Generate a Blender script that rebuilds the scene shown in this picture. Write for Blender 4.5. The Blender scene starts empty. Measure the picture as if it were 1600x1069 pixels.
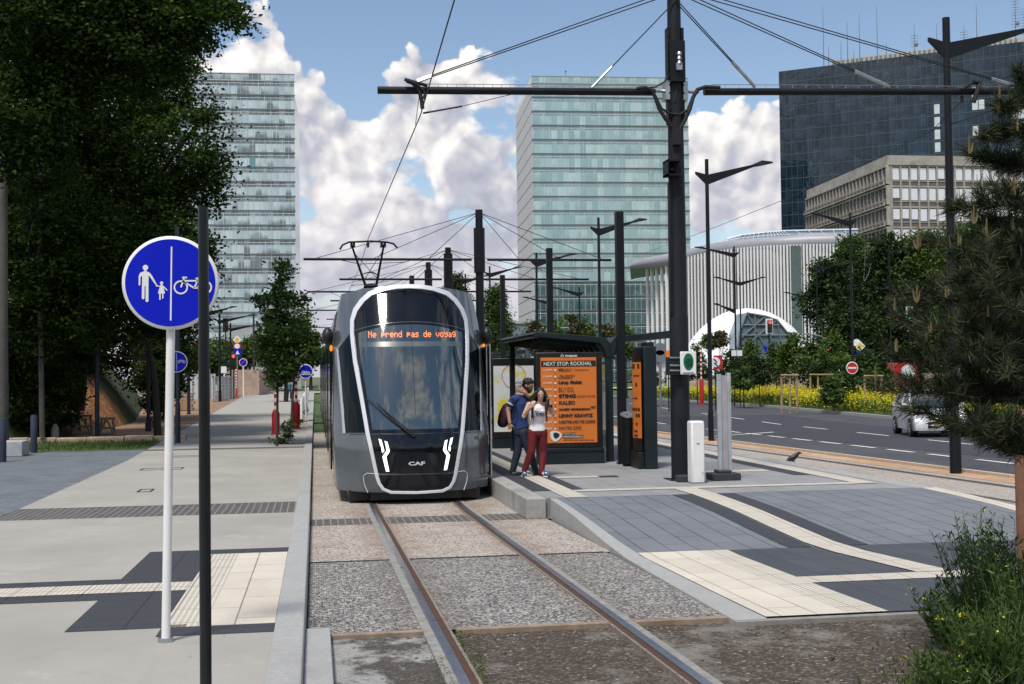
import bpy, bmesh, math, random
import numpy as np
from mathutils import Vector, Matrix, Euler, noise as mnoise
random.seed(7); RNG = np.random.default_rng(11)
scn = bpy.context.scene; COL = scn.collection
# ---------------------------------------------------------------- camera
FPX = 1900.0
_a, _p, _r = math.radians(9.23), math.radians(1.52), math.radians(0.7)
_f = Vector((math.sin(_a)*math.cos(_p), math.cos(_a)*math.cos(_p), math.sin(_p)))
_R0 = Vector((math.cos(_a), -math.sin(_a), 0)); _U0 = _R0.cross(_f)
_R = _R0*math.cos(_r) - _U0*math.sin(_r); _U = _U0*math.cos(_r) + _R0*math.sin(_r)
CAM = Vector((0, 0, 2.12))
cd = bpy.data.cameras.new('camera'); co = bpy.data.objects.new('camera', cd); COL.objects.link(co)
cd.sensor_width = 36; cd.lens = 36*FPX/1600; cd.clip_end = 8000; cd.clip_start = .05
co.matrix_world = Matrix(((_R.x, _U.x, -_f.x, CAM.x), (_R.y, _U.y, -_f.y, CAM.y), (_R.z, _U.z, -_f.z, CAM.z), (0, 0, 0, 1)))
scn.camera = co
# ---------------------------------------------------------------- light
SUN_EL, SUN_AZ = 62, 214          # azimuth from +Y clockwise
sl = bpy.data.lights.new('sun', 'SUN'); sl.energy = 3.0; sl.angle = math.radians(12); sl.color = (1, .94, .86)
so = bpy.data.objects.new('sun', sl); COL.objects.link(so)
_e, _z = math.radians(SUN_EL), math.radians(SUN_AZ)
sd = Vector((math.sin(_z)*math.cos(_e), math.cos(_z)*math.cos(_e), math.sin(_e)))
so.rotation_euler = sd.to_track_quat('Z', 'Y').to_euler()
scn.view_settings.view_transform = 'Standard'; scn.view_settings.look = 'None'
scn.view_settings.exposure = 0.32; scn.view_settings.gamma = 1
scn.render.engine = 'CYCLES'

class NT:
    """tiny node-tree helper"""
    def __init__(s, nt): s.nt = nt; nt.nodes.clear()
    def n(s, t, **k):
        nd = s.nt.nodes.new(t)
        for a, b in k.items(): setattr(nd, a, b)
        return nd
    def l(s, a, b): s.nt.links.new(a, b)
    def put(s, sock, v):
        if hasattr(v, 'links') or isinstance(v, bpy.types.NodeSocket): s.l(v, sock)
        elif isinstance(v, (tuple, list)) and len(v) == 3 and sock.type == 'RGBA': sock.default_value = (*v, 1)
        else: sock.default_value = v
    def math(s, op, a, b=0.0, c=None, clamp=False):
        m = s.n('ShaderNodeMath', operation=op, use_clamp=clamp); s.put(m.inputs[0], a); s.put(m.inputs[1], b)
        if c is not None: s.put(m.inputs[2], c)
        return m.outputs[0]
    def vm(s, op, a, b=None, sc=None):
        m = s.n('ShaderNodeVectorMath', operation=op); s.put(m.inputs[0], a)
        if b is not None: s.put(m.inputs[1], b)
        if sc is not None: s.put(m.inputs['Scale'], sc)
        return m.outputs['Value'] if op in ('DOT_PRODUCT', 'LENGTH') else m.outputs[0]
    def noise(s, vec, scale, detail=4, rough=.55, dim='3D'):
        m = s.n('ShaderNodeTexNoise', noise_dimensions=dim); s.put(m.inputs['Vector'], vec)
        m.inputs['Scale'].default_value = scale; m.inputs['Detail'].default_value = detail; m.inputs['Roughness'].default_value = rough
        return m.outputs['Fac']
    def ramp(s, fac, stops, interp='LINEAR'):
        m = s.n('ShaderNodeValToRGB'); s.put(m.inputs[0], fac); r = m.color_ramp; r.interpolation = interp
        while len(r.elements) < len(stops): r.elements.new(.5)
        for e, (p, c) in zip(r.elements, stops):
            e.position = p; e.color = (*c, 1) if isinstance(c, (tuple, list)) else (c, c, c, 1)
        return m.outputs[0]
    def mix(s, f, a, b, mode='MIX'):
        m = s.n('ShaderNodeMix', data_type='RGBA', blend_type=mode); s.put(m.inputs['Factor'], f)
        s.put(m.inputs['A'] if False else m.inputs[6], a); s.put(m.inputs[7], b)
        return m.outputs[2]
    def mr(s, v, a, b, c=0., d=1., smooth=False):
        m = s.n('ShaderNodeMapRange', interpolation_type='SMOOTHSTEP' if smooth else 'LINEAR')
        s.put(m.inputs['Value'], v)
        for i, q in zip((1, 2, 3, 4), (a, b, c, d)): s.put(m.inputs[i], q)
        return m.outputs[0]

# ---------------------------------------------------------------- world: physical sky with cumulus
w = bpy.data.worlds.new('World'); scn.world = w; w.use_nodes = True
T = NT(w.node_tree)
sky = T.n('ShaderNodeTexSky', sky_type='NISHITA', sun_disc=False)
sky.sun_elevation = _e; sky.sun_rotation = _z; sky.altitude = 300; sky.air_density = 1.0; sky.dust_density = 0.6; sky.ozone_density = 1.6
tc = T.n('ShaderNodeTexCoord').outputs['Generated']
sx = T.n('ShaderNodeSeparateXYZ'); T.l(tc, sx.inputs[0]); X_, Y_, Z_ = sx.outputs
az = T.math('ARCTAN2', X_, Y_)                                     # radians, 0 = along the track
hor = T.math('SQRT', T.math('ADD', T.math('MULTIPLY', X_, X_), T.math('MULTIPLY', Y_, Y_)))
el = T.math('DIVIDE', Z_, T.math('MAXIMUM', hor, .05))
prof = [(-14, .33), (-8, .33), (-4.5, .295), (-2.6, .288), (-1.6, .265), (-.8, .238), (0.6, .236), (2.5, .222), (3.6, .236), (4.6, .258), (5.8, .266), (7.2, .252), (9, .236), (11, .225), (17.5, .198), (21, .204), (25, .21), (32, .19)]
fc = T.n('ShaderNodeFloatCurve'); cur = fc.mapping.curves[0]
pts = [((a+15)/50, b*2) for a, b in prof]
while len(cur.points) < len(pts): cur.points.new(.5, .5)
for cp, (a, b) in zip(cur.points, pts): cp.location = (a, b)
fc.mapping.update()
T.l(T.mr(az, math.radians(-15), math.radians(35)), fc.inputs['Value'])
top = T.math('ADD', T.math('MULTIPLY', fc.outputs[0], .5), .020)
def billow(v):
    """cauliflower relief of cumulus: three octaves of rounded cells on warped coordinates"""
    wn = T.n('ShaderNodeTexNoise'); T.put(wn.inputs['Vector'], v); wn.inputs['Scale'].default_value = 16; wn.inputs['Detail'].default_value = 4
    wv = T.vm('ADD', v, T.vm('SCALE', T.vm('SUBTRACT', wn.outputs['Color'], (.5, .5, .5)), sc=.055)); h = None
    for sc_, am in ((13, .50), (31, .26), (78, .14)):
        vo = T.n('ShaderNodeTexVoronoi'); T.put(vo.inputs['Vector'], wv); vo.inputs['Scale'].default_value = sc_
        k = T.math('MULTIPLY', T.math('SUBTRACT', .85, vo.outputs['Distance']), am); h = k if h is None else T.math('ADD', h, k)
    return T.math('ADD', h, T.math('MULTIPLY', wn.outputs['Fac'], .35))
H0 = billow(tc); H1 = billow(T.vm('ADD', tc, (-.0085, -.002, .0095)))
big = T.noise(tc, 8, 2, .5)
edge = T.math('ADD', T.math('MULTIPLY', T.math('SUBTRACT', H0, .58), .125), T.math('MULTIPLY', T.math('SUBTRACT', big, .5), .07))
lev = T.math('ADD', T.math('SUBTRACT', top, el), edge)            # depth below the cloud top
m1 = T.mr(lev, 0, .007, smooth=True)
hole = T.noise(T.vm('MULTIPLY', tc, (1, 1, 1.8)), 10, 5, .55)
m1 = T.math('MULTIPLY', m1, T.mr(T.math('ADD', hole, T.math('MULTIPLY', T.math('SUBTRACT', H0, .58), .25)), .35, .42, .0, 1, smooth=True))
away = T.mr(T.vm('DOT_PRODUCT', tc, tuple(_f)), .80, .88, 1, 0)
m2 = T.math('MULTIPLY', away, T.mr(T.noise(tc, 4.2, 5, .58), .47, .58, smooth=True))
cov = T.math('MAXIMUM', m1, m2)
lit = T.math('MULTIPLY', T.math('SUBTRACT', H0, H1), 2.6)
dep = T.mr(lev, 0, .16)
soft = T.noise(tc, 7, 4, .5)
shade = T.math('ADD', lit, T.math('ADD', T.math('MULTIPLY', T.math('SUBTRACT', 1, dep), .32), T.math('ADD', T.math('MULTIPLY', T.math('SUBTRACT', soft, .5), 1.3), T.math('MULTIPLY', T.math('SUBTRACT', H0, .58), .5))))
cc = T.ramp(T.math('ADD', shade, .40, clamp=True), [(0, (3.6, 3.9, 4.8)), (.35, (5.3, 5.4, 6.2)), (.62, (7.6, 7.4, 7.5)), (1, (10.6, 10.3, 9.9))])
cc = T.mix(T.mr(el, .05, .20, .72, 0), cc, (5.9, 5.8, 6.6))
veil = T.mr(T.math('ADD', el, T.math('MULTIPLY', soft, .10)), .20, .08, 0, .72)
cov = T.math('MAXIMUM', cov, T.math('MULTIPLY', veil, T.math('SUBTRACT', 1, away)))
skyc = T.mix(1.0, sky.outputs[0], (1.42, 1.36, 1.30), 'MULTIPLY')
mixc = T.mix(cov, skyc, cc)
bg = T.n('ShaderNodeBackground'); T.l(mixc, bg.inputs[0]); bg.inputs[1].default_value = 0.085
wo = T.n('ShaderNodeOutputWorld'); T.l(bg.outputs[0], wo.inputs[0])

# ---------------------------------------------------------------- place helpers
def ray(px, py): return _f + _R*((px-800)/FPX) + _U*((534.5-py)/FPX)
def at(px, py, Y):                      # the point of a sight line that lies at distance Y down the track
    d = ray(px, py); return CAM + d*(Y/d.y)
def zl(Y): return .018*(19-Y) if Y < 19 else 0.0          # level of the near track and left pavement
def zr(Y): return min(.3, max(-.2, .12-.0105*(Y-20)))     # level of the far track and the road
def gp(px, py, c=0., fn=zl):
    d = ray(px, py); z = 0
    for i in range(40):
        p = CAM + d*((z-CAM.z)/d.z); z = fn(p.y)+c
    return p
flat = lambda Y: 0.
def ztop(px, py, Y): return at(px, py, Y).z

# ---------------------------------------------------------------- mesh helpers
def smooth(me, ang=.6):
    if not len(me.polygons): return
    me.polygons.foreach_set('use_smooth', [True]*len(me.polygons)); me.set_sharp_from_angle(angle=ang)
class MB:
    def __init__(s): s.v = []; s.f = []; s.m = []; s.k = 0
    def mat(s, k): s.k = k; return s
    def add(s, vs, fs):
        b = len(s.v); s.v += [tuple(v) for v in vs]; s.f += [tuple(b+i for i in f) for f in fs]; s.m += [s.k]*len(fs); return s
    def box(s, x0, x1, y0, y1, z0, z1, M=None):
        vs = [Vector((x, y, z)) for z in (z0, z1) for y in (y0, y1) for x in (x0, x1)]
        if M: vs = [M @ v for v in vs]
        return s.add(vs, [(0, 2, 3, 1), (4, 5, 7, 6), (0, 1, 5, 4), (2, 6, 7, 3), (0, 4, 6, 2), (1, 3, 7, 5)])
    def cbox(s, c, d, M=None):
        h = [q/2 for q in d]; return s.box(c[0]-h[0], c[0]+h[0], c[1]-h[1], c[1]+h[1], c[2]-h[2], c[2]+h[2], M)
    def quad(s, *p): return s.add(p, [tuple(range(len(p)))])
    def tube(s, pts, r, n=10, cap=True, flatr=1.0):
        pts = [Vector(p) for p in pts]; rs = r if isinstance(r, (list, tuple)) else [r]*len(pts)
        vs = []; prev = None
        for i, p in enumerate(pts):
            d = (pts[min(i+1, len(pts)-1)] - pts[max(i-1, 0)]).normalized()
            if prev is None:
                a = d.cross(Vector((0, 0, 1))) if abs(d.z) < .8 else d.cross(Vector((0, 1, 0))); a.normalize()
            else: a = (prev - d*prev.dot(d)).normalized()
            prev = a; b = d.cross(a)
            for k in range(n):
                t = 2*math.pi*k/n; vs.append(p + a*(rs[i]*math.cos(t)) + b*(rs[i]*flatr*math.sin(t)))
        fs = [(i*n+k, i*n+(k+1) % n, (i+1)*n+(k+1) % n, (i+1)*n+k) for i in range(len(pts)-1) for k in range(n)]
        if cap: fs += [tuple(range(n))[::-1], tuple(range((len(pts)-1)*n, len(pts)*n))]
        return s.add(vs, fs)
    def lathe(s, prof, c=(0, 0, 0), n=20):
        vs = [(c[0]+r*math.cos(2*math.pi*k/n), c[1]+r*math.sin(2*math.pi*k/n), c[2]+z) for r, z in prof for k in range(n)]
        L = len(prof); fs = [(i*n+k, i*n+(k+1) % n, (i+1)*n+(k+1) % n, (i+1)*n+k) for i in range(L-1) for k in range(n)]
        fs += [tuple(range(n))[::-1], tuple(range((L-1)*n, L*n))]
        return s.add(vs, fs)
    def ball(s, c, r, n=12, m=8, M=None):
        r = r if isinstance(r, (tuple, list)) else (r, r, r); vs = []
        for i in range(m+1):
            t = math.pi*i/m
            for k in range(n):
                p = 2*math.pi*k/n; v = Vector((r[0]*math.sin(t)*math.cos(p), r[1]*math.sin(t)*math.sin(p), r[2]*math.cos(t)))
                if M: v = M @ v
                vs.append(v+Vector(c))
        return s.add(vs, [(i*n+k, (i+1)*n+k, (i+1)*n+(k+1) % n, i*n+(k+1) % n) for i in range(m) for k in range(n)])
    def prism(s, poly, ext):               # poly: list of 3D points, extruded by vector ext
        n = len(poly); P = [Vector(p) for p in poly]; Q = [p+Vector(ext) for p in P]
        return s.add(P+Q, [tuple(range(n)), tuple(range(2*n-1, n-1, -1))] + [(i, i+n, (i+1) % n+n, (i+1) % n) for i in range(n)])
    def grid(s, rows):                     # rows of equal-length point lists
        n = len(rows[0]); vs = [p for r in rows for p in r]
        return s.add(vs, [(i*n+k, i*n+k+1, (i+1)*n+k+1, (i+1)*n+k) for i in range(len(rows)-1) for k in range(n-1)])
    def build(s, name, mats, parent=None, bevel=0, sm=True, ang=.6, label=None, cat=None, group=None, kind=None, world=True, solid=0):
        me = bpy.data.meshes.new(name); V = s.v
        off = Vector((0, 0, 0))
        if parent is not None and world:
            off = parent.location.copy()
            if parent.parent: off += parent.parent.location
        elif parent is None and world and kind != 'structure':
            xs, ys, zs = zip(*V); off = Vector(((min(xs)+max(xs))/2, (min(ys)+max(ys))/2, min(zs)))
        me.from_pydata([tuple(Vector(v)-off) for v in V], [], s.f)
        for m in (mats if isinstance(mats, (list, tuple)) else [mats]): me.materials.append(m)
        if any(s.m): me.polygons.foreach_set('material_index', s.m)
        if sm: smooth(me, ang)
        me.update()
        o = bpy.data.objects.new(name, me); COL.objects.link(o)
        if parent is not None: o.parent = parent
        else: o.location = off
        if bevel:
            b = o.modifiers.new('bevel', 'BEVEL'); b.width = bevel; b.segments = 2; b.limit_method = 'ANGLE'; b.angle_limit = .6
        tag(o, label, cat, group, kind); return o
def tag(o, label=None, cat=None, group=None, kind=None):
    for k, v in (('label', label), ('category', cat), ('group', group), ('kind', kind)):
        if v: o[k] = v
    return o
def thing(name, label, cat, loc=(0, 0, 0), group=None):
    o = bpy.data.objects.new(name, None); COL.objects.link(o); o.location = Vector(loc); o.empty_display_size = .2
    return tag(o, label, cat, group)
def dup(root, loc, label=None, group=None, rz=None, sc=None):
    def cp(o, par):
        c = o.copy(); COL.objects.link(c); c.parent = par
        for ch in KIDS.get(o.name) or [q for q in bpy.data.objects if q.parent == o]: cp(ch, c)
        return c
    r = cp(root, None); r.location = Vector(loc)
    if rz is not None: r.rotation_euler = (0, 0, rz)
    if sc is not None: r.scale = (sc, sc, sc) if not isinstance(sc, tuple) else sc
    if label: r['label'] = label
    if group: r['group'] = group
    return r
KIDS = {}
def text_mesh(txt, size, font_off=0.0, xs=1.0, align='LEFT'):
    cu = bpy.data.curves.new('t', 'FONT'); cu.body = txt; cu.size = size; cu.offset = font_off; cu.align_x = align; cu.extrude = 0; cu.resolution_u = 3
    o = bpy.data.objects.new('t', cu); COL.objects.link(o)
    dg = bpy.context.evaluated_depsgraph_get(); me = bpy.data.meshes.new_from_object(o.evaluated_get(dg))
    vs = [(v.co.x*xs, v.co.y) for v in me.vertices]; fs = [tuple(p.vertices) for p in me.polygons]
    bpy.data.objects.remove(o); bpy.data.curves.remove(cu); bpy.data.meshes.remove(me)
    return vs, fs
def put_text(mb, txt, size, org, ux, uy, off=0.0, xs=1.0, align='LEFT', fit=None):
    vs, fs = text_mesh(txt, size, off, xs, align)
    if not vs: return mb
    if fit:
        w_ = max(v[0] for v in vs)-min(v[0] for v in vs)
        k = fit/w_; vs = [(v[0]*k, v[1]) for v in vs]
    O, A, B = Vector(org), Vector(ux), Vector(uy)
    return mb.add([O+A*x+B*y for x, y in vs], fs)

# ---------------------------------------------------------------- materials
MATS = {}
def mat(name, col, rough=.6, metal=0., var=.15, vs=3., bump=0., bs=40., spec=.5, coat=0., ior=1.5, emit=None, es=0., alpha=None, trans=0., dirt=None, ds=1.0):
    """principled with noise variation of colour, optional dirt patches and bump"""
    if name in MATS: return MATS[name]
    m = bpy.data.materials.new(name); m.use_nodes = True; t = NT(m.node_tree)
    b = t.n('ShaderNodeBsdfPrincipled'); o = t.n('ShaderNodeOutputMaterial'); t.l(b.outputs[0], o.inputs[0])
    c = t.n('ShaderNodeTexCoord').outputs['Object']
    nf = t.noise(c, vs, 6, .6)
    lo = tuple(x*(1-var) for x in col); hi = tuple(min(1, x*(1+var)) for x in col)
    cc = t.ramp(nf, [(.3, lo), (.7, hi)])
    if dirt: cc = t.mix(t.mr(t.noise(c, ds, 7, .65), .5, .72), cc, dirt)
    t.l(cc, b.inputs['Base Color'])
    b.inputs['Roughness'].default_value = rough; b.inputs['Metallic'].default_value = metal
    b.inputs['IOR'].default_value = ior; b.inputs['Specular IOR Level'].default_value = spec; b.inputs['Coat Weight'].default_value = coat; b.inputs['Coat Roughness'].default_value = .05
    if rough > .15: t.l(t.mr(nf, .3, .7, rough*.85, min(1, rough*1.15)), b.inputs['Roughness'])
    if bump:
        bp = t.n('ShaderNodeBump'); bp.inputs['Strength'].default_value = bump; bp.inputs['Distance'].default_value = .01
        t.l(t.noise(c, bs, 5, .6), bp.inputs['Height']); t.l(bp.outputs[0], b.inputs['Normal'])
    if emit: b.inputs['Emission Color'].default_value = (*emit, 1); b.inputs['Emission Strength'].default_value = es
    if trans: b.inputs['Transmission Weight'].default_value = trans
    MATS[name] = m; return m
def custom(name, fn, rough=.8, metal=0., spec=.4):
    m = bpy.data.materials.new(name); m.use_nodes = True; t = NT(m.node_tree)
    b = t.n('ShaderNodeBsdfPrincipled'); o = t.n('ShaderNodeOutputMaterial'); t.l(b.outputs[0], o.inputs[0])
    b.inputs['Roughness'].default_value = rough; b.inputs['Metallic'].default_value = metal; b.inputs['Specular IOR Level'].default_value = spec
    c = t.n('ShaderNodeTexCoord').outputs['Object']
    fn(t, b, c); MATS[name] = m; return m
def bump(t, b, h, s=.5, d=.01):
    bp = t.n('ShaderNodeBump'); bp.inputs['Strength'].default_value = s; bp.inputs['Distance'].default_value = d; t.l(h, bp.inputs['Height']); t.l(bp.outputs[0], b.inputs['Normal'])

DARK = mat('anthracite_paint', (.008, .010, .013), .45, 0, .3, 2, spec=.25)
DARK2 = mat('anthracite_paint_worn', (.011, .013, .018), .55, 0, .3, 1.5, .05, 60, spec=.25)
SHEL = mat('shelter_green_grey', (.013, .021, .025), .45, 0, .2, 2, spec=.3)
BLACK = mat('black_plastic', (.008, .008, .009), .45, 0, .3, 5)
RUBBER = mat('black_rubber', (.006, .006, .007), .7, 0, .3, 8)
STEEL = mat('galvanised_steel', (.42, .44, .46), .38, .8, .25, 9)
WHITEP = mat('white_enamel', (.78, .78, .77), .35, 0, .05, 4, dirt=(.62, .61, .58), ds=2)
REDP = mat('red_paint', (.40, .012, .015), .4, 0, .15, 4)
CABLE = mat('black_cable', (.01, .01, .011), .5, 0, .2, 6)
WOOD = mat('weathered_wood', (.34, .22, .13), .75, 0, .35, 6, .3, 30)
BARK = mat('tree_bark', (.045, .038, .031), .9, 0, .4, 5, .8, 18)
BARKL = mat('pale_beech_bark', (.085, .08, .072), .9, 0, .3, 4, .5, 14)

def agg(name, cols, base, scale, patch=None, ps=.6, pr=(.45, .65), rust=None):
    def fn(t, b, c):
        v = t.n('ShaderNodeTexVoronoi'); t.put(v.inputs['Vector'], c); v.inputs['Scale'].default_value = scale
        sp = t.n('ShaderNodeSeparateColor'); t.l(v.outputs['Color'], sp.inputs[0])
        st = t.ramp(sp.outputs[0], cols, 'CONSTANT')
        d = t.mr(v.outputs['Distance'], .42, .7)
        cc = t.mix(d, st, base)
        cc = t.mix(t.mr(t.noise(c, 1.2, 6, .6), .3, .7, .25, 0), cc, tuple(x*.55 for x in base))
        if patch: cc = t.mix(t.mr(t.noise(t.vm('MULTIPLY', c, (1, .8, 1)), ps, 8, .68), *pr), cc, t.mix(sp.outputs[1], patch, tuple(x*.7 for x in patch)))
        if rust:      # iron stain washed out from the rails, lying along both of them
            sx_ = t.n('ShaderNodeSeparateXYZ'); t.l(c, sx_.inputs[0])
            d_ = t.math('MINIMUM', t.math('ABSOLUTE', t.math('SUBTRACT', sx_.outputs[0], .905)), t.math('ABSOLUTE', t.math('SUBTRACT', sx_.outputs[0], 2.34)))
            d_ = t.math('ADD', d_, t.math('MULTIPLY', t.math('SUBTRACT', t.noise(c, 2.3, 7, .7), .5), 1.1)); cc = t.mix(t.mr(d_, .0, .42, rust[1], 0), cc, t.mix(.5, cc, rust[0]))
        t.l(cc, b.inputs['Base Color']); bump(t, b, v.outputs['Distance'], .7, .006)
    return custom(name, fn, .85)
AGG_PINK = agg('pink_exposed_aggregate', [(0, (.03, .03, .035)), (.24, (.40, .35, .30)), (.5, (.50, .43, .37)), (.72, (.14, .13, .125)), (.85, (.62, .58, .52))], (.40, .36, .315), 48, (.26, .19, .14), .9, (.50, .78), rust=((.17, .09, .05), 1.0))
AGG_GREY = agg('grey_exposed_aggregate', [(0, (.018, .020, .026)), (.38, (.34, .32, .29)), (.60, (.55, .49, .43)), (.76, (.06, .065, .07))], (.24, .235, .225), 46, rust=((.10, .07, .05), .8))
GRAVEL = agg('dark_gravel', [(0, (.045, .036, .028)), (.45, (.095, .078, .062)), (.75, (.16, .14, .115)), (.975, (.36, .33, .30))], (.060, .042, .029), 42, (.20, .185, .165), 1.1, (.53, .62))
GRAVEL_P = agg('dark_gravel_with_mortar', [(0, (.05, .042, .036)), (.5, (.10, .085, .07)), (.9, (.2, .19, .17))], (.07, .06, .05), 60, (.33, .33, .32), 1.5, (.47, .54))
BEDGR = agg('pale_track_gravel', [(0, (.2, .18, .16)), (.4, (.42, .37, .32)), (.8, (.55, .5, .44))], (.38, .34, .30), 40)
def f_conc(t, b, c):
    n1 = t.noise(c, .5, 6, .6); n2 = t.noise(c, 60, 3, .6); n3 = t.noise(t.vm('MULTIPLY', c, (3, .35, 1)), 1.2, 5, .6)
    cc = t.ramp(n1, [(.3, (.300, .290, .262)), (.7, (.390, .378, .345))])
    cc = t.mix(t.mr(n2, .3, .7, 0, .25), cc, (.27, .26, .245)); cc = t.mix(t.mr(n3, .5, .75, 0, .35), cc, (.31, .295, .27))
    v = t.n('ShaderNodeTexVoronoi'); t.put(v.inputs['Vector'], c); v.inputs['Scale'].default_value = 1.7
    cc = t.mix(t.mr(v.outputs['Distance'], .012, .028, .8, 0), cc, (.10, .095, .085))
    cc = t.mix(t.mr(t.noise(c, 2.6, 8, .7), .56, .70, 0, .45), cc, (.25, .24, .215)); cc = t.mix(t.mr(t.noise(t.vm('ADD', c, (9, 3, 0)), .9, 8, .72), .60, .68, 0, .35), cc, (.52, .51, .48))
    t.l(cc, b.inputs['Base Color']); bump(t, b, n2, .35, .004)
CONC = custom('pale_concrete_paving', f_conc, .85)
KERB = mat('granite_kerb', (.335, .34, .335), .8, 0, .14, 25, .2, 90, dirt=(.3, .3, .29), ds=1.5)
def brickm(name, c1, c2, mort, bw, bh, ms=.006, rot=0, off=.5, rough=.8, extra=None, org=(0, 0, 0)):
    def fn(t, b, c):
        mp = t.n('ShaderNodeMapping'); t.put(mp.inputs['Vector'], c); mp.inputs['Rotation'].default_value = (0, 0, rot); mp.inputs['Location'].default_value = org
        br = t.n('ShaderNodeTexBrick', offset=off); t.l(mp.outputs[0], br.inputs['Vector']); br.inputs['Scale'].default_value = 1
        t.put(br.inputs['Color1'], c1); t.put(br.inputs['Color2'], c2); t.put(br.inputs['Mortar'], mort)
        br.inputs['Mortar Size'].default_value = ms; br.inputs['Brick Width'].default_value = bw; br.inputs['Row Height'].default_value = bh; br.inputs['Mortar Smooth'].default_value = .3
        cc = t.mix(t.mr(t.noise(c, 1.4, 7, .65), .3, .75, 0, .4), br.outputs[0], tuple(x*1.5 for x in c2))
        cc = t.mix(t.mr(t.noise(c, 80, 2), .35, .7, 0, .3), cc, tuple(x*.6 for x in c1))
        t.l(cc, b.inputs['Base Color']); bump(t, b, br.outputs['Fac'], -.5, .005)
    return custom(name, fn, rough)
PAVER = brickm('blue_grey_pavers', (.135, .148, .168), (.165, .178, .198), (.035, .038, .045), .9, .30, .011, math.pi/2)
PAVER_L = brickm('grey_platform_pavers', (.22, .225, .23), (.26, .265, .27), (.11, .11, .11), .6, .3, .006, math.pi/2)
PLAZA = brickm('slate_plaza_pavers', (.10, .115, .135), (.16, .18, .20), (.06, .065, .07), .35, .18, .008, 0)
COBB = brickm('dark_cobble_strip', (.045, .045, .048), (.085, .083, .08), (.30, .28, .25), .12, .105, .010, math.pi/2, .5)
def ribm(name, col, axis, pitch, joint=.6, dark=False):
    def fn(t, b, c):
        s = t.n('ShaderNodeSeparateXYZ'); t.l(c, s.inputs[0]); a = s.outputs[axis]; o2 = s.outputs[1-axis]
        wv = t.math('SINE', t.math('MULTIPLY', a, 2*math.pi/pitch))
        rib = t.mr(wv, -.2, .4)
        fr = t.math('FRACT', t.math('DIVIDE', t.math('ADD', o2, 50), joint)); fr2 = t.math('FRACT', t.math('DIVIDE', t.math('ADD', a, 50), .3))
        j = t.math('MAXIMUM', t.math('LESS_THAN', fr, .012/joint), t.math('LESS_THAN', fr2, .03))
        cc = t.mix(rib, tuple(x*.72 for x in col), col); cc = t.mix(t.mr(t.noise(c, 4, 6, .65), .35, .75, 0, .35), cc, tuple(x*.6 for x in col))
        cc = t.mix(j, cc, tuple(x*.3 for x in col))
        t.l(cc, b.inputs['Base Color']); bump(t, b, rib, .5, .004)
    return custom(name, fn, .75)
TACT_W = ribm('cream_tactile_ribs_across', (.60, .56, .48), 1, .045)
TACT_W2 = ribm('cream_tactile_ribs_along', (.60, .56, .48), 0, .045)
TACT_D = ribm('charcoal_tactile_slabs', (.052, .056, .066), 1, .05)
SLAB_W = brickm('cream_smooth_slabs', (.50, .455, .385), (.58, .53, .455), (.12, .11, .10), 1.0, .30, .008, math.pi/2)
SLAB_D = brickm('charcoal_smooth_slabs', (.050, .056, .068), (.065, .070, .082), (.02, .02, .022), .9, .30, .008, math.pi/2)
ASPH = mat('asphalt', (.055, .057, .066), .85, 0, .25, 1.1, .25, 120, dirt=(.085, .085, .09), ds=.25)
PAINT = mat('worn_road_paint', (.66, .66, .64), .7, 0, .12, 12, dirt=(.4, .4, .39), ds=8)
EARTH = mat('bare_brown_earth', (.27, .17, .10), .95, 0, .35, 2.2, .6, 12, dirt=(.14, .10, .07), ds=.8)
ORANGE_EARTH = mat('orange_clay', (.20, .085, .035), .95, 0, .5, 1.6, .8, 6, dirt=(.07, .05, .02), ds=.5)
SANDY = mat('ochre_sand_strip', (.42, .27, .16), .95, 0, .25, 3, .5, 25, dirt=(.5, .40, .30), ds=.6)
GRASSM = mat('short_grass', (.045, .085, .018), .95, 0, .45, 6, .6, 30, dirt=(.09, .11, .03), ds=1.2)
FARG = mat('far_ground', (.10, .12, .06), .95, 0, .3, .05)
STONEW = mat('pink_sandstone', (.42, .31, .24), .9, 0, .3, 3, .6, 12, dirt=(.25, .2, .16), ds=1.5)
# ================================================================ GROUND
def sheet(name, xl, xr, Ys, zf, m, nx=1, kind='structure', sm=False, **k):
    mb = MB(); fx = lambda f, y: f(y) if callable(f) else f
    mb.grid([[(fx(xl, y)+(fx(xr, y)-fx(xl, y))*i/nx, y, zf(y)) for i in range(nx+1)] for y in Ys])
    mb.f = [f[::-1] if False else f for f in mb.f]
    return mb.build(name, m, kind=kind, sm=sm, **k)
def ys(a, b, n): return [a+(b-a)*i/n for i in range(n+1)]
NEAR = [2, 6, 9, 12, 15, 19]
mb = MB(); mb.grid([[(x, y, -.36) for x in (-3000, -200, -30, 0, 30, 200, 3000)] for y in (-300, -20, 20, 100, 500, 5000)])
mb.build('ground', FARG, kind='structure', sm=False)
Zp = lambda y: zl(y)+.12
FARY = [25, 40, 70, 120, 200, 400]
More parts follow.
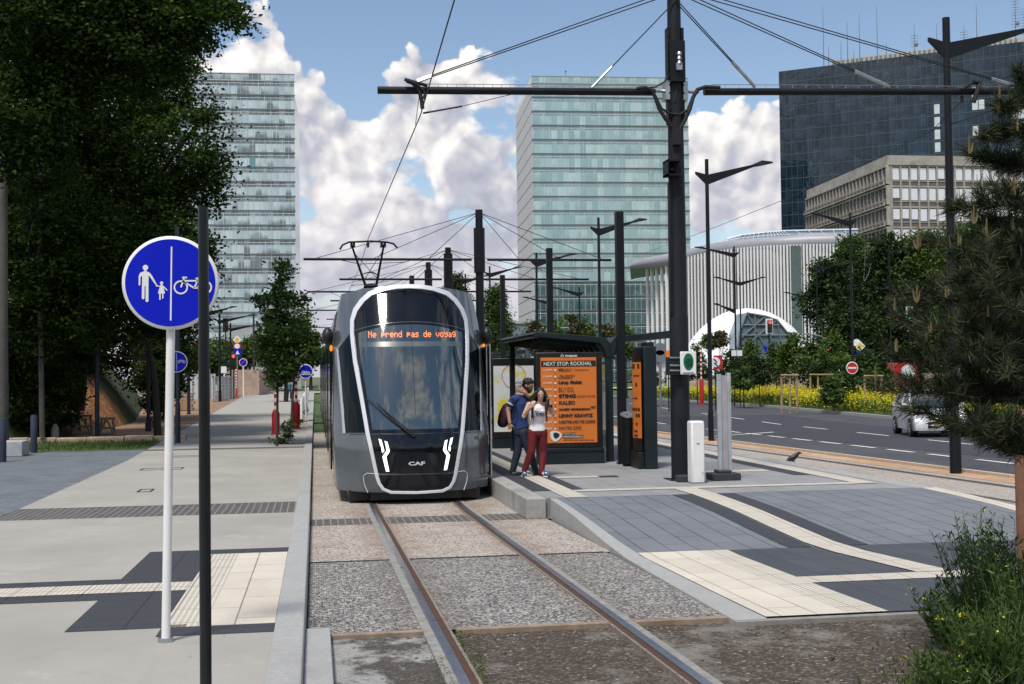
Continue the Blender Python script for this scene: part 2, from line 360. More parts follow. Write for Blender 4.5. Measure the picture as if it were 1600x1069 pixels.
# near part of the pavement (goes to the left edge of the picture), then the long straight path
sheet('pavement', -14, -.30, [2, 6, 9, 12, 15, 18.2], Zp, CONC)
PE = lambda y: -4.55 if y < 31 else (-4.55-(y-31)*.030)
sheet('path', PE, -.30, [19.9, 25, 31, 36, 41, 52, 76, 110, 150], Zp, CONC)
sheet('cobble_strip', -4.62, -.30, [18.2, 19, 19.9], lambda y: Zp(y)-.004, COBB)
sheet('pavement', -14, -4.62, [18.2, 19, 19.2], Zp, CONC)
sheet('plaza', -24, lambda y: PE(y), [19.2, 22, 26, 31, 35.5], lambda y: Zp(y)+.0, PLAZA, nx=2)
sheet('path_joint_strip', PE, -.3, [34.9, 35.6], lambda y: Zp(y)+.004, COBB)
for yy in (43.5, 52, 60.5): sheet('path_joint_strip', PE, -.3, [yy, yy+.12], lambda y: Zp(y)+.004, SLAB_W)
# tactile crossing slabs on the near pavement
Zt = lambda y: Zp(y)+.004
sheet('tactile_slabs', -1.80, -1.12, [9.24, 11, 13.9], Zt, TACT_D)          # parallelogram of charcoal ribs
sheet('tactile_slabs', -1.12, -.95, [9.24, 9.34], Zt, TACT_D)
sheet('tactile_slabs', -1.12, -.30, [13.5, 13.9], Zt, TACT_D)
sheet('tactile_slabs', -1.12, -.30, [8.9, 9.24], Zt, TACT_D)
sheet('tactile_slabs', -1.12, -.82, [9.24, 11, 13.5], Zt, TACT_W2)
sheet('smooth_slabs', -.82, -.30, [9.24, 11, 13.5], Zt, SLAB_W)
Zu = lambda y: Zp(y)+.008
sheet('tactile_slabs', -12, -1.12, [11.0, 11.5], Zu, TACT_W2)
sheet('tactile_slabs', -12, -1.80, [10.65, 11.0], Zt, TACT_D)
sheet('tactile_slabs', -12, -1.80, [11.5, 11.85], Zt, TACT_D)
for (x, y, w_, d_) in ((-3.35, 27.6, .9, .5), (-3.2, 31.8, .9, .5), (-3.0, 22.3, .25, .5)):
    mb = MB(); mb.box(x-w_/2, x+w_/2, y, y+.04, .1, .127).box(x-w_/2, x+w_/2, y+d_, y+d_+.04, .1, .127).box(x-w_/2, x-w_/2+.03, y+.04, y+d_, .1, .126).box(x+w_/2-.03, x+w_/2, y+.04, y+d_, .1, .126)
    mb.build('inspection_cover', DARK2, label='thin dark frame of a cover in the pale path%s' % {27.6: ', middle one', 31.8: ', farthest one', 22.3: ', small one nearest the cobbles'}[y], cat='cover')
# kerb between path and track (granite blocks)
mb = MB(); y = 4.0
while y < 160:
    L = 1.0 if y < 40 else 8.0
    a, b = y+.006, y+L-.006
    mb.add([(-.30, a, zl(a)-.2), (-.07, a, zl(a)-.2), (-.09, a, zl(a)+.145), (-.30, a, zl(a)+.145), (-.30, b, zl(b)-.2), (-.07, b, zl(b)-.2), (-.09, b, zl(b)+.145), (-.30, b, zl(b)+.145)],
           [(0, 1, 2, 3), (7, 6, 5, 4), (0, 4, 5, 1), (1, 5, 6, 2), (2, 6, 7, 3), (3, 7, 4, 0)]); y += L
mb.build('kerb', KERB, kind='structure', bevel=.012, sm=False)
mb = MB(); mb.box(-.085, .10, 4, 9.3, -.1, .0)
mb.v = [(x, yy, z+zl(yy)+.06) for x, yy, z in mb.v]; mb.build('kerb', KERB, kind='structure', bevel=.01, sm=False)
# ---- track bed of the near track
Zt0 = lambda y: zl(y)
XR = lambda y: 3.06 if y > 17.5 else 3.20
sheet('track_paving', -.07, 3.25, [9.33, 11, 13.45], lambda y: zl(y)-.004, AGG_GREY)
sheet('track_paving', -.07, 3.3, [13.50, 15, 17.35], lambda y: zl(y)-.004, AGG_PINK)
sheet('track_joint', -.07, 3.2, [13.44, 13.51], lambda y: zl(y)+.0, BLACK)
sheet('cobble_strip', -.07, 3.5, [17.35, 18.25], lambda y: zl(y)-.002, COBB)
sheet('track_paving', -.07, 3.06, [18.25, 19, 30, 47], lambda y: zl(y)-.004, AGG_PINK)
sheet('track_grass', -.07, 3.06, [47, 80, 150, 300], lambda y: .0, GRASSM)
sheet('gravel', .10, 30, [1, 4, 6.5, 9.28], lambda y: zl(y)-.03, GRAVEL, nx=3)
sheet('gravel', .10, .84, [4, 6.5, 9.27], lambda y: zl(y)-.024, GRAVEL_P)
mb = MB()
for a, b in ((.10, .80), (1.05, 2.25), (2.45, 3.3)): mb.box(a, b, 9.24, 9.33, .1, .178+.004)
mb.build('track_edge_beam', mat('rusty_edge_beam', (.26, .20, .15), .9, 0, .3, 8, .3, 40, dirt=(.22, .15, .10), ds=3), kind='structure', sm=False)
# ---- rails (grooved): shiny head, rusty groove, thin guard lip, mortar band
RAILM = mat('polished_rail_steel', (.34, .35, .37), .30, .9, .06, 4)
RUST = mat('rusty_groove', (.075, .038, .022), .8, .1, .35, 20, .3, 60)
LIP = mat('worn_guard_lip', (.30, .25, .21), .6, .5, .4, 20)
MORT = mat('mortar_band', (.24, .235, .22), .9, 0, .25, 10, .3, 60)
def rail(x, side, zf, Ys, label):
    r = thing('tram_rail', label, 'rail', (x, Ys[0], zf(Ys[0])), 'grooved rails of the two tram tracks')
    def strip(nm, a, b, dz, m, h=.05):
        mb = MB(); a, b = sorted((x+side*a, x+side*b))
        for y0, y1 in zip(Ys[:-1], Ys[1:]):
            z0, z1 = zf(y0)+dz, zf(y1)+dz
            mb.add([(a, y0, z0-h), (b, y0, z0-h), (b, y0, z0), (a, y0, z0), (a, y1, z1-h), (b, y1, z1-h), (b, y1, z1), (a, y1, z1)], [(0, 1, 2, 3), (4, 7, 6, 5), (3, 2, 6, 7), (1, 5, 6, 2), (0, 3, 7, 4)])
        mb.build(nm, m, r, sm=False)
    strip('rail_head', -.036, .030, .012, RAILM); strip('groove', .030, .085, -.002+.004, RUST); strip('guard_lip', .085, .105, .008, LIP); strip('mortar_band', -.11, -.036, .002, MORT)
RY = [2, 5, 7.5, 9.3, 12, 15, 19, 30, 60, 140, 300]
rail(.905, 1, zl, RY, 'left shiny rail of the near track, running under the tram')
rail(2.34, -1, zl, RY, 'right shiny rail of the near track, beside the ramp kerb and platform')
# ---- far track on the right of the platform
ZR = lambda y: zr(y)
RY2 = [9.3, 14, 20, 30, 40, 50.4, 80, 140, 300]
sheet('track_paving', 9.46, 11.9, RY2, lambda y: zr(y)-.004, BEDGR)
rail(10.07, 1, zr, RY2, 'far track rail nearest to the right platform edge')
rail(11.5, -1, zr, RY2, 'outermost rail of the far track, next to the ochre sand strip')
sheet('sand_strip', 11.9, 12.62, RY2, lambda y: zr(y)+.0, SANDY)
mb = MB()
for y0, y1 in zip(RY2[:-1], RY2[1:]): mb.add([(12.5, y0, zr(y0)-.1), (12.62, y0, zr(y0)-.1), (12.62, y0, zr(y0)+.06), (12.5, y0, zr(y0)+.06), (12.5, y1, zr(y1)-.1), (12.62, y1, zr(y1)-.1), (12.62, y1, zr(y1)+.06), (12.5, y1, zr(y1)+.06)], [(3, 2, 6, 7), (1, 5, 6, 2), (0, 3, 7, 4)])
mb.build('kerb', mat('sandy_kerb', (.50, .40, .30), .9, 0, .25, 12, .2, 60), kind='structure', sm=False)
RF = lambda y: 24.4+max(0, min(1, (y-30)/45))*4.4
sheet('road', 12.62, RF, [1, 9.3, 14, 20, 30, 40, 50.4, 62, 75, 120, 300], lambda y: zr(y)-.01, ASPH, nx=3)
ASPH2 = mat('newer_asphalt', (.036, .037, .048), .8, 0, .2, 1.5, .25, 120)
sheet('road_patch', 15.6, lambda y: RF(y)-3.2, [20, 30, 40, 50.4, 62], lambda y: zr(y)-.005, ASPH2, nx=2)
mb = MB()
def dash(xf, y0, L, w_):
    y1 = y0+L; mb.quad((xf(y0)-w_/2, y0, zr(y0)+.001), (xf(y0)+w_/2, y0, zr(y0)+.001), (xf(y1)+w_/2, y1, zr(y1)+.001), (xf(y1)-w_/2, y1, zr(y1)+.001))
XA = lambda y: 14.75+.035*(y-24); XB = lambda y: 18.5+.095*(y-35)
y = 17.0
while y < 44: dash(XA, y, 1.55, .16); y += 2.35
y = 25.5
while y < 110: dash(XB, y, 3.0, .13); y += 6.2
y = 44
while y < 110: dash(lambda q: 15.4+.02*(q-44), y, 3, .13); y += 9
mb.quad((12.9, 39.6, zr(39.6)+.002), (16.6, 42.4, zr(42.4)+.002), (16.6, 42.7, zr(42.7)+.002), (12.9, 39.75, zr(39.7)+.002))
mb.build('road_markings', PAINT, kind='structure', sm=False)
mb = MB(); Q = [20, 30, 40, 50.4, 62, 75, 120, 300]
for y0, y1 in zip(Q[:-1], Q[1:]):
    a, b = RF(y0), RF(y1)
    mb.add([(a, y0, zr(y0)-.1), (a+.25, y0, zr(y0)-.1), (a+.25, y0, zr(y0)+.13), (a, y0, zr(y0)+.13), (b, y1, zr(y1)-.1), (b+.25, y1, zr(y1)-.1), (b+.25, y1, zr(y1)+.13), (b, y1, zr(y1)+.13)], [(3, 2, 6, 7), (1, 5, 6, 2), (0, 3, 7, 4)])
mb.build('kerb', KERB, kind='structure', sm=False)
sheet('verge', lambda y: RF(y)+.25, lambda y: RF(y)+60, Q, lambda y: zr(y)+.10, GRASSM, nx=2)
# cross street and pavement far up the path
sheet('crossing', -12, 3, [150, 152], lambda y: .124, mat('red_crossing_paint', (.38, .06, .07), .8))
sheet('crossing', -30, 60, [152, 168], lambda y: .126, CONC)
# ================================================================ left verge and embankment
sheet('grass_strip', -24, PE, [35.5, 38, 40.6], lambda y: .125, GRASSM)
sheet('bare_earth', -40, lambda y: PE(y)-.05, [40.6, 52, 76, 110, 149], lambda y: .11, EARTH, nx=3)
mb = MB(); rows = []
for i in range(34):
    y = 38.5+i*1.9; row = []
    for j in range(22):
        x = -8.2-j*.85-(0 if y > 44 else (44-y)*.35)-max(0, y-58)*.12
        h = .1+ (1-math.exp(-j*.16))*9.5*min(1, .45+.5*mnoise.noise(Vector((j*.2, i*.14, 2)))+.35)
        h = max(.1, h+.25*mnoise.noise(Vector((x*.9, y*.9, 0)))) if j else .08
        row.append((x, y+.5*mnoise.noise(Vector((x, y, 5))), h))
    rows.append(row)
mb.grid(rows); 
def f_bank(t, b, c):
    s = t.n('ShaderNodeSeparateXYZ'); t.l(c, s.inputs[0])
    # patch where the bank has slipped and shows orange clay
    d = t.math('ADD', t.math('ABSOLUTE', t.math('SUBTRACT', s.outputs[1], 50.5)), t.math('MULTIPLY', t.noise(c, .8, 6, .65), 5))
    msk = t.mr(d, 8.8, 6.8)
    g_ = t.ramp(t.noise(c, 2.5, 6), [(.3, (.012, .022, .006)), (.7, (.045, .06, .018))])
    o_ = t.ramp(t.noise(c, 3.2, 8, .7), [(.3, (.07, .035, .015)), (.5, (.34, .14, .05)), (.72, (.50, .30, .16))])
    t.l(t.mix(msk, g_, o_), b.inputs['Base Color']); bump(t, b, t.noise(c, 5, 7, .65), 1.0, .15)
mb.build('hillside', custom('wooded_bank', f_bank, .95), kind='structure', ang=1.5)
# low rough stone edging along the grass
mb = MB(); x = -20
while x < -4.9:
    L = random.uniform(.5, 1.1); h = random.uniform(.13, .2); yo = random.uniform(-.05, .05)
    mb.box(x, x+L-.02, 40.5+yo, 40.85+yo, .08, .12+h); x += L
mb.build('stone_edging', STONEW, bevel=.03, label='low rough edging of pale pink stones behind the grass strip', cat='edging')
# ================================================================ PLATFORM
Z0 = .30; PYE = 66
mb = MB(); mb.box(3.32, 9.1, 17.55, PYE, -.3, Z0); mb.build('platform', PAVER_L, kind='structure', sm=False)
for (x0, x1) in ((3.03, 3.32), (9.1, 9.42)):
    mb = MB(); y = 17.5
    while y < PYE:
        L = 1.0 if y < 40 else 5; mb.box(x0, x1, y+.004, y+L-.004, -.3, Z0+.002); y += L
    mb.build('platform_kerb', mat('platform_kerb_concrete', (.33, .33, .315), .85, 0, .15, 14, .2, 80, dirt=(.2, .19, .17), ds=1.2), kind='structure', bevel=.01, sm=False)
P4 = lambda y: Z0+.004
sheet('platform_stripe', 3.32, 3.62, [18.6, PYE], P4, TACT_D)
sheet('platform_stripe', 3.62, 3.95, [17.55, PYE], P4, TACT_W2)
sheet('platform_stripe', 3.95, 4.15, [18.6, PYE], P4, TACT_D)
sheet('platform_stripe', 4.15, 4.9, [20.75, 21.05], lambda y: Z0+.008, TACT_W)
sheet('platform_stripe', 4.9, 5.25, [20.75, 21.05], lambda y: Z0+.008, TACT_D)
sheet('platform_stripe', 3.95, 8.6, [18.35, 18.62], lambda y: Z0+.008, TACT_W)
sheet('platform_stripe', 8.55, 8.9, [18.35, PYE], lambda y: Z0+.010, TACT_W2)
sheet('platform_stripe', 8.25, 8.55, [20.2, PYE], lambda y: Z0+.006, TACT_D)
sheet('platform_stripe', 6.5, 8.2, [21.2, 21.55], lambda y: Z0+.004, TACT_W)
# ramp from the platform down to the crossing
RZ = [(17.5, .30), (16.6, .285), (15.5, .25), (14.3, .19), (13.3, .145), (12.6, .135), (11.5, .150), (10.3, .168), (9.14, .19)]
def rz(y):
    for (a, za), (b, zb) in zip(RZ[:-1], RZ[1:]):
        if b <= y <= a: return za+(zb-za)*(a-y)/(a-b)
    return RZ[0][1] if y > 17.5 else RZ[-1][1]
RYS = [r[0] for r in RZ]
XK = lambda y: 3.22
sheet('ramp', lambda y: 3.46, 9.2, [y for y in RYS if y >= 12.6], rz, PAVER)
sheet('crossing_slabs', 3.46, 9.2, [12.98, 12.6, 11.5, 10.3, 9.14], lambda y: rz(y)+.004, SLAB_D)
sheet('crossing_slabs', 3.472, 4.16, [12.98, 12.6, 11.5, 10.3, 9.14], lambda y: rz(y)+.009, SLAB_W)
sheet('crossing_slabs', 4.16, 4.50, [12.98, 12.6, 11.5, 10.3, 9.14], lambda y: rz(y)+.009, TACT_W2)
sheet('crossing_slabs', 4.50, 6.9, [11.02, 10.66], lambda y: rz(y)+.009, TACT_W2)
GX = lambda y: 5.52 if y > 13.0 else 5.52+(13.0-y)*.10
sheet('guide_strip', lambda y: GX(y), lambda y: GX(y)+.36, [17.5, 16.6, 15.5, 14.3, 13.3, 12.6, 11.5, 11.0], lambda y: rz(y)+.013, TACT_W2)
sheet('guide_strip', lambda y: 5.22, lambda y: 5.50, [17.5, 16.6, 15.5, 14.3, 13.3, 13.0], lambda y: rz(y)+.005, TACT_D)
sheet('guide_strip', lambda y: 5.90, lambda y: 6.18, [17.5, 16.6, 15.5, 14.3, 13.3, 13.0], lambda y: rz(y)+.005, TACT_D)
sheet('platform_stripe', 5.52, 5.88, [17.5, 18.35], lambda y: Z0+.009, TACT_W2)
for (x0, x1, ye) in ((3.20, 3.47, 9.14), (9.2, 9.42, 10.5)):
    mb = MB(); Yk = [17.46-i*.93 for i in range(10) if 17.46-i*.93 > ye-.4]
    for a, b in zip(Yk[:-1], Yk[1:]):
        za, zb = rz(a)+.006, rz(b)+.006; a -= .005; b += .005; l0 = (0 if x0 < 5 else .0)
        sh = (lambda y: .17*(y-9.14)/8.3) if x0 < 5 else (lambda y: 0)
        mb.add([(x0+sh(a), a, -.3), (x1+sh(a)*.0, a, -.3), (x1, a, za), (x0+sh(a), a, za), (x0+sh(b), b, -.3), (x1, b, -.3), (x1, b, zb), (x0+sh(b), b, zb)], [(0, 1, 2, 3), (7, 6, 5, 4), (0, 4, 5, 1), (1, 5, 6, 2), (2, 6, 7, 3), (3, 7, 4, 0)])
    mb.build('ramp_kerb', KERB if x0 < 5 else MATS['cream_smooth_slabs'], kind='structure', bevel=.008, sm=False)

mb = MB().box(3.2, 9.42, 9.05, 9.135, -.1, .185); mb.build('crossing_edge', MATS['mortar_band'], kind='structure', sm=False)

mb = MB()
for i in range(70):
    y = random.uniform(44.5, 51); x = -8.6-random.random()**2*4-(44-y if y < 44 else 0)*.35; r_ = random.uniform(.06, .28); z = .1+max(0, (-8.4-x))*.75
    mb.ball((x, y-.4, z+r_*.3), (r_, r_*.8, r_*.6), 6, 4, Matrix.Rotation(random.random()*3, 4, 'Z'))
mb.build('clay_rubble', ORANGE_EARTH, kind='stuff', ang=.2)

mb = MB()
for i in range(900):
    x, y = random.uniform(.12, 9.0), 9.2-4.2*random.random()**1.2
    if abs(x-.905) < .13 or abs(x-2.34) < .13: continue
    r_ = random.uniform(.006, .020)*(1.5 if random.random() < .06 else 1); mb.ball((x, y, zl(y)-.03+r_*.3), (r_, r_*.8, r_*.6), 5, 3, Matrix.Rotation(random.random()*3, 4, 'Z'))
mb.build('loose_stones', mat('loose_stone', (.13, .115, .10), .9, 0, .5, 3), kind='stuff', ang=.2)
mb = MB()
for i in range(160):
    x, y = random.uniform(-5, 8), random.uniform(7.5, 20)
    if -.35 < x < 3.6 and not (9.4 < y < 19): continue
    z = (Zp(y) if x < -.3 else (zl(y) if x < 3.2 else (rz(y) if y < 17.5 else Z0)))+.014; a = random.random()*6.28; r_ = random.uniform(.006, .016)
    mb.add([(x+r_*math.cos(a), y+r_*math.sin(a), z), (x-r_*.6*math.sin(a), y+r_*.6*math.cos(a), z+.004), (x-r_*math.cos(a), y-r_*math.sin(a), z+.002), (x+r_*.6*math.sin(a), y-r_*.6*math.cos(a), z)], [(0, 1, 2, 3)])
mb.build('leaf_litter', mat('dry_leaf', (.16, .10, .05), .9, 0, .5, 3), kind='stuff', sm=False)
# ================================================================ FAR BUILDINGS
def solveY(px, py, z):
    d = ray(px, py); return (z-CAM.z)/d.z*d.y
def glassm(name, c1, c2, cw, ch, smudge=(.2, .25, .26), sm_amt=.5, metal=.35, rough=.12, rare=None):
    def fn(t, b, c):
        cell = t.vm('FLOOR', t.vm('DIVIDE', t.vm('ADD', c, (500.01, 500.01, 500.01)), (cw, cw, ch)))
        wn = t.n('ShaderNodeTexWhiteNoise'); t.l(cell, wn.inputs['Vector'])
        cc = t.mix(wn.outputs['Value'], c1, c2)
        sp = t.n('ShaderNodeSeparateColor'); t.l(wn.outputs['Color'], sp.inputs[0])
        # blinds: each pane's lower part is more or less open
        fz = t.n('ShaderNodeSeparateXYZ'); t.l(t.vm('FRACTION', t.vm('DIVIDE', t.vm('ADD', c, (500.01, 500.01, 500.01)), (cw, cw, ch))), fz.inputs[0])
        thr = t.math('MULTIPLY', sp.outputs[1], t.mr(t.noise(c, .10, 3), .33, .62, .1, 1.25)); lo = t.mr(t.math('SUBTRACT', fz.outputs[2], thr), .22, -.18)
        cc = t.mix(t.math('MULTIPLY', lo, sm_amt), cc, smudge)
        if rare: cc = t.mix(t.math('GREATER_THAN', sp.outputs[2], rare[1]), cc, rare[0])
        t.l(cc, b.inputs['Base Color'])
        bp = t.n('ShaderNodeBump'); bp.inputs['Strength'].default_value = .15; bp.inputs['Distance'].default_value = .3
        t.l(t.math('ADD', t.noise(c, .5, 2), wn.outputs['Value']), bp.inputs['Height']); t.l(bp.outputs[0], b.inputs['Normal'])
    return custom(name, fn, rough, metal, .8)
G_LEFT = glassm('pale_blinds_glass', (.40, .51, .54), (.58, .68, .70), 1.27, 3.14, (.13, .17, .18), .9, .15, .12, ((.14, .30, .34), .994))
G_MID = glassm('teal_curtain_glass', (.27, .44, .44), (.52, .67, .66), 1.27, 3.14, (.28, .40, .40), .6, .35, .12)
G_MIDD = glassm('curtain_glass_dark_reflection', (.025, .07, .07), (.07, .15, .15), 1.27, 3.14, (.16, .28, .28), .4, .2, .08)  # dark hill reflection put into the glass colour of the lower storeys
G_DARK = glassm('navy_mirror_glass', (.005, .016, .028), (.024, .052, .078), 1.5, 3.2, (.01, .02, .03), .5, .25, .05)
FRAMEG = mat('aluminium_frame', (.42, .46, .46), .5, .3, .1)
FRAMED = mat('dark_ledge', (.16, .20, .21), .6, 0, .1)
FRAMEP = mat('pale_edge', (.55, .60, .62), .5, .2, .1)
PANELW = mat('pale_stone_cladding', (.60, .60, .60), .6, 0, .08, .3)
def facing(p0, p1):
    d = Vector((p1.x-p0.x, p1.y-p0.y, 0)); return math.atan2(d.y, d.x), d.length
def tower(name, label, px0, py0, Y0, px1, py1, depth, nst, pitch, glass, sideglass, dark_from=99, crown=1.6, grp=None):
    p0 = at(px0, py0, Y0); zt = p0.z; p1 = at(px1, py1, solveY(px1, py1, zt)); ang, W = facing(p0, p1)
    r = thing(name, label, 'building', (p0.x, p0.y, 0), grp); r.rotation_euler = (0, 0, ang)
    nb = round(W/1.27); bw = W/nb
    MB().box(.6, W-.6, .6, depth, 0, zt-crown).build('core', G_MIDD, r, world=False, sm=False)
    for k in range(nst):
        z1 = zt-crown-k*pitch; z0 = z1-pitch
        if z0 < -.5: break
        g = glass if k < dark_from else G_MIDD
        mb = MB(); mb.box(.02, W-.02, .05, .45, z0+.28, z1)
        mb.mat(1)
        for i in range(nb+1):
            t_ = .13 if (i*7+k*3) % 5 == 0 else .06
            mb.box(i*bw-t_/2, i*bw+t_/2, -.04, .05, z0+.28, z1)
        mb.box(0, W, -.03, .05, z1-.55, z1-.42)
        if sideglass: mb.mat(0).box(-.02, .35, .5, depth, z0+.28, z1)
        mb.build('glazing_band', [g, FRAMEP], r, world=False, sm=False)
        mb = MB(); mb.box(-.12, W+.12, -.22, .5, z0+.10, z0+.26); mb.mat(1).box(-.06, W+.06, -.10, .46, z0-.02, z0+.10)
        mb.build('floor_ledge', [FRAMED, FRAMEG], r, world=False, sm=False)
        if not sideglass:
            mb = MB(); mb.box(-.05, .3, .5, depth, z0+.3, z1+.05); mb.mat(1).box(-.02, .28, .5, depth, z0, z0+.3)
            mb.build('side_cladding', [PANELW, FRAMED], r, world=False, sm=False)
    mb = MB(); mb.box(0, W, -.05, .3, zt-crown+.2, zt); mb.mat(1)
    for i in range(nb+1): mb.box(i*bw-.05, i*bw+.05, -.12, -.02, zt-crown, zt)
    mb.box(-.1, W+.1, -.15, .4, zt-.02, zt+.12); mb.box(-.1, W+.1, -.15, .5, zt-crown, zt-crown+.25)
    mb.mat(0).box(-.05, .3, .3, depth, zt-crown, zt)
    mb.build('parapet', [glass, FRAMEG], r, world=False, sm=False)
    return r
tower('office_tower', 'pale glass office tower behind the dark trees at the left, grey blinds in its panes', 216, 112, 268, 459.5, 116.5, 34, 24, 3.14, G_LEFT, True, grp='twin glass towers')
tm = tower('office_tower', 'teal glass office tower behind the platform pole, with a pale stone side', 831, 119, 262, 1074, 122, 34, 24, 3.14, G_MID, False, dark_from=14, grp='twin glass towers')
MB().tube([(8, 3, at(831,119,262).z), (8, 3, at(831,119,262).z+1.8)], .08, 6).ball((8, 3, at(831,119,262).z+1.9), .2).build('aerial', FRAMED, tm, world=False)

# dark mirror-glass block at the right
p0 = at(1217, 112, 305); zt = p0.z; p1 = at(1640, 60, solveY(1640, 60, zt)); ang, W = facing(p0, p1)
r = thing('mirror_glass_block', 'tall block of navy mirror glass with aerials on its roof, top right', 'building', (p0.x, p0.y, 0)); r.rotation_euler = (0, 0, ang)
MB().box(.3, W, .5, 30, 0, zt-.5).build('core', G_DARK, r, world=False, sm=False)
nb = round(W/1.5); k = 0
LITP = mat('lit_pale_blind', (.55, .62, .62), .4, 0, .15, 1)
lit = {(26, 5), (26, 6), (26, 7), (26, 9), (32, 4), (33, 4), (32, 3), (38, 3), (38, 4), (39, 4), (38, 5), (39, 5), (38, 6), (38, 8), (32, 6), (46, 1), (52, 4), (39, 6), (26, 4)}
while zt-k*3.2 > 3.2:
    z1 = zt-k*3.2; z0 = z1-3.2; mb = MB(); mb.box(0, W, 0, .45, z0+.0, z1)
    mb.mat(1).box(0, W, -.08, .0, z0, z0+.14)
    for i in range(nb+1): mb.box(i*W/nb-.035, i*W/nb+.035, -.06, .0, z0+.14, z1)
    mb.mat(2)
    for i in range(nb):
        if (i, k) in lit: mb.box(i*W/nb+.1, (i+1)*W/nb-.1, -.04, .0, z0+.5, z1-.3)
    mb.build('glazing_band', [G_DARK, mat('dark_mullion', (.07, .10, .12), .5, .2, .1), LITP], r, world=False, sm=False); k += 1
mb = MB()
mb.box(13, W-3, 4, 7, zt, zt+2.2); mb.mat(1)
for i in range(38): mb.box(13.3+i*1.2, 13.9+i*1.2, 3.8, 4, zt+1.0, zt+1.9)
mb.build('roof_plant', [mat('beige_plant_room', (.45, .42, .37), .8, 0, .2), FRAMED], r, world=False, sm=False)
for x, h, tri in ((11, 17, 0), (12.3, 6, 0), (15.5, 7, 0), (17.2, 12, 0), (18.8, 4, 0), (20.3, 13.5, 0), (24.8, 15, 0), (27, 5, 0), (34, 9, 1), (39.5, 8, 0), (46, 7, 1), (49, 12, 0), (58, 14, 2), (60, 8, 2), (62, 9, 2), (66, 6, 1)):
    mb = MB().tube([(x, 4, zt), (x, 4, zt+h)], [.13, .05], 5)
    if tri:
        for q in range(tri*5): mb.tube([(x-1.1+random.random()*.4, 4, zt+h*.35+q*.7), (x+.9, 4+random.uniform(-.5, .5), zt+h*.35+q*.7)], .06, 4)
        mb.ball((x+.5, 3.8, zt+h*.4), (.5, .2, .5), 8, 5)
    mb.build('aerial', mat('grey_aerial', (.16, .17, .18), .6), r, world=False)

# tan concrete office block
zt = at(1388, 243, 190).z; c = at(1388, 243, 190); cl = at(1262, 298, solveY(1262, 298, zt)); cr = at(1640, 246.5, solveY(1640, 246.5, zt))
TAN = mat('tan_concrete', (.37, .35, .315), .85, 0, .18, .5, .2, 3, dirt=(.22, .19, .16), ds=.35); BRN = mat('brown_spandrel', (.13, .115, .095), .8, 0, .25, 1); BLIND = mat('white_blind', (.74, .76, .80), .6, 0, .06); WGL = mat('dark_window_glass', (.05, .06, .075), .12, 0, .2, spec=.8)
ang, W = facing(c, cr)
r = thing('concrete_office_block', 'low tan concrete office block with white blinds, in front of the navy glass block', 'building', (c.x, c.y, 0)); r.rotation_euler = (0, 0, ang)
Mi = Matrix.Rotation(-ang, 4, 'Z'); q = Mi @ (cl-Vector((c.x, c.y, 0))); L = math.hypot(q.x, q.y); ux, uy = q.x/L, q.y/L
MB().prism([(0.4, .4, 0), (W, .4, 0), (W, 30, 0), (q.x+.4, q.y, 0)], (0, 0, zt-.4)).build('core', BRN, r, world=False, sm=False)
mb = MB().prism([(-.25, -.25, zt-1.6), (W, -.25, zt-1.6), (W, 30, zt-1.6), (q.x-.25, q.y, zt-1.6)], (0, 0, 1.6)); mb.build('roof_fascia', TAN, r, world=False, sm=False)
mb = MB().box(-.05, .45, -.05, .5, 0, zt-1.6); mb.build('corner_pier', TAN, r, world=False, sm=False)
cw = 1.62; nc = int((W-.7)/cw)
mb = MB()
for i in range(nc+1): mb.box(.45+i*cw-.13, .45+i*cw+.13, -.12, .4, 0, zt-1.6)
for k in range(9): z = zt-1.9-k*3.45; mb.box(.45, W, -.04, .4, z, z+.3); mb.box(.45, W, -.06, .4, z-2.45, z-2.3); mb.mat(1).box(.45, W, .02, .4, z-3.15, z-2.45).mat(0)
mb.build('concrete_frame', [TAN, BRN], r, world=False, sm=False)
for k in range(6):
    for i in range(nc):
        if i > 14: continue
        z1 = zt-1.95-k*3.45; x0 = .45+i*cw+.18; x1 = x0+cw-.36; rnd = random.random()
        f = MB().box(x0, x1, .10, .3, z1-2.2, z1-.05).build('window', WGL, r, world=False, sm=False)
        dz = .1 if rnd < .6 else random.choice((.35, .9, .15, .5))
        MB().box(x0+.05, x1-.05, .05, .11, z1-2.2+dz, z1-.08).build('blind', BLIND, f, world=False, sm=False)
R2 = Matrix.Rotation(math.atan2(uy, ux), 4, 'Z')   # local x runs back along the left face
for k in range(8):
    z1 = zt-1.6-k*3.45; mb = MB(); nn = int(L/1.62)
    for i in range(nn+1): mb.box(i*1.62-.16, i*1.62+.16, -.1, .5, z1-3.2, z1, R2)
    mb.box(0, L, -.05, .6, z1-.35, z1, R2); mb.mat(1)
    for i in range(nn): mb.add([R2 @ Vector(v) for v in ((i*1.62+.2, 0, z1-2.0), (i*1.62+1.4, 0, z1-2.0), (i*1.62+1.4, 1.0, z1-2.7), (i*1.62+.2, 1.0, z1-2.7), (i*1.62+.2, 0, z1-2.6), (i*1.62+1.4, 0, z1-2.6), (i*1.62+1.4, 1.0, z1-3.0), (i*1.62+.2, 1.0, z1-3.0))], [(0, 1, 2, 3), (4, 7, 6, 5), (2, 6, 7, 3), (0, 3, 7, 4), (1, 5, 6, 2), (0, 4, 5, 1)])
    mb.mat(0).box(0, L, .72, .95, z1-3.35, z1-2.75, R2)
    mb.build('sunshade_band', [TAN, BRN], r, world=False, sm=False)

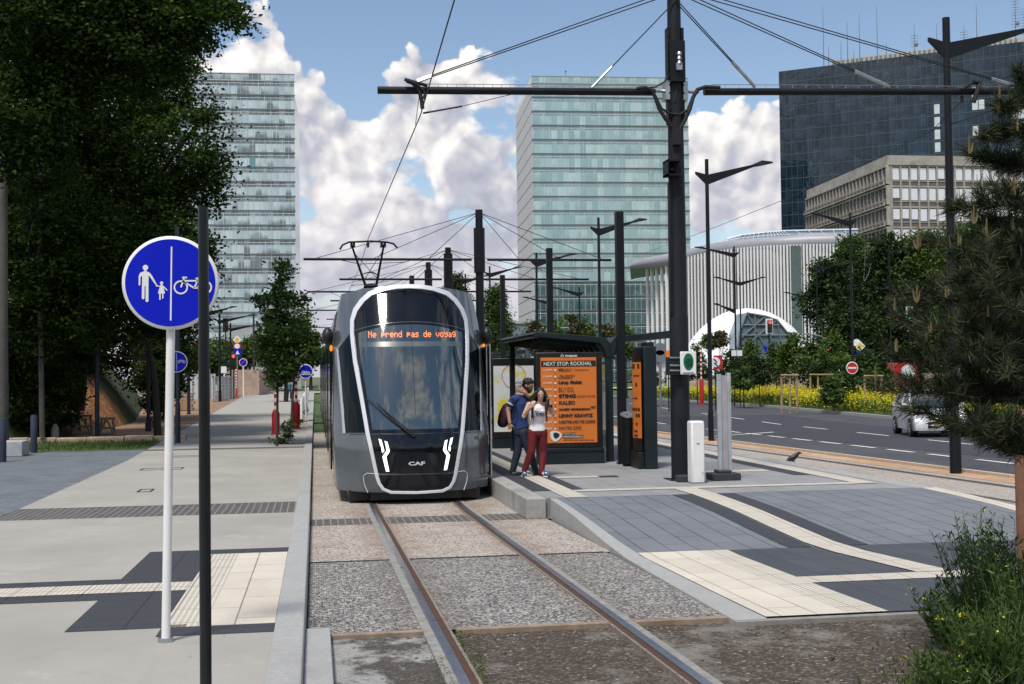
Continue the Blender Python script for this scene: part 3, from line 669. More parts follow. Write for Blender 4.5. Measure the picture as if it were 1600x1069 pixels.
# concert hall with white columns
WCOL = mat('white_column', (.72, .72, .71), .45, 0, .05); HWALL = mat('hall_wall', (.21, .215, .22), .6, 0, .12, .3); SOFF = mat('white_metal_roof_edge', (.29, .30, .33), .4, 0, .08, .4)
zc = 17.5
cpts = [(1008, 428), (1045, 418), (1075, 409), (1110, 401.5), (1150, 396), (1200, 392), (1262, 390), (1330, 390)]
cw_ = [at(a, b, solveY(a, b, zc)) for a, b in cpts]
def hallpt(px):
    for (a, pa), (b, pb) in zip(zip([c[0] for c in cpts], cw_), list(zip([c[0] for c in cpts], cw_))[1:]):
        if px <= b: return pa.lerp(pb, (px-a)/(b-a))
    return cw_[-1]
hall = thing('concert_hall', 'concert hall ringed by slim white columns under a curved white roof rim', 'building', (cw_[4].x, cw_[4].y, 0))
for x in [1011.5, 1019.3, 1026.8, 1034.5, 1042] + [1050+i*5.15 for i in range(51)]:
    p = hallpt(x); MB().tube([(p.x, p.y, 0), (p.x, p.y, 18.2)], .135 if x > 1045 else .27, 8).build('column', WCOL, hall)
rows = []
for dz in (0, 18):
    rows.append([(hallpt(x)+Vector((-.1, 3.2, 0))).xy.to_3d()+Vector((0, 0, dz)) for x in range(1072, 1331, 8)])
MB().grid(rows).build('wall', HWALL, hall)
mb = MB()
for i, x in enumerate([1074+j*5.15 for j in range(48)]):
    p = hallpt(x)+Vector((.3, 1.6, 0)); mb.tube([(p.x, p.y, 0), (p.x, p.y, 18)], .10, 6)
mb.build('inner_colonnade', WCOL, hall)
mb = MB(); p = hallpt(1242)+Vector((0, -.3, 0)); mb.box(p.x-.55, p.x+.6, p.y-.2, p.y+3, 0, 18); mb.build('glazed_slot', mat('green_glass_slot', (.10, .15, .14), .2, .2), hall, sm=False)
rim = [(984, 417, .25), (992, 414, .6), (1010, 411, .95), (1045, 406, 1.1), (1075, 401, 1.2), (1110, 393, 1.25), (1150, 387, 1.3), (1200, 383, 1.3), (1265, 379.5, 1.35), (1335, 378, 1.4)]
mb = MB(); pl = []
for a, b, rr in rim:
    p = at(a, b, solveY(a, b, 18.9)-2.5); pl.append((p, rr*.85))
mb.tube([p for p, _ in pl], [r_ for _, r_ in pl], 14)
mb.build('roof_rim', SOFF, hall, ang=1.2)
mb = MB(); mb.grid([[p for p, _ in pl], [p+Vector((6, 22, -.3)) for p, _ in pl]]); mb.build('roof_deck', SOFF, hall)
BGL = mat('blue_roof_glass', (.06, .10, .20), .15, .3, .5, .3, spec=.8)
f_ = [(1112, 384.5), (1150, 379), (1200, 375), (1240, 373), (1340, 371)]; g_ = [(1135, 375), (1158, 369), (1200, 364.5), (1225, 362.5), (1340, 360)]
mb = MB(); A = [at(a, b, solveY(1150, 387, 18.9)+2) for a, b in f_]; B = [at(a, b, solveY(1150, 387, 18.9)+13) for a, b in g_]
mb.grid([A, B]); mb.grid([B, [b+Vector((2, 8, -1)) for b in B]])
mb.mat(1)
for i in range(24):
    t0 = i/24*(len(A)-1); k = int(t0); u = t0-k; mb.tube([A[k].lerp(A[k+1], u)+Vector((0, 0, .08)), B[k].lerp(B[k+1], u)+Vector((0, 0, .08))], .07, 4)
mb.tube([a.lerp(b, .5)+Vector((0, 0, .1)) for a, b in zip(A, B)], .07, 4); mb.tube([b+Vector((0, 0, .1)) for b in B], .2, 5)
mb.build('glass_roof', [BGL, FRAMEP], hall, sm=False)
p = at(1181, 520, 142)
sh = thing('white_shell_pavilion', 'white curved shell pavilion with a slanted glass front, before the concert hall', 'building', (p.x, p.y, 0))
MB().ball((p.x, p.y+3, -2), (9.8, 5.5, 12.0), 40, 20).build('shell', mat('white_shell_panels', (.80, .81, .84), .4, 0, .03), sh)
cs = [(1167, 489), (1155, 520), (1152, 560), (1240, 560), (1232, 522), (1214, 500), (1196, 494)]
mb = MB().prism([at(a, b, 138) for a, b in cs][::-1], (0, 3.5, 0)); mb.build('glass_front', mat('grey_glass_front', (.16, .22, .27), .15, .2, .3, .5, spec=.8), sh, sm=False)
mb = MB(); pp = [at(a, b, 137.9) for a, b in cs]; mb.tube(pp+[pp[0]], .12, 5)
for a, b in (((1167, 489), (1205, 560)), ((1180, 491), (1180, 560)), ((1196, 494), (1212, 560)), ((1214, 500), (1225, 560)), ((1160, 508), (1222, 508)), ((1155, 524), (1234, 524)), ((1196, 494), (1156, 530)), ((1214, 500), (1160, 545))): mb.tube([at(*a, 137.9), at(*b, 137.9)], .09, 5)
mb.build('glass_frame', FRAMED, sh)
# small low buildings at the far ends of the streets
def lowb(name, label, x0, x1, ytop, Y, m, band=None, wind=None, yb=592):
    a = at(x0, ytop, Y); b = at(x1, ytop, Y); r = thing(name, label, 'building', ((a.x+b.x)/2, Y, 0))
    MB().box(a.x, b.x, Y, Y+12, 0, a.z-.4).build('wall', m, r, sm=False)
    MB().box(a.x-.2, b.x+.2, Y-.2, Y+12.2, a.z-.4, a.z).build('roof', band or FRAMEG, r, sm=False)
    if wind:
        for i in range(wind):
            x = a.x+(b.x-a.x)*(i+.2)/wind; MB().box(x, x+(b.x-a.x)*.6/wind, Y-.06, Y, (a.z)*.35, a.z*.72).build('window', WGL, r, sm=False)
    return r
lowb('low_building', 'low white building with a red band at its eaves, below the pale tower', 300, 352, 532, 205, WHITEP, REDP, 6)
lowb('glazed_pavilion', 'grey glazed pavilion at the foot of the pale tower', 352, 470, 505, 225, FRAMEG, FRAMEG, 12)
lowb('dark_pavilion', 'low dark flat-roofed building with a white roof edge, between tram and shelter', 764, 796, 528, 110, SHEL, WHITEP, 2)
lowb('curved_roof_building', 'dark low building with a pale roof at the foot of the teal tower side', 772, 830, 502, 190, FRAMED, FRAMEG, 4)
# ================================================================ TRAM
XC, YN = 1.65, 20.1
TBODY = mat('tram_grey_paint', (.14, .16, .175), .18, .6, .05, 2, coat=.6)
TBLK = mat('tram_gloss_black', (.003, .005, .009), .07, 0, .3, 2, spec=.45)
TGLS = mat('tram_windscreen_glass', (.010, .030, .042), .04, .0, .4, .8, spec=.5, coat=0, ior=2.2)
TGL2 = mat('tram_side_glass', (.004, .007, .009), .08, 0, .3, 1, spec=.2)
TWHT = mat('tram_white_frame', (.70, .72, .75), .28, .25, .04, 3, coat=.4)
TSIL = mat('tram_silver_strip', (.62, .64, .66), .25, .8, .06, 5)
HLIT = mat('tram_daylight_lamp', (.9, .9, .88), .3, emit=(1, .98, .93), es=1.2)
LEDO = mat('orange_led_dots', (.9, .2, .05), .4, emit=(1, .22, .07), es=1.1)
AMBER = mat('amber_lamp', (.85, .30, .02), .3, emit=(1, .35, .02), es=.5)
def Ln(z): return 0.02 if z < .9 else .02+1.28*((z-.9)/2.8)**1.3
def Bn(u): return .80*(abs(u)/1.3)**3.2
def S(u, z, off=0.0):
    p = Vector((XC+u, YN+Ln(z)+Bn(u), z))
    if off:
        e = 1e-3; du = Vector((e, Bn(u+e)-Bn(u), 0)); dz = Vector((0, Ln(z+e)-Ln(z), e)); p += du.cross(dz).normalized()*off
    return p
def hit(px, py):
    Y = 20.5
    for i in range(40):
        p = at(px, py, Y); Y = .5*Y+.5*(YN+Ln(p.z)+Bn(max(-1.45, min(1.45, p.x-XC))))
    return p.x-XC, p.z
tram = thing('tram', 'dark grey tram with a white-framed rounded nose standing at the platform', 'tram', (XC, YN, 0))
def hwB(z):
    P = [(.1, 1.28), (.5, 1.32), (1.3, 1.35), (2.6, 1.32), (3.1, 1.27), (3.45, 1.20), (3.75, 1.13)]
    for (a, b), (c, d) in zip(P[:-1], P[1:]):
        if z <= c: return b+(d-b)*(z-a)/(c-a)
    return P[-1][1]
def ztp(u): return 3.70-.10*(abs(u)/1.1)**2.0
# front shell + start of the sides
mb = MB(); rows = []; N = 90
for i in range(60):
    t = i/59; row = []
    zz = .20+t*3.4
    hw = hwB(zz)
    for yb in (26.0, 23.5, 22.0, 21.5): row.append(Vector((XC-hw-.0, max(yb, YN+Ln(zz)+Bn(hw)+.05*(yb-21)), zz)))
    for k in range(N+1):
        u = -hw+2*hw*k/N; z = .20+t*(ztp(u)-.20)
        row.append(S(u, z))
    for yb in (21.5, 22.0, 23.5, 26.0): row.append(Vector((XC+hw, max(yb, YN+Ln(zz)+Bn(hw)+.05*(yb-21)), zz)))
    rows.append(row)
mb.grid(rows)
topr = rows[-1]; mb.grid([topr, [Vector((p.x, max(p.y, 22.4) if abs(p.x-XC) < 1.3 else p.y, p.z-.02)) for p in topr], [Vector((XC+(p.x-XC)*.9, 26, 3.5)) for p in topr]])
mb.add([r for r in rows[0]], [tuple(range(len(rows[0])))])
mb.build('nose_shell', TBODY, tram, ang=.9)
mb = MB(); mb.box(XC-1.1, XC+1.1, YN+.45, 26, .04, .22); mb.box(XC-.75, XC+.75, YN+.22, YN+.5, .06, .2); mb.build('underframe', BLACK, tram)
def pxy(pts, n=4):        # densify a pixel outline, convert to (u, z)
    out = []
    for (a, b), (c, d) in zip(pts[:-1], pts[1:]):
        for k in range(n): out.append(hit(a+(c-a)*k/n, b+(d-b)*k/n))
    out.append(hit(*pts[-1])); return out
def cu(py): return hit(645+6*(py-445)/327, py)[0]
def hc(px, py): u, z = hit(px, py); return u-cu(py), z
def pxc(pts, n=4):
    out = []
    for (a, b), (c, d) in zip(pts[:-1], pts[1:]):
        for k in range(n): out.append(hc(a+(c-a)*k/n, b+(d-b)*k/n))
    out.append(hc(*pts[-1])); return out
OUT = [(645, 445), (625, 446), (605, 449), (582, 456.5), (569, 468), (558, 483), (552.5, 500), (551.6, 522), (552.4, 537), (555, 567), (558.5, 590), (571.5, 678), (579, 712), (586, 744), (590, 756), (597, 766), (610, 771.5), (645, 772)]
INN = [(645, 454.5), (627, 455), (609, 458), (589, 465), (578, 474), (567, 488), (560.5, 503), (559.5, 522), (560.5, 538), (563, 567), (567, 590), (580, 678), (587, 712), (594, 744), (597, 754), (602, 761), (613, 765), (645, 765.5)]
o_ = pxc(OUT); i_ = pxc(INN); sh_ = 0
i_ = [(uo+(ui-uo)*.68, zo+(zi-zo)*.68) for (uo, zo), (ui, zi) in zip(o_, i_)]
o_[-1] = (0, o_[-1][1]); i_[-1] = (0, i_[-1][1])
def frame_side(s):
    R_ = []
    for (uo, zo), (ui, zi) in zip(o_, i_):
        R_.append([S(s*uo, zo, .0), S(s*uo, zo, .022), S(s*(uo+ui)/2, (zo+zi)/2, .028), S(s*ui, zi, .022), S(s*ui, zi, .0)])
    return R_
mb = MB(); mb.grid(frame_side(1)); mb.grid([r[::-1] for r in frame_side(-1)]); mb.build('white_frame', TWHT, tram, ang=1.0)
ir = sorted([(z, -u) for u, z in i_ if True], key=lambda q: q[0])
def hwI(z):
    if z <= ir[0][0]: return ir[0][1]
    for (a, b), (c, d) in zip(ir[:-1], ir[1:]):
        if z <= c: return b+(d-b)*(z-a)/max(1e-6, c-a)
    return ir[-1][1]
zpx = lambda y, x=645: hit(x, y)[1]
def patch(name, m, zlo, zhi, k=1.0, off=.006, n=20, rws=14, parent=None, sm=True):
    R_ = []
    for i in range(rws+1):
        t = i/rws; row = []
        for j in range(n+1):
            s = -1+2*j/n; z = zlo(s)*(1-t)+zhi(s)*t; row.append(S(s*hwI(z)*k, z, off))
        R_.append(row)
    return MB().grid(R_).build(name, m, parent or tram, ang=1.2)
zt_, ze_ = zpx(503), zpx(515)
ctop = lambda s: zt_-(zt_-ze_)*s*s
patch('top_panel', TBLK, lambda s: ctop(s)+.012, lambda s: ir[-1][0]-.002, 1.0)
patch('windscreen_surround', TBLK, lambda s: zpx(677), lambda s: ctop(s)-.004, 1.0)
ws = patch('windscreen', TGLS, lambda s: zpx(671), lambda s: ctop(s)-.05, .93, .010)
patch('lower_panel', TBLK, lambda s: zpx(740), lambda s: zpx(678.2), 1.0, .008)
patch('bumper_panel', TBLK, lambda s: ir[0][0], lambda s: zpx(742), 1.0, .012)
mb = MB(); mb.tube([S(0, zt_-.02-i*.12, .011) for i in range(14)], .004, 4); mb.tube([S(0, zt_+.03+i*.07, .008) for i in range(7)], .004, 4); mb.build('glass_seam', BLACK, tram)
# driver's cab seen dimly: sun blind band and dashboard
patch('sun_blind', mat('dim_sun_blind', (.05, .075, .08), .3, 0, .1, spec=.8, coat=.6), lambda s: zpx(542), lambda s: zpx(534), .90, .012, rws=2)
# LED destination line
G5 = {'N': '10001 11001 10101 10011 10001 10001 10001', 'e': '00000 00000 01110 10001 11111 10000 01110', 'p': '00000 00000 11110 10001 11110 10000 10000', 'r': '00000 00000 10110 11001 10000 10000 10000', 'n': '00000 00000 10110 11001 10001 10001 10001', 'd': '00001 00001 01101 10011 10001 10001 01111', 'a': '00000 00000 01110 00001 01111 10001 01111', 's': '00000 00000 01111 10000 01110 00001 11110', 'v': '00000 00000 10001 10001 10001 01010 00100', 'o': '00000 00000 01110 10001 10001 10001 01110', 'y': '00000 10001 10001 01111 00001 00001 01110', 'g': '00000 01111 10001 10001 01111 00001 01110', ' ': '00000 ' * 7}
u0, z0 = hc(580, 519); u1, _ = hc(715, 519); txt = 'Ne prend pas de voyag'; pit = (u1-u0)/(len(txt)*6); mb = MB()
for i, ch in enumerate(txt):
    for rr, bits in enumerate(G5[ch].split()[:7]):
        for c_, b_ in enumerate(bits):
            if b_ == '1':
                u = u0+(i*6+c_)*pit; z = z0-rr*pit*1.35; h = pit*.46; v = pit*.6
                mb.quad(S(u-h, z-v, .016), S(u+h, z-v, .016), S(u+h, z+v, .016), S(u-h, z+v, .016))
mb.build('destination_display', LEDO, tram, sm=False)
def sline(name, pts, r_, m, off=.012, mirror=False, parent=None):
    mb = MB(); q = pxc(pts, 3)
    mb.tube([S(u, z, off) for u, z in q], r_, 6)
    if mirror: mb.tube([S(-u, z, off) for u, z in q], r_, 6)
    return mb.build(name, m, parent or tram)
wp = sline('wiper', [(575, 624), (600, 648), (622, 666), (646, 684)], .014, RUBBER, .05)
sline('wiper_arm', [(590, 632), (612, 653), (630, 668), (650, 684)], .010, RUBBER, .07, parent=None)
sline('service_flap', [(626, 679), (631, 687), (636, 691), (669, 691), (674, 687), (678, 679)], .006, BLACK, .012)
def spoly(pts): return [(560+a/5.626, 600+b/5.626) for a, b in pts]
def spatch(name, pts, m, off=.014, mirror=0, parent=None):
    q = [hc(*p) for p in spoly(pts)]; mb = MB()
    if mirror >= 0: mb.add([S(u, z, off) for u, z in q], [tuple(range(len(q)))])
    if mirror == -1: mb.add([S(-u, z, off) for u, z in q], [tuple(range(len(q)))[::-1]])
    return mb.build(name, m, parent or tram, sm=False)
for mi in (0, -1):
    sg_ = 1 if mi == 0 else -1; Rw = []
    for (la, lb), (ra, rb_) in (((226, 502), (250, 512)), ((236, 545), (260, 550)), ((242, 588), (271, 590)), ((222, 614), (258, 615)), ((208, 640), (240, 640)), ((224, 704), (254, 704)), ((240, 768), (268, 770))):
        (a, az_), (b, bz_) = [hc(560+x/5.626, 600+y/5.626) for x, y in ((la, lb), (ra, rb_))]; Rw.append([S(sg_*a, az_, .018), S(sg_*(a+b)/2, (az_+bz_)/2, .018), S(sg_*b, bz_, .018)][::sg_])
    MB().grid(Rw).build('headlight', HLIT, tram, sm=False)
    spatch('indicator', [(174, 483), (198, 492), (224, 588), (206, 608)], HLIT, .016, mi, parent=None)
    # glass quarter window, silver strip
    Rw = []
    for y, xl, xr in ((519, 552.6, 553), (530, 544, 551.5), (545, 532, 552.3), (567, 533.5, 554.5), (590, 535, 558), (620, 536.5, 562.5), (650, 538, 567), (676, 539.5, 571)):
        a = hc(xl, y); b = hc(xr, y); sg = 1 if mi == 0 else -1
        Rw.append([S(sg*((a[0]+(b[0]-a[0])*k/6)-sh_), a[1]+(b[1]-a[1])*k/6, .012) for k in range(7)][::sg])
    MB().grid(Rw[::-1]).build('quarter_window', TGL2, tram, ang=1.2)
    Rw = []
    for y, xl, xr in ((545, 528, 532), (590, 530.5, 535), (640, 533.5, 538), (677, 535.5, 540)):
        a = hc(xl, y); b = hc(xr, y); Rw.append([S(sg*(a[0]-sh_), a[1], .012), S(sg*((a[0]+b[0])/2-sh_), a[1], .022), S(sg*(b[0]-sh_), b[1], .012)][::sg])
    MB().grid(Rw[::-1]).build('silver_strip', TSIL, tram)
sline('panel_seam', [(546, 679), (573, 678.5), (645, 678.5)], .005, BLACK, .004, True)
sline('bumper_seam', [(588, 741), (645, 741)], .006, BLACK, .016, True)
br_ = [(600, 741.5), (573, 739.5), (567, 744), (569, 757), (574.5, 770)]
sline('bumper_edge', br_, .006, TWHT, .006, True)
u_, z_ = hit(645, 725); u_ = 0
mb = MB(); vs, fs = text_mesh('CAF', .11, .004, 1.35, 'CENTER'); mb.add([S(x, z_-.02+y*.72, .018) for x, y in vs], fs)
mb.build('maker_emblem', HLIT if False else TWHT, tram, sm=False)
u_, z_ = hit(740.5, 687); mb = MB(); vs, fs = text_mesh('102', .075, .001, .8); mb.add([S(u_+x, z_+y, .008) for x, y in vs], fs); mb.build('fleet_number', BLACK, tram, sm=False)
# camera pods and orange repeaters
for s in (-1, 1):
    m_ = MB().ball((XC+s*1.42, 21.75, 2.83), (.10, .13, .16), 14, 10).build('mirror_pod', BLACK, tram)
    MB().tube([(XC+s*1.24, 21.7, 2.86), (XC+s*1.42, 21.75, 2.86)], .04, 8).build('arm', BLACK, m_, world=False) if False else None
    MB().ball((XC+s*1.36, 21.72, 2.62), (.03, .03, .06), 8, 6).build('repeater_lamp', AMBER, m_)
MB().tube([(XC-1.2, 21.75, 2.88), (XC+1.2, 21.75, 2.88)], .03, 8).build('mirror_arm', BLACK, tram)
# open front door leaf on the platform side
dl = MB().box(2.985, 3.03, 21.15, 22.4, .36, 2.62).build('door', TGL2, tram, bevel=.01)
MB().box(3.03, 3.05, 21.12, 21.2, .34, 2.66).box(2.975, 2.985, 21.12, 21.18, .34, 2.66).build('door_edge', TSIL, dl)
# the coaches behind
y = 22.6; L_ = [5.2, 6.2, 6.2, 6.2, 6.2, 6.2, 6.0]
for i, l in enumerate(L_):
    a, b = y, y+l
    mb = MB(); W_ = 1.325
    prof = [(-W_+.03, .22), (-W_, .6), (-W_, 2.9), (-W_+.05, 3.25), (-W_+.22, 3.50), (-.7, 3.58), (.7, 3.58), (W_-.22, 3.50), (W_-.05, 3.25), (W_, 2.9), (W_, .6), (W_-.03, .22)]
    mb.prism([(XC+p, a, q) for p, q in prof], (0, b-a, 0)); car = mb.build('coach', TBODY, tram, ang=.5)
    for s in (-1, 1):
        mb = MB(); xs = sorted((XC+s*(W_+.004), XC+s*(W_+.018))); mb.box(xs[0], xs[1], a+.1, b-.1, 1.15, 2.95); mb.build('window_band', TGL2, car)
        for d0 in (a+1.0, b-2.4):
            mb = MB(); xs = sorted((XC+s*(W_+.006), XC+s*(W_+.04))); mb.box(xs[0], xs[1], d0, d0+1.3, .34, 2.8); dd = mb.build('door', TGL2, car, bevel=.01)
            mb = MB(); xs = sorted((XC+s*(W_+.04), XC+s*(W_+.07))); mb.box(xs[0], xs[1], d0+.1, d0+.16, 1.45, 1.6); mb.build('door_button', AMBER, dd)
    MB().box(XC-.8, XC+.8, a+.5, b-.5, 3.58, 3.78).build('roof_box', TBODY, car, bevel=.05)
    if i < len(L_)-1: MB().box(XC-1.15, XC+1.15, b, b+.5, .35, 3.35).build('bellows', BLACK, tram)
    MB().box(XC-1.15, XC+1.15, a, b, .06, .22).build('underframe', BLACK, tram)
    y = b+.5
# pantograph
PY = 36.0
pg = MB().box(XC-.5, XC+.5, PY-.5, PY+.6, 3.75, 3.95).build('pantograph', DARK, tram)
A = lambda x, yy, dy=0: at(x, yy, PY+dy)
mb = MB()
for px in ((549, 571), (600, 588)): mb.tube([A(px[0], 382, .0), A(px[1], 446, .35)], [.028, .04], 8)
mb.tube([A(571, 446, .35), (XC-.2, PY+.6, 3.95)], .05, 8).tube([A(588, 446, .35), (XC+.2, PY+.6, 3.95)], .05, 8)
mb.tube([A(568, 428, .3), A(574, 426, .3), A(583, 426, .3), A(589, 429, .3)], .02, 6).tube([A(569, 447, .35), A(590, 447, .35)], .07, 8)
mb.tube([A(553, 395, .1), A(590, 436, .3)], .010, 4).tube([A(596, 395, .1), A(570, 436, .3)], .010, 4)
mb.build('pantograph_arm', DARK, pg)
mb = MB()
for dy in (-.2, .2): mb.tube([A(531, 390, dy), A(535, 383, dy), A(545, 378.5, dy), A(580, 377, dy), A(605, 378.5, dy), A(615, 381, dy), A(621, 388, dy)], .028, 8)
for px in (549, 553, 575, 596, 601): mb.box(A(px, 380).x-.03, A(px, 380).x+.03, PY-.2, PY+.2, A(px, 384).z-.04, A(px, 380).z)
mb.build('collector_head', DARK, pg)
for px in (569, 590): MB().lathe([(.05, 0), (.09, .05), (.05, .08), (.09, .12), (.05, .16), (.09, .2), (.05, .24)], (A(px, 449, .35).x, PY+.4, 4.45), 10).build('insulator', STEEL, pg)
# ================================================================ OVERHEAD LINE POLES
def stay(mb, a, b, r_=.012, dbl=0, cl=0):
    a, b = Vector(a), Vector(b); mb.mat(0)
    for s in ((-1, 1) if dbl else (0,)):
        o = Vector((0, 0, s*dbl/2)); mb.tube([a+o, b+o*.3], r_, 5)
    if cl:
        d = (a-b).normalized(); mb.mat(1)
        for s in ((-1, 1) if dbl else (0,)): o = Vector((0, 0, s*dbl/2*.4)); mb.tube([b+o, b+o+d*cl], r_*2.2, 6)
    return mb
P1x, P1y = 6.12, 19.95
pole = thing('overhead_line_pole', 'thick dark pole nearest the ramp, carrying the green sign and long cross arm', 'pole', (P1x, P1y, .3), 'overhead line poles along the platform')
def poleX(z): return P1x
MB().lathe([(.165, 0), (.165, .02), (.160, 2.75), (.155, 2.78), (.150, 2.80), (.145, 4.4), (.13, 6.2), (.105, 9.2)], (P1x, P1y, .3), 28).build('mast', DARK2, pole)
mb = MB(); mb.box(P1x-.145, P1x-.10, P1y-.08, P1y+.08, 6.35, 8.0).box(P1x+.10, P1x+.145, P1y-.08, P1y+.08, 6.35, 8.0).box(P1x-.12, P1x+.13, P1y-.19, P1y-.09, 7.05, 7.75)
for i in range(11):
    for x in (P1x-.125, P1x+.125): mb.tube([(x, P1y-.10, 6.45+i*.14), (x, P1y-.083, 6.45+i*.14)], .016, 6)
mb.build('bolted_bracket', DARK, pole)
for s, z in ((-1, 6.92), (1, 6.92), ):
    mb = MB(); mb.box(P1x+s*.16-.04, P1x+s*.16+.04, P1y-.1, P1y+.1, z-.16, z+.16); mb.tube([(P1x+s*.16, P1y, z), (P1x+s*.42, P1y, z)], .03, 8); mb.build('arm_clevis', STEEL, pole)
for i, s in enumerate((-1, 1)):
    a = at(1023, 144, P1y) if s < 0 else at(1100, 143.5, P1y); b = at(590, 141, P1y) if s < 0 else at(1660, 143, P1y)
    MB().tube([a, b], .062, 14).build('cross_arm', DARK, pole)
    # thin safety line above the arm
    mb = MB(); o1, o2 = (at(1003, 134, P1y), at(642, 131, P1y)) if s < 0 else (at(1112, 132, P1y), at(1640, 136, P1y))
    mb.tube([o1, o2], .006, 4); n = 26
    for k in range(n): q = o1.lerp(o2, k/n); mb.tube([q, q-Vector((0, 0, .1))], .004, 4)
    mb.build('safety_line', STEEL, pole)
H = at(1052, 2, P1y)
mb = MB(); T0 = Vector((P1x, P1y-.12, 8.62)); T1 = Vector((P1x, P1y-.12, 8.45)); T2 = T0+Vector((0, 0, .05))
stay(mb, T0, at(652, 127, P1y), .010, .07, .25); stay(mb, T1, at(925, 137, P1y), .010, 0, .5)
stay(mb, T1, at(1180, 136, P1y), .010, .06, .6); stay(mb, T0, at(1390, 136, P1y), .010, .07, .7); stay(mb, T2, at(1596, 137, P1y), .010, .07, .6)
mb.build('stay_cables', [CABLE, STEEL], pole)
def hose(mb, pts, r_=.035): 
    P = [at(a, b, P1y-.12) for a, b in pts]; mb.tube(P, r_, 8)
mb = MB()
hose(mb, [(995, 139), (1008, 137), (1018, 141), (1024, 152), (1030, 170), (1040, 186), (1052, 200), (1056, 212)]); hose(mb, [(1125, 137), (1102, 136), (1090, 140), (1083, 152), (1078, 170), (1070, 188), (1062, 202), (1058, 212)])
hose(mb, [(1024, 150), (1034, 170), (1048, 178), (1062, 179), (1074, 172), (1082, 152)], .022); hose(mb, [(1002, 138), (1025, 136), (1038, 128), (1044, 120)], .014)
hose(mb, [(1061, 92), (1062, 112), (1058, 135), (1054, 160)], .018)
q = at(1057, 214, P1y-.14); mb.cbox(q, (.14, .12, .28)); mb.build('feeder_hoses', RUBBER, pole)
mb = MB(); q = at(1061.5, 92, P1y-.22); mb.lathe([(.03, -.12), (.05, -.08), (.03, -.04), (.05, 0), (.03, .04), (.05, .08), (.03, .12)], q, 10); q2 = at(1061, 104, P1y-.22); mb.cbox(q2, (.10, .06, .12)); q3 = at(1062, 83, P1y-.21); mb.cbox(q3, (.06, .01, .04)); mb.build('isolator', STEEL, pole)
mb = MB(); a = at(1038, 252, P1y-.1); b = at(1046, 277, P1y-.1)
mb.box(a.x, a.x+.02, P1y-.3, P1y, b.z, a.z).box(a.x, P1x, P1y-.3, P1y-.02, a.z-.03, a.z).box(a.x, P1x, P1y-.3, P1y-.02, b.z, b.z+.03).ball((a.x+.09, P1y-.15, b.z+.12), .06, 10, 8).build('camera_cage', DARK, pole)
a = at(1045, 284, P1y-.05); b = at(1049, 494, P1y-.05); MB().box(a.x-.01, a.x+.05, P1y-.1, P1y+.02, b.z, a.z).build('conduit', DARK, pole, bevel=.008)
MB().box(P1x-.24, P1x+.2, P1y-.26, P1y+.26, .3, .315).box(P1x-.16, P1x+.0, P1y-.34, P1y-.18, .3, .42).build('base_plate', DARK, pole, bevel=.01)
# contact wire gear near the left arm end
mb = MB(); P = [at(a, b, P1y-.1) for a, b in ((635, 126), (645, 130), (655, 140), (659, 158), (660, 170))]; mb.tube(P, .035, 8); P = [at(a, b, P1y-.14) for a, b in ((632, 124), (650, 131), (663, 142), (664, 156))]; mb.tube(P, .02, 6)
mb.tube([at(632, 124, P1y-.1), at(668, 134, P1y-.1)], .028, 8); mb.build('feeder_loop', RUBBER, pole)
mb = MB(); mb.tube([at(661, 177, P1y-.02), at(722, 166, P1y-.02)], .016, 8).tube([at(722, 166, P1y-.02), at(798, 148, P1y-.02)], .006, 5).tube([at(798, 148, P1y), at(798, 141, P1y)], .02, 6).tube([at(662, 148, P1y), at(658, 178, P1y)], .008, 5).tube([at(655, 150, P1y), at(649, 195, P1y)], .006, 5); mb.build('steady_arm', CABLE, pole)
mb = MB(); P = [at(1520, 128, P1y-.1), at(1530, 130, P1y-.1), at(1527, 142, P1y-.12), at(1521, 160, P1y-.1)]; mb.tube(P, .045, 8).tube([at(1503, 140, P1y-.1), at(1518, 130, P1y-.1)], .03, 8).tube([at(1503, 150, P1y), at(1503, 160, P1y)], .03, 6).tube([at(1503, 158, P1y), at(1456, 204, P1y+1.5)], .008, 4); mb.build('feeder_loop', RUBBER, pole)
# farther poles
def line_pole(Y, x_top, y_top, xl, yarm, xr, label, r0=.17, arms=True):
    t = at(x_top, y_top, Y); x = 6.2; za = at(xl, yarm, Y)
    p = thing('overhead_line_pole', label, 'pole', (x, Y, .3), 'overhead line poles along the platform')
    MB().lathe([(r0, 0), (r0*.95, 4), (r0*.82, t.z-.3)], (x, Y, .3), 12).lathe([(r0*1.25, 0), (r0*1.25, 1.7)], (x, Y, za.z-.5), 8).build('mast', DARK, p)
    R_ = at(xr, yarm, Y).x
    mb = MB().tube([(x-.3, Y, za.z), (za.x, Y, za.z)], .05, 8).tube([(x+.3, Y, za.z), (R_, Y, za.z)], .05, 8); mb.build('cross_arm', DARK, p)
    mb = MB()
    for fx in (.3, .62, .95): 
        for e in (za.x, R_): mb.tube([(x, Y, t.z-.1), (x+(e-x)*fx, Y, za.z)], .012, 4)
    mb.tube([(za.x+1.2, Y, za.z), (1.7, Y, 6.3), (3.4, Y, za.z-.1)], .012, 4)
    mb.build('stay_cables', CABLE, p)
line_pole(45.6, 744, 328, 474, 405, 955, 'second overhead line pole, tall and dark above the tram roof')
line_pole(56.5, 701, 387, 530, 436.5, 920, 'third overhead line pole, just left of the second, above the tram roof')
line_pole(66.5, 669, 410, 479, 456, 830, 'fourth overhead line pole, small, above the middle of the tram roof')
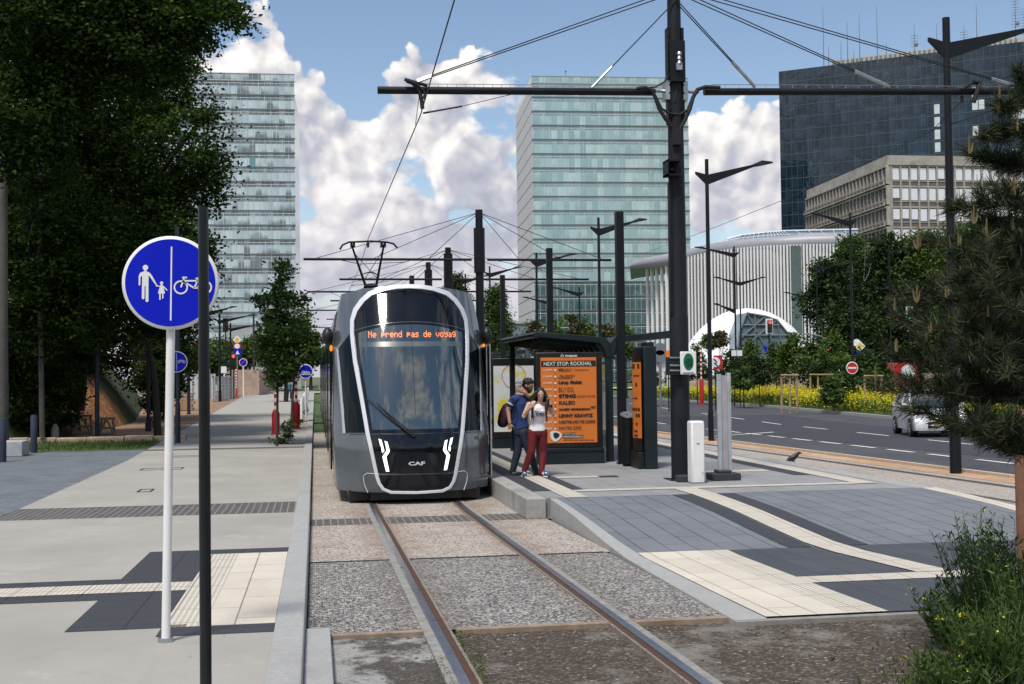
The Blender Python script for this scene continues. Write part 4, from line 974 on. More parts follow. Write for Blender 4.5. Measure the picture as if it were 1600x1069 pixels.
for ko, (Y, yl, xl) in enumerate(((78, 470, 516), (91, 485, 478), (112, 499, 510), (140, 512, 488), (175, 523, 490), (220, 535, 490), (280, 546, 489))):
    z = at(xl, yl, Y).z; p = thing('overhead_line_pole', 'far overhead line pole whose arm shows left of the tram roof, %s from the top' % ['first', 'second', 'third', 'fourth', 'fifth', 'sixth', 'seventh'][ko], 'pole', (6.2, Y, 0), 'far overhead line poles')
    MB().tube([(6.2, Y, 0), (6.2, Y, z+1.6)], .16, 8).build('mast', DARK, p); MB().tube([(at(xl, yl, Y).x, Y, z), (11, Y, z)], .06, 6).build('cross_arm', DARK, p)
    MB().tube([(6.2, Y, z+1.5), (at(xl, yl, Y).x+.5, Y, z)], .015, 4).tube([(1.7, Y, z), (1.7, Y, z-.5), (3.2, Y, z-.1)], .02, 4).build('stay_cables', CABLE, p)
# contact wires
def wire(pts, label, r_=.010):
    MB().tube(pts, r_, 5).build('contact_wire', CABLE, label=label, cat='wire', group=None, ang=3)
wire([at(722, -60, 12.5), at(710, 0, 14.2), at(657, 180, 19.9), at(575, 374, 35.9), (1.7, 45.6, 6.2), (1.65, 56.5, 6.2), (1.7, 91, 6.2), (1.65, 200, 6.2)], 'contact wire of the near track, reaching the raised pantograph')
wire([at(1700, 115, 16), at(1600, 157, 18.6), at(1456, 204, 23), at(1384, 240, 26.5), at(1228, 311, 38), at(1110, 358, 52), at(1010, 395, 78)], 'contact wire of the far track, crossing the dark glass block')

# ================================================================ PLATFORM LAMP MASTS (square, dark)
def sq_mast(px, ytop, Y, label, s=.16):
    z = at(px, ytop, Y).z; p = thing('platform_mast', label, 'mast', (6.2 if Y > 25 else at(px, ytop, Y).x, Y, .3), 'square masts along the platform')
    x = p.location.x; MB().box(x-s/2, x+s/2, Y-s/2, Y+s/2, .3, z).build('mast', DARK, p, bevel=.01); MB().box(x-s*.62, x+s*.62, Y-s*.62, Y+s*.62, .3, .34).build('base_plate', DARK, p)
sq_mast(967, 331, 23.7, 'square dark mast standing against the shelter, tallest of the square masts')
sq_mast(869, 388, 31.8, 'square dark mast rising behind the left shelter roof')
sq_mast(803, 430, 40, 'square dark mast beyond the shelter, shortest in view, near the tram')
# camera box on a short mast near the second pole
# ================================================================ SHELTER
def shelter(Y0, Y1, label):
    t = thing('tram_shelter', label, 'shelter', (6.0, Y0, .3))
    ang = .6
    def wing(pts, nm):
        mb = MB(); mb.prism([(x, Y0-.05, z) for x, z in pts], (0, Y1-Y0+.1, 0)); return mb.build(nm, SHEL, t, bevel=.01)
    wing([(5.92, 2.86), (4.45, 2.985), (4.40, 2.94), (4.42, 2.885), (5.80, 2.74), (5.88, 2.62), (5.93, 2.45), (6.0, 2.45), (6.0, 2.75)], 'left_roof_wing').name = 'roof_wing'
    wing([(6.03, 2.75), (6.03, 2.45), (6.09, 2.45), (6.13, 2.66), (6.22, 2.76), (7.62, 2.86), (7.66, 2.98), (7.60, 3.02), (6.12, 2.87)], 'roof_wing')
    n = 9
    for k in range(n):
        y = Y0+.25+(Y1-Y0-.5)*k/(n-1)
        MB().add([(4.55, y-.02, 2.87), (5.78, y-.02, 2.74), (5.9, y-.02, 2.45), (5.86, y-.02, 2.45), (5.70, y-.02, 2.66), (4.55, y-.02, 2.79), (4.55, y+.02, 2.87), (5.78, y+.02, 2.74), (5.9, y+.02, 2.45), (5.86, y+.02, 2.45), (5.70, y+.02, 2.66), (4.55, y+.02, 2.79)],
                 [(0, 5, 4, 1), (1, 4, 3, 2), (6, 7, 10, 11), (7, 8, 9, 10), (5, 11, 10, 4), (4, 10, 9, 3), (0, 6, 11, 5)]).build('roof_rib', SHEL, t, sm=False)
    for y in (Y0+.02, (Y0+Y1)/2, Y1-.12): MB().box(5.93, 6.07, y-.05, y+.09, .3, 2.75).build('post', SHEL, t, bevel=.01)
    MB().box(4.58, 4.70, Y1-.3, Y1-.18, .3, 2.86).build('post', BLACK, t, bevel=.01)
    MB().box(5.985, 6.005, Y0+.2, Y1-.2, .55, 2.35).build('glass_pane', mat('shelter_glass', (.25, .33, .34), .06, 0, .1, .5, spec=.8, trans=.75), t)
    MB().box(5.2, 5.9, Y0+1.0, Y1-.6, .72, .78).box(5.5, 5.6, Y0+1.5, Y0+1.6, .3, .72).box(5.5, 5.6, Y1-1.1, Y1-1.0, .3, .72).build('bench', DARK, t)
    return t
shelter(24.45, 28.8, 'dark grey shelter with a butterfly roof in the middle of the platform')
shelter(44, 48.4, 'second dark shelter with a butterfly roof, farther down the platform')
ORA = mat('poster_orange', (.70, .20, .035), .35, 0, .10, 1.5, coat=.5); PWH = mat('poster_white', (.74, .75, .73), .3, 0, .08, 1.2, coat=.5); PBK = mat('poster_black_ink', (.018, .018, .02), .4, 0, .1)
PYL = mat('poster_yellow', (.75, .55, .04), .35, 0, .25, 2, coat=.4); PGR = mat('poster_grey', (.38, .42, .40), .35, 0, .1)
ap = thing('advert_panel', 'black framed advertising panel with an orange concert poster, at the shelter', 'advert panel', (5.17, 24.2, .3))
YP = 24.0
a = at(837, 551, YP); b = at(943, 699, YP); X0, X1, Z1_, Zb = a.x, b.x, a.z, b.z
mb = MB(); mb.box(X0, X1, YP+.02, YP+.2, Zb, Z1_); mb.build('frame', BLACK, ap, bevel=.015)
c = at(943, 722, YP); MB().box(X0+.02, X1+.02, YP+.0, YP+.22, .3, Zb-.003).build('base', SHEL, ap, bevel=.01)
MB().box(X0+.01, X1+.01, YP-.012, YP+.0, .55, .56).build('base_seam', BLACK, ap)
pa = at(844.5, 559, YP); pb = at(933.5, 691, YP)
po = MB().quad((pa.x, YP+.012, pb.z), (pb.x, YP+.012, pb.z), (pb.x, YP+.012, pa.z), (pa.x, YP+.012, pa.z)).build('poster', ORA, ap, sm=False)
def pp(px, py): q = at(px, py, YP); return q.x, q.z
def prect(mb, x0, y0, x1, y1, d=.008): 
    a = pp(x0, y0); b = pp(x1, y1); mb.quad((a[0], YP+d, b[1]), (b[0], YP+d, b[1]), (b[0], YP+d, a[1]), (a[0], YP+d, a[1])); return mb
K = lambda cx, cy: (780+cx/5.345, 560+cy/5.345)
def ptext(mb, s, x0, y0, x1, y1, off=0., d=.004, xs=1):     # text fitted to the pixel box (crop coords)
    a = pp(*K(x0, y0)); b = pp(*K(x1, y1)); vs, fs = text_mesh(s, 1, off)
    xs_ = [v[0] for v in vs]; y_ = [v[1] for v in vs]; kx = (b[0]-a[0])/(max(xs_)-min(xs_)); ky = (a[1]-b[1])/(max(y_)-min(y_))
    mb.add([(a[0]+(x-min(xs_))*kx, YP+d, b[1]+(y-min(y_))*ky) for x, y in vs], fs); return mb
mb = MB(); prect(mb, *K(350, 22), *K(808, 66)); prect(mb, *K(468, 100), *K(472, 600), .0085)
for txt, bx, off in (('VOL', (492, 84, 545, 110), .05), ('BEAT', (550, 86, 608, 110), 0), ('+ SHINEDOWN', (620, 90, 748, 104), 0), ('the chemical', (508, 136, 632, 152), .02), ('brothers', (496, 154, 610, 170), .02), ('Limp Bizkit', (496, 188, 692, 220), .06), ('BILLY IDOL', (498, 242, 628, 282), .0), ('STING', (498, 300, 640, 330), .06), ('&', (650, 306, 664, 326), 0), ('SHAGGY THE TOUR', (668, 308, 802, 326), 0), ('KALEO', (500, 356, 634, 386), .04), ('JAMES MORRISON', (498, 418, 762, 438), .06), ('HOT', (766, 398, 808, 420), .05), ('LENNY KRAVITZ', (498, 466, 784, 490), .05), ('CHRISTINE AND THE QUEENS', (498, 520, 804, 546), .02), ('MAITRE GIMS', (500, 570, 688, 596), .0)):
    ptext(mb, txt, *bx, off=off)
prect(mb, *K(532, 622), *K(640, 642), .006); prect(mb, *K(532, 644), *K(706, 664), .006)
for i in range(6): prect(mb, *K(536+i*44, 680), *K(572+i*44, 684), .006)
mb.build('poster_print', PBK, ap, sm=False)
mb = MB(); ptext(mb, 'NEXT STOP: ROCKHAL', 372, 30, 774, 58, .01, .002)
for i, s in enumerate(('11 JUN', '17 JUN', '21 JUN', '28 JUN', '29 JUN', '15 JUL', '16 JUL', '18 AUG', '16 OCT', '27 NOV')): ptext(mb, s, 368, 90+i*54.4, 442, 106+i*54.4, .03, .004)
ptext(mb, 'TICKETS ON', 536, 625, 636, 639, 0, .003); ptext(mb, 'WWW.ROCKHAL.LU', 536, 647, 702, 661, .02, .003)
for i in range(10):
    cx, cy = K(469, 99+i*54.4); q = pp(cx, cy); n = 12
    mb.add([(q[0]+.022*math.cos(2*math.pi*k/n), YP+.003, q[1]+.022*math.sin(2*math.pi*k/n)) for k in range(n)], [tuple(range(n))])
mb.build('poster_print', PWH, ap, sm=False)
def blob(mb, pts, d):
    mb.add([(pp(*K(*p))[0], YP+d, pp(*K(*p))[1]) for p in pts], [tuple(range(len(pts)))]); return mb
def plect(cx, cy, s): return [(cx+s*x, cy+s*y) for x, y in ((-1, -.55), (-.75, -.85), (-.2, -.95), (.5, -.75), (.95, -.35), (1.0, .0), (.6, .55), (.0, .95), (-.4, .9), (-.75, .5), (-.95, 0))]
blob(MB(), plect(474, 650, 50), .002).build('guitar_pick', PWH, ap, sm=False); mb = blob(MB(), plect(478, 645, 27), -.001); mb.build('guitar_pick', PBK, ap, sm=False)
mb = MB(); q = pp(889, 556); put_text(mb, '\u2302 mupon', .075, (q[0], YP-.0, q[1]-.02), (1, 0, 0), (0, 0, 1), .002, 1.2, 'CENTER'); mb.build('frame_lettering', PWH, ap, sm=False)
# second advert at the far end of the shelter
YQ = 29.6
ap2 = thing('advert_panel', 'black framed panel with a white and yellow wine poster behind the couple', 'advert panel', (4.9, YQ, .3))
a = at(769, 560, YQ); b = at(842, 703, YQ); MB().box(a.x, b.x, YQ+.02, YQ+.2, .55, a.z).build('frame', BLACK, ap2, bevel=.015); MB().box(a.x, b.x, YQ, YQ+.22, .3, .547).build('base', SHEL, ap2)
a = at(771, 572, YQ); b = at(835, 674, YQ)
def f_wine(t, b_, c):
    n = t.noise(c, 1.9, 5, .6); s = t.n('ShaderNodeSeparateXYZ'); t.l(c, s.inputs[0])
    cc = t.mix(t.mr(n, .52, .60), (.72, .76, .76), (.78, .62, .05)); cc = t.mix(t.mr(t.noise(t.vm('ADD', c, (4, 0, 2)), 2.6, 5), .56, .66), cc, (.55, .66, .70))
    t.l(cc, b_.inputs['Base Color'])
MB().quad((a.x, YQ+.012, b.z), (b.x, YQ+.012, b.z), (b.x, YQ+.012, a.z), (a.x, YQ+.012, a.z)).build('poster', custom('wine_poster', f_wine, .3), ap2, sm=False)
mb = MB()
for s, y in (('WINE', 600), ('TASTE', 606.5), ('ENJOY', 613)):
    q = at(815.3, y, YQ); put_text(mb, s, .10, (q.x, YQ+.006, q.z), (1, 0, 0), (0, 0, 1), 0, .85, 'RIGHT')
mb.build('poster_print', PBK, ap2, sm=False)
mb = MB(); q = at(812, 588, YQ); n = 40; R_ = []
for k in range(n+1): t_ = 2*math.pi*k/n; rr = .30+.008*math.sin(3*t_); R_.append([(q.x-.15+rr*math.cos(t_), YQ+.006, q.z+rr*math.sin(t_)), (q.x-.15+(rr-.018)*math.cos(t_), YQ+.006, q.z+(rr-.018)*math.sin(t_))])
mb.grid(R_).build('poster_print', mat('poster_orange_ring', (.62, .30, .12), .4), ap2, sm=False)
# standing totem with a bowed orange poster, seen from its edge
tt = thing('info_totem', 'narrow standing panel seen edge-on with a bowed orange poster', 'panel', (6.2, 22.4, .3))
MB().box(6.13, 6.38, 22.25, 22.97, .3, 2.62).build('housing', SHEL, tt, bevel=.02)
MB().box(6.02, 6.128, 22.3, 22.92, .3, .62).build('base', BLACK, tt, bevel=.01)
mb = MB(); mb.grid([[(6.126-.11*math.sin(math.pi*(.1+.8*k/8)), 22.3+0.62*k/8, z) for k in range(9)] for z in (.64, .86, 2.34, 2.56)]); mb.build('curved_cover', BLACK, tt)
mb = MB(); mb.grid([[(6.120-.11*math.sin(math.pi*(.1+.8*k/8)), 22.3+0.62*k/8, z) for k in range(9)][::-1] for z in (.88, 1.6, 2.32)]); pst = mb.build('poster', ORA, tt)
mb = MB()
for z, h, w_ in ((2.2, .09, 1.0), (2.05, .03, .8), (1.86, .07, .5), (1.62, .03, .9), (1.40, .05, .95), (1.28, .06, .8), (1.12, .05, .9), (.99, .04, .4), (.90, .05, .6)):
    for k in range(1, 8):
        if random.random() < .75 and k/8 < w_: 
            y0, y1 = 22.3+0.62*(k-.42)/8, 22.3+0.62*(k+.3)/8; xa = 6.114-.11*math.sin(math.pi*(.1+.8*(k-.42)/8)); xb = 6.114-.11*math.sin(math.pi*(.1+.8*(k+.3)/8)); mb.quad((xb, y1, z), (xa, y0, z), (xa, y0, z+h), (xb, y1, z+h))
mb.build('poster_print', PBK, tt, sm=False)
MB().box(6.2, 6.35, 22.3, 22.7, 2.62, 2.70).build('cap', BLACK, tt, bevel=.01)
# litter bin
bx, by = at(982, 727, 23.15).x, 23.15
bn = thing('litter_bin', 'round slotted dark litter bin with a pale slanted lid, beside the totem', 'bin', (bx, by, .3))
MB().lathe([(.11, 0), (.11, .04), (.135, .05), (.135, .95)], (bx, by, .3), 24).build('drum', DARK, bn)
mb = MB()
for i in range(9):
    for k in range(9): t_ = math.radians(200+k*15); mb.box(-.012, .012, -.137, -.1355, 0, .018, Matrix.Translation((bx, by, .62+i*.045)) @ Matrix.Rotation(t_-math.radians(270), 4, 'Z'))
mb.build('slots', BLACK, bn, sm=False)
mb = MB(); n = 28; vs = [(bx+.15*math.cos(2*math.pi*k/n), by+.15*math.sin(2*math.pi*k/n), 1.29+.05*math.sin(2*math.pi*k/n)) for k in range(n)]; mb.prism(vs, (0, 0, .02)); mb.build('lid', STEEL, bn)
MB().lathe([(.03, 0), (.03, .06)], (bx-.02, by, 1.25), 8).build('ashtray', BLACK, bn)
# green plate on the pole with its grey back box
a, b = at(1063, 549.5, 19.6), at(1088.5, 585, 19.6)
sg = thing('green_sign', 'white plate with a dark green oval, strapped to the thick dark pole', 'sign', ((a.x+b.x)/2, 19.6, b.z))
MB().box(a.x, b.x, 19.6, 19.63, b.z, a.z).build('plate', WHITEP, sg, bevel=.012)
cx, cz = (a.x+b.x)/2, (a.z+b.z)/2+.02; n = 32
MB().add([(cx+.088*math.cos(2*math.pi*k/n), 19.596, cz+.142*math.sin(2*math.pi*k/n)) for k in range(n)], [tuple(range(n))]).build('oval', mat('dark_green_film', (.008, .13, .06), .35, 0, .1), sg, sm=False)
mb = MB().quad((cx-.03, 19.594, cz-.09), (cx+.06, 19.594, cz-.09), (cx+.06, 19.594, cz+.05), (cx-.03, 19.594, cz+.05)).quad((cx-.075, 19.594, cz-.01), (cx-.03, 19.594, cz-.05), (cx-.03, 19.594, cz+.03)); mb.build('arrow', mat('deep_green_film', (.004, .055, .03), .35), sg, sm=False)
mb = MB(); 
for i in range(11): mb.box(cx-.10+i*.018, cx-.088+i*.018, 19.592, 19.598, b.z+.018, b.z+.030+.006*(i % 2))
mb.build('small_print', PBK, sg, sm=False)
a2, b2 = at(1041, 558, 19.7), at(1062, 586, 19.7)
MB().box(a2.x, b2.x, 19.68, 19.75, b2.z, a2.z).build('back_box', SHEL, sg, bevel=.01)
mb = MB()
for yy in (559, 571, 579): z = at(1062, yy, 19.7).z; mb.box(a2.x+.05, a.x+.02, 19.66, 19.68, z-.012, z+.012)
mb.build('straps', STEEL, sg, bevel=.003)
# white cabinet, weighted base with the clear screen
a, b = at(1078.5, 658, 19.2), at(1101, 753, 19.2); zb = .3
cb = thing('service_cabinet', 'slim white service cabinet at the foot of the thick dark pole', 'cabinet', ((a.x+b.x)/2, 19.3, .3))
MB().box(a.x, b.x, 19.15, 19.40, .3, a.z).build('body', WHITEP, cb, bevel=.03); MB().box(b.x-.006, b.x+.006, 19.2, 19.4, .5, a.z-.1).build('door_gap', FRAMEG, cb)
mb = MB().tube([(b.x-.07, 19.145, .48), (b.x-.05, 19.145, .46), (b.x-.03, 19.145, .49)], .004, 4); mb.box((a.x+b.x)/2-.03, (a.x+b.x)/2+.02, 19.143, 19.15, .95, .962); mb.build('lock', STEEL, cb)
a, b = at(1119, 583, 19.7), at(1143, 738, 19.7)
sc = thing('guide_screen', 'upright galvanised frame with a clear panel on a dark weighted foot', 'screen', ((a.x+b.x)/2, 19.7, .3))
w_ = (b.x-a.x); mb = MB().box(a.x, a.x+.075, 19.66, 19.7, .4, a.z-.02).box(b.x-.055, b.x, 19.66, 19.78, .4, a.z).box(a.x, b.x, 19.68, 19.7, .4, .44); mb.build('frame', mat('bright_galvanised', (.55, .60, .64), .35, .6, .15, 5), sc, bevel=.006)
MB().box(a.x+.076, b.x-.056, 19.69, 19.70, .44, a.z-.04).build('panel', mat('milky_panel', (.36, .34, .36), .25, 0, .18, 2.5), sc)
c = at(1108, 745, 19.7); d = at(1152, 745, 19.7); MB().box(c.x, d.x, 19.5, 19.9, .3, .42).box((c.x+d.x)/2-.12, (c.x+d.x)/2+.1, 19.55, 19.85, .42, .47).build('foot', mat('recycled_rubber', (.035, .037, .042), .85, 0, .25, 20), sc, bevel=.015)
c = at(1057, 740, 19.6); MB().box(c.x-.02, c.x+.26, 19.42, 19.62, .3, .41).build('rubber_block', MATS['recycled_rubber'], label='dark rubber block lying against the foot of the thick pole', cat='block', bevel=.015)
# ================================================================ LEFT SIDE STREET THINGS
BLUE = mat('blue_sign_film', (.000, .010, .50), .45, 0, .04, 2, spec=.25); WFILM = mat('white_sign_film', (.78, .79, .80), .4, 0, .03); REDF = mat('red_sign_film', (.50, .012, .02), .4, 0, .06); BOLB = mat('blue_black_paint', (.025, .035, .055), .4, .1, .2)
def disc(mb, c, r_, y, n=40): return mb.add([(c[0]+r_*math.cos(2*math.pi*k/n), y, c[1]+r_*math.sin(2*math.pi*k/n)) for k in range(n)], [tuple(range(n))])
def thick_disc(mb, c, r_, y0, y1, n=48, ch=.008):
    return mb.grid([[(c[0]+q*math.cos(2*math.pi*k/n), y, c[1]+q*math.sin(2*math.pi*k/n)) for k in range(n+1)] for q, y in ((0, y0), (r_-ch, y0), (r_, y0+ch), (r_, y1-ch), (r_-ch, y1), (0, y1))])
def bike(mb, cx, cz, s, y, t):
    """bicycle symbol, s = wheel-to-wheel distance"""
    W1, W2 = (cx-s/2, cz), (cx+s/2, cz); rw = s*.30
    for c in (W1, W2):
        n = 26; mb.grid([[(c[0]+q*math.cos(2*math.pi*k/n), y, c[1]+q*math.sin(2*math.pi*k/n)) for k in range(n+1)] for q in (rw, rw-t)])
    def ln(a, b): 
        a, b = Vector((cx+a[0]*s, y, cz+a[1]*s)), Vector((cx+b[0]*s, y, cz+b[1]*s)); d = (b-a).normalized(); nrm = Vector((-d.z, 0, d.x))*t/2; mb.add([a-nrm, b-nrm, b+nrm, a+nrm], [(0, 1, 2, 3)])
    for a, b in (((-.5, 0), (-.36, .38)), ((-.40, .28), (.20, .28)), ((-.40, .26), (0.06, -.03)), ((.06, -.03), (.22, .36)), ((.06, -.03), (.5, 0)), ((.2, .28), (.5, 0)), ((-.36, .42), (-.24, .42)), ((.12, .38), (.3, .38)), ((-.44, .40), (-.36, .44))): ln(a, b)
# the large shared path sign
SY = 8.71
c = at(268, 443, SY); R0 = 69.5/1900*SY*1.02
sg = thing('path_sign', 'large round blue sign with parent and child beside a bicycle, on a white post', 'sign', (at(260, 1003, SY).x, SY, zl(SY)+.12))
thick = MB(); thick_disc(thick, (c.x, c.z), R0, SY-.06, SY-.02, 64); thick.build('sign_rim', WHITEP, sg, ang=.9)
m_ = MB(); disc(m_, (c.x, c.z), R0*.93, SY-.063, 64); m_.build('sign_face', BLUE, sg, sm=False)
kx = SY/1900*1.0; 
def sp(cx, cy): q = at(190+cx/6.2875, 360+cy/6.2875, SY-.066); return (q.x, SY-.066, q.z)
mb = MB()
def spoly2(mb, pts): return mb.add([sp(*p) for p in pts], [tuple(range(len(pts)))])
spoly2(mb, [(484, 160), (498, 160), (490, 886), (474, 886)])
def sdisc(mb, x, y, r_): return spoly2(mb, [(x+r_*math.cos(k*math.pi/12), y+r_*math.sin(k*math.pi/12)) for k in range(24)])
sdisc(mb, 234, 366, 27); spoly2(mb, [(222, 390), (246, 390), (246, 406), (262, 408), (284, 424), (300, 448), (342, 522), (330, 532), (272, 448), (266, 448), (264, 540), (264, 696), (256, 704), (242, 704), (235, 694), (235, 548), (226, 548), (224, 668), (216, 678), (204, 676), (198, 664), (202, 450), (196, 448), (186, 462), (184, 534), (176, 544), (167, 538), (168, 450), (180, 420), (205, 406), (222, 404)])
spoly2(mb, [(326, 526), (342, 522), (352, 542), (380, 544), (380, 553), (342, 552)])
sdisc(mb, 393, 517, 16); spoly2(mb, [(386, 532), (401, 532), (402, 540), (412, 546), (452, 586), (446, 594), (412, 562), (427, 620), (411, 622), (411, 668), (404, 672), (398, 668), (398, 622), (384, 622), (384, 680), (376, 685), (370, 680), (370, 622), (357, 618), (376, 553), (376, 543)])
mb.build('pictogram', WFILM, sg, sm=False)
mb = MB(); q = sp(700, 560); bike(mb, q[0], q[2], (222)/6.2875/1900*SY, SY-.0665, .011); mb.build('bicycle_pictogram', WFILM, sg, sm=False)
b_ = at(259, 1002, SY); t_ = at(267, 508, SY)
MB().tube([(b_.x, SY, zl(SY)+.12), (t_.x, SY, t_.z), (c.x, SY, c.z+R0*.7)], .030, 20).build('post', WHITEP, sg)
MB().tube([(b_.x-.002, SY, zl(SY)+.118), (b_.x-.002, SY, zl(SY)+.15)], .052, 12).build('base_collar', STEEL, sg)
mb = MB(); 
for dz in (-.18, .18): mb.box(c.x-.05, c.x+.05, SY-.022, SY+.035, c.z+dz-.015, c.z+dz+.015)
mb.build('clamp', STEEL, sg)
# slim black post in front of it
BY = 6.25; a = at(317.5, 324, BY); z0 = zl(BY)+.12
bp = thing('slim_post', 'slim black metal post in the foreground crossing in front of the blue sign', 'post', (a.x, BY, z0))
MB().lathe([(.029, 0), (.029, 1.2), (.025, a.z-z0), (.0, a.z-z0+.003)], (a.x, BY, z0), 24).build('post', mat('satin_black_paint', (.012, .014, .017), .32, .2, .25, 4), bp); MB().lathe([(.05, 0), (.05, .02)], (a.x, BY, z0), 20).build('base_plate', DARK, bp)
def lpost(px, yb, Y, ytop, r_, label, thick_to=None, m=BOLB, name='street_post', group='dark street posts on the left'):
    a = at(px, yb, Y); z0 = .12 if Y > 19 else zl(Y)+.12; zt = at(px, ytop, Y).z; t = thing(name, label, 'post', (a.x, Y, z0), group)
    if thick_to: MB().lathe([(r_*1.25, 0), (r_*1.25, thick_to), (r_, thick_to+.05), (r_, zt-z0)], (a.x, Y, z0), 16).build('mast', m, t)
    else: MB().lathe([(r_, 0), (r_, zt-z0)], (a.x, Y, z0), 16).build('mast', m, t)
    MB().lathe([(r_*1.5, 0), (r_*1.5, .03)], (a.x, Y, z0), 16).build('base_plate', m, t)
    return t
bk = lpost(278, 692, 38.9, 355, .062, 'tall dark post carrying the small blue bicycle sign, behind the white post', 1.2)
lpost(152, 686, 42.6, 455, .075, 'dark post rising from the earth beside the wooden trestles')
t = lpost(232, 674, 48, 470, .07, 'dark post between the trestles and the white sign post'); MB().box(t.location.x-.11, t.location.x+.11, 47.9, 48.1, .12, .5).build('door_box', BOLB, t, bevel=.01)
lpost(295, 647, 70, 500, .09, 'dark post just right of the white sign post, near the planks')
for px, yb, Y, yt, lb in ((53, 708, 35.2, 651, 'dark blue bollard standing by the grass strip'), (4, 721, 31.5, 657, 'dark blue bollard at the left picture edge, before the concrete block')):
    a = at(px, yb, Y); MB().lathe([(.09, 0), (.09, .99), (.085, 1.0), (.08, 1.04), (.0, 1.05)], (a.x, Y, .12), 20).build('bollard', BOLB, label=lb, cat='bollard', group='dark blue bollards')
a = at(22, 712, 33.8); MB().box(a.x-.35, a.x+.25, 33.6, 34.4, .12, .52).build('concrete_block', mat('light_concrete_block', (.36, .38, .40), .8, 0, .15, 5, dirt=(.26, .27, .28), ds=2), label='pale grey concrete block between the two dark blue bollards', cat='block', bevel=.02)
# small bicycle sign
SY2 = 38.7; c = at(276, 565.5, SY2); s2 = thing('path_sign', 'small round blue bicycle sign half hidden behind the white post', 'sign', (c.x, SY2, c.z-.33))
m_ = MB(); thick_disc(m_, (c.x, c.z), .33, SY2-.03, SY2); m_.build('sign_rim', WHITEP, s2); m_ = MB(); disc(m_, (c.x, c.z), .30, SY2-.035); m_.build('sign_face', BLUE, s2, sm=False)
m_ = MB().box(c.x+.0, c.x+.012, SY2-.038, SY2-.036, c.z-.26, c.z+.26); bike(m_, c.x+.15, c.z, .15, SY2-.038, .014); m_.build('pictogram', WFILM, s2, sm=False)
# wooden trestles
def trestle(px0, px1, yt, yb, Y, label, zigz=True):
    a = at(px0, yb, Y); b = at(px1, yb, Y); z0 = .12; z1 = at(px0, yt, Y).z; t = thing('trestle', label, 'trestle', ((a.x+b.x)/2, Y, z0), 'wooden trestles at the foot of the bank')
    m = mat('grey_weathered_timber', (.23, .22, .19), .8, 0, .25, 5)
    for i, x in enumerate((a.x, b.x)): MB().tube([(x, Y, z0), (x+(.12 if i == 0 else -.08), Y, z1)], .045, 4).build('leg', m, t, sm=False)
    for z in (z0+.12, (z0+z1)/2, z1): MB().tube([(a.x, Y-.03, z), (b.x, Y-.03, z)], .035, 4).build('rail', m, t, sm=False)
    w_ = (b.x-a.x)
    for q0, q1 in ((.05, .5), (.95, .5)): MB().tube([(a.x+w_*q0, Y-.07, z0+.1), (a.x+w_*q1, Y-.07, z1)], .04, 4).build('brace', m, t, sm=False)
trestle(110, 145, 650, 681, 44.3, 'wooden trestle with crossed braces left of the dark post, by the orange bank')
trestle(154, 180, 654, 684, 43.5, 'wooden trestle right of the dark post, by the orange bank')
a = at(86, 681, 42); MB().ball((a.x, 42, .12+.25), (.13, .12, .32), 10, 8).build('standing_stone', mat('pale_stone', (.36, .34, .30), .9, 0, .3, 6, .6, 14), label='small pale upright stone at the edge of the dark bushes', cat='stone', ang=.3)
# stack of planks
a = at(280, 636, 78); t = thing('plank_stack', 'short stack of pale boards behind the blue bicycle sign post', 'planks', (a.x+.3, 78, .12))
for i in range(6):
    z = .12+i*.19; MB().box(a.x-.1-random.random()*.1, a.x+.75+random.random()*.15, 77.6, 78.8, z+.02, z+.15).build('board', WOOD, t, bevel=.01)
# white hoarding
a = at(283, 610, 118); b = at(337, 610, 118); HOARD = mat('white_hoarding', (.50, .54, .56), .5, 0, .15, .6, dirt=(.36, .38, .38), ds=.7)
t = thing('site_hoarding', 'pale metal hoarding across the bare ground under the trees', 'hoarding', ((a.x+b.x)/2, 118, .1))
for i in range(6):
    x = a.x+(b.x-a.x)*i/6; MB().box(x+.02, x+(b.x-a.x)/6-.02, 118, 118.1, .1, 2.5).build('panel', HOARD, t, sm=False); MB().box(x-.04, x+.04, 117.92, 118, .1, 3.0).build('post', STEEL, t, sm=False)
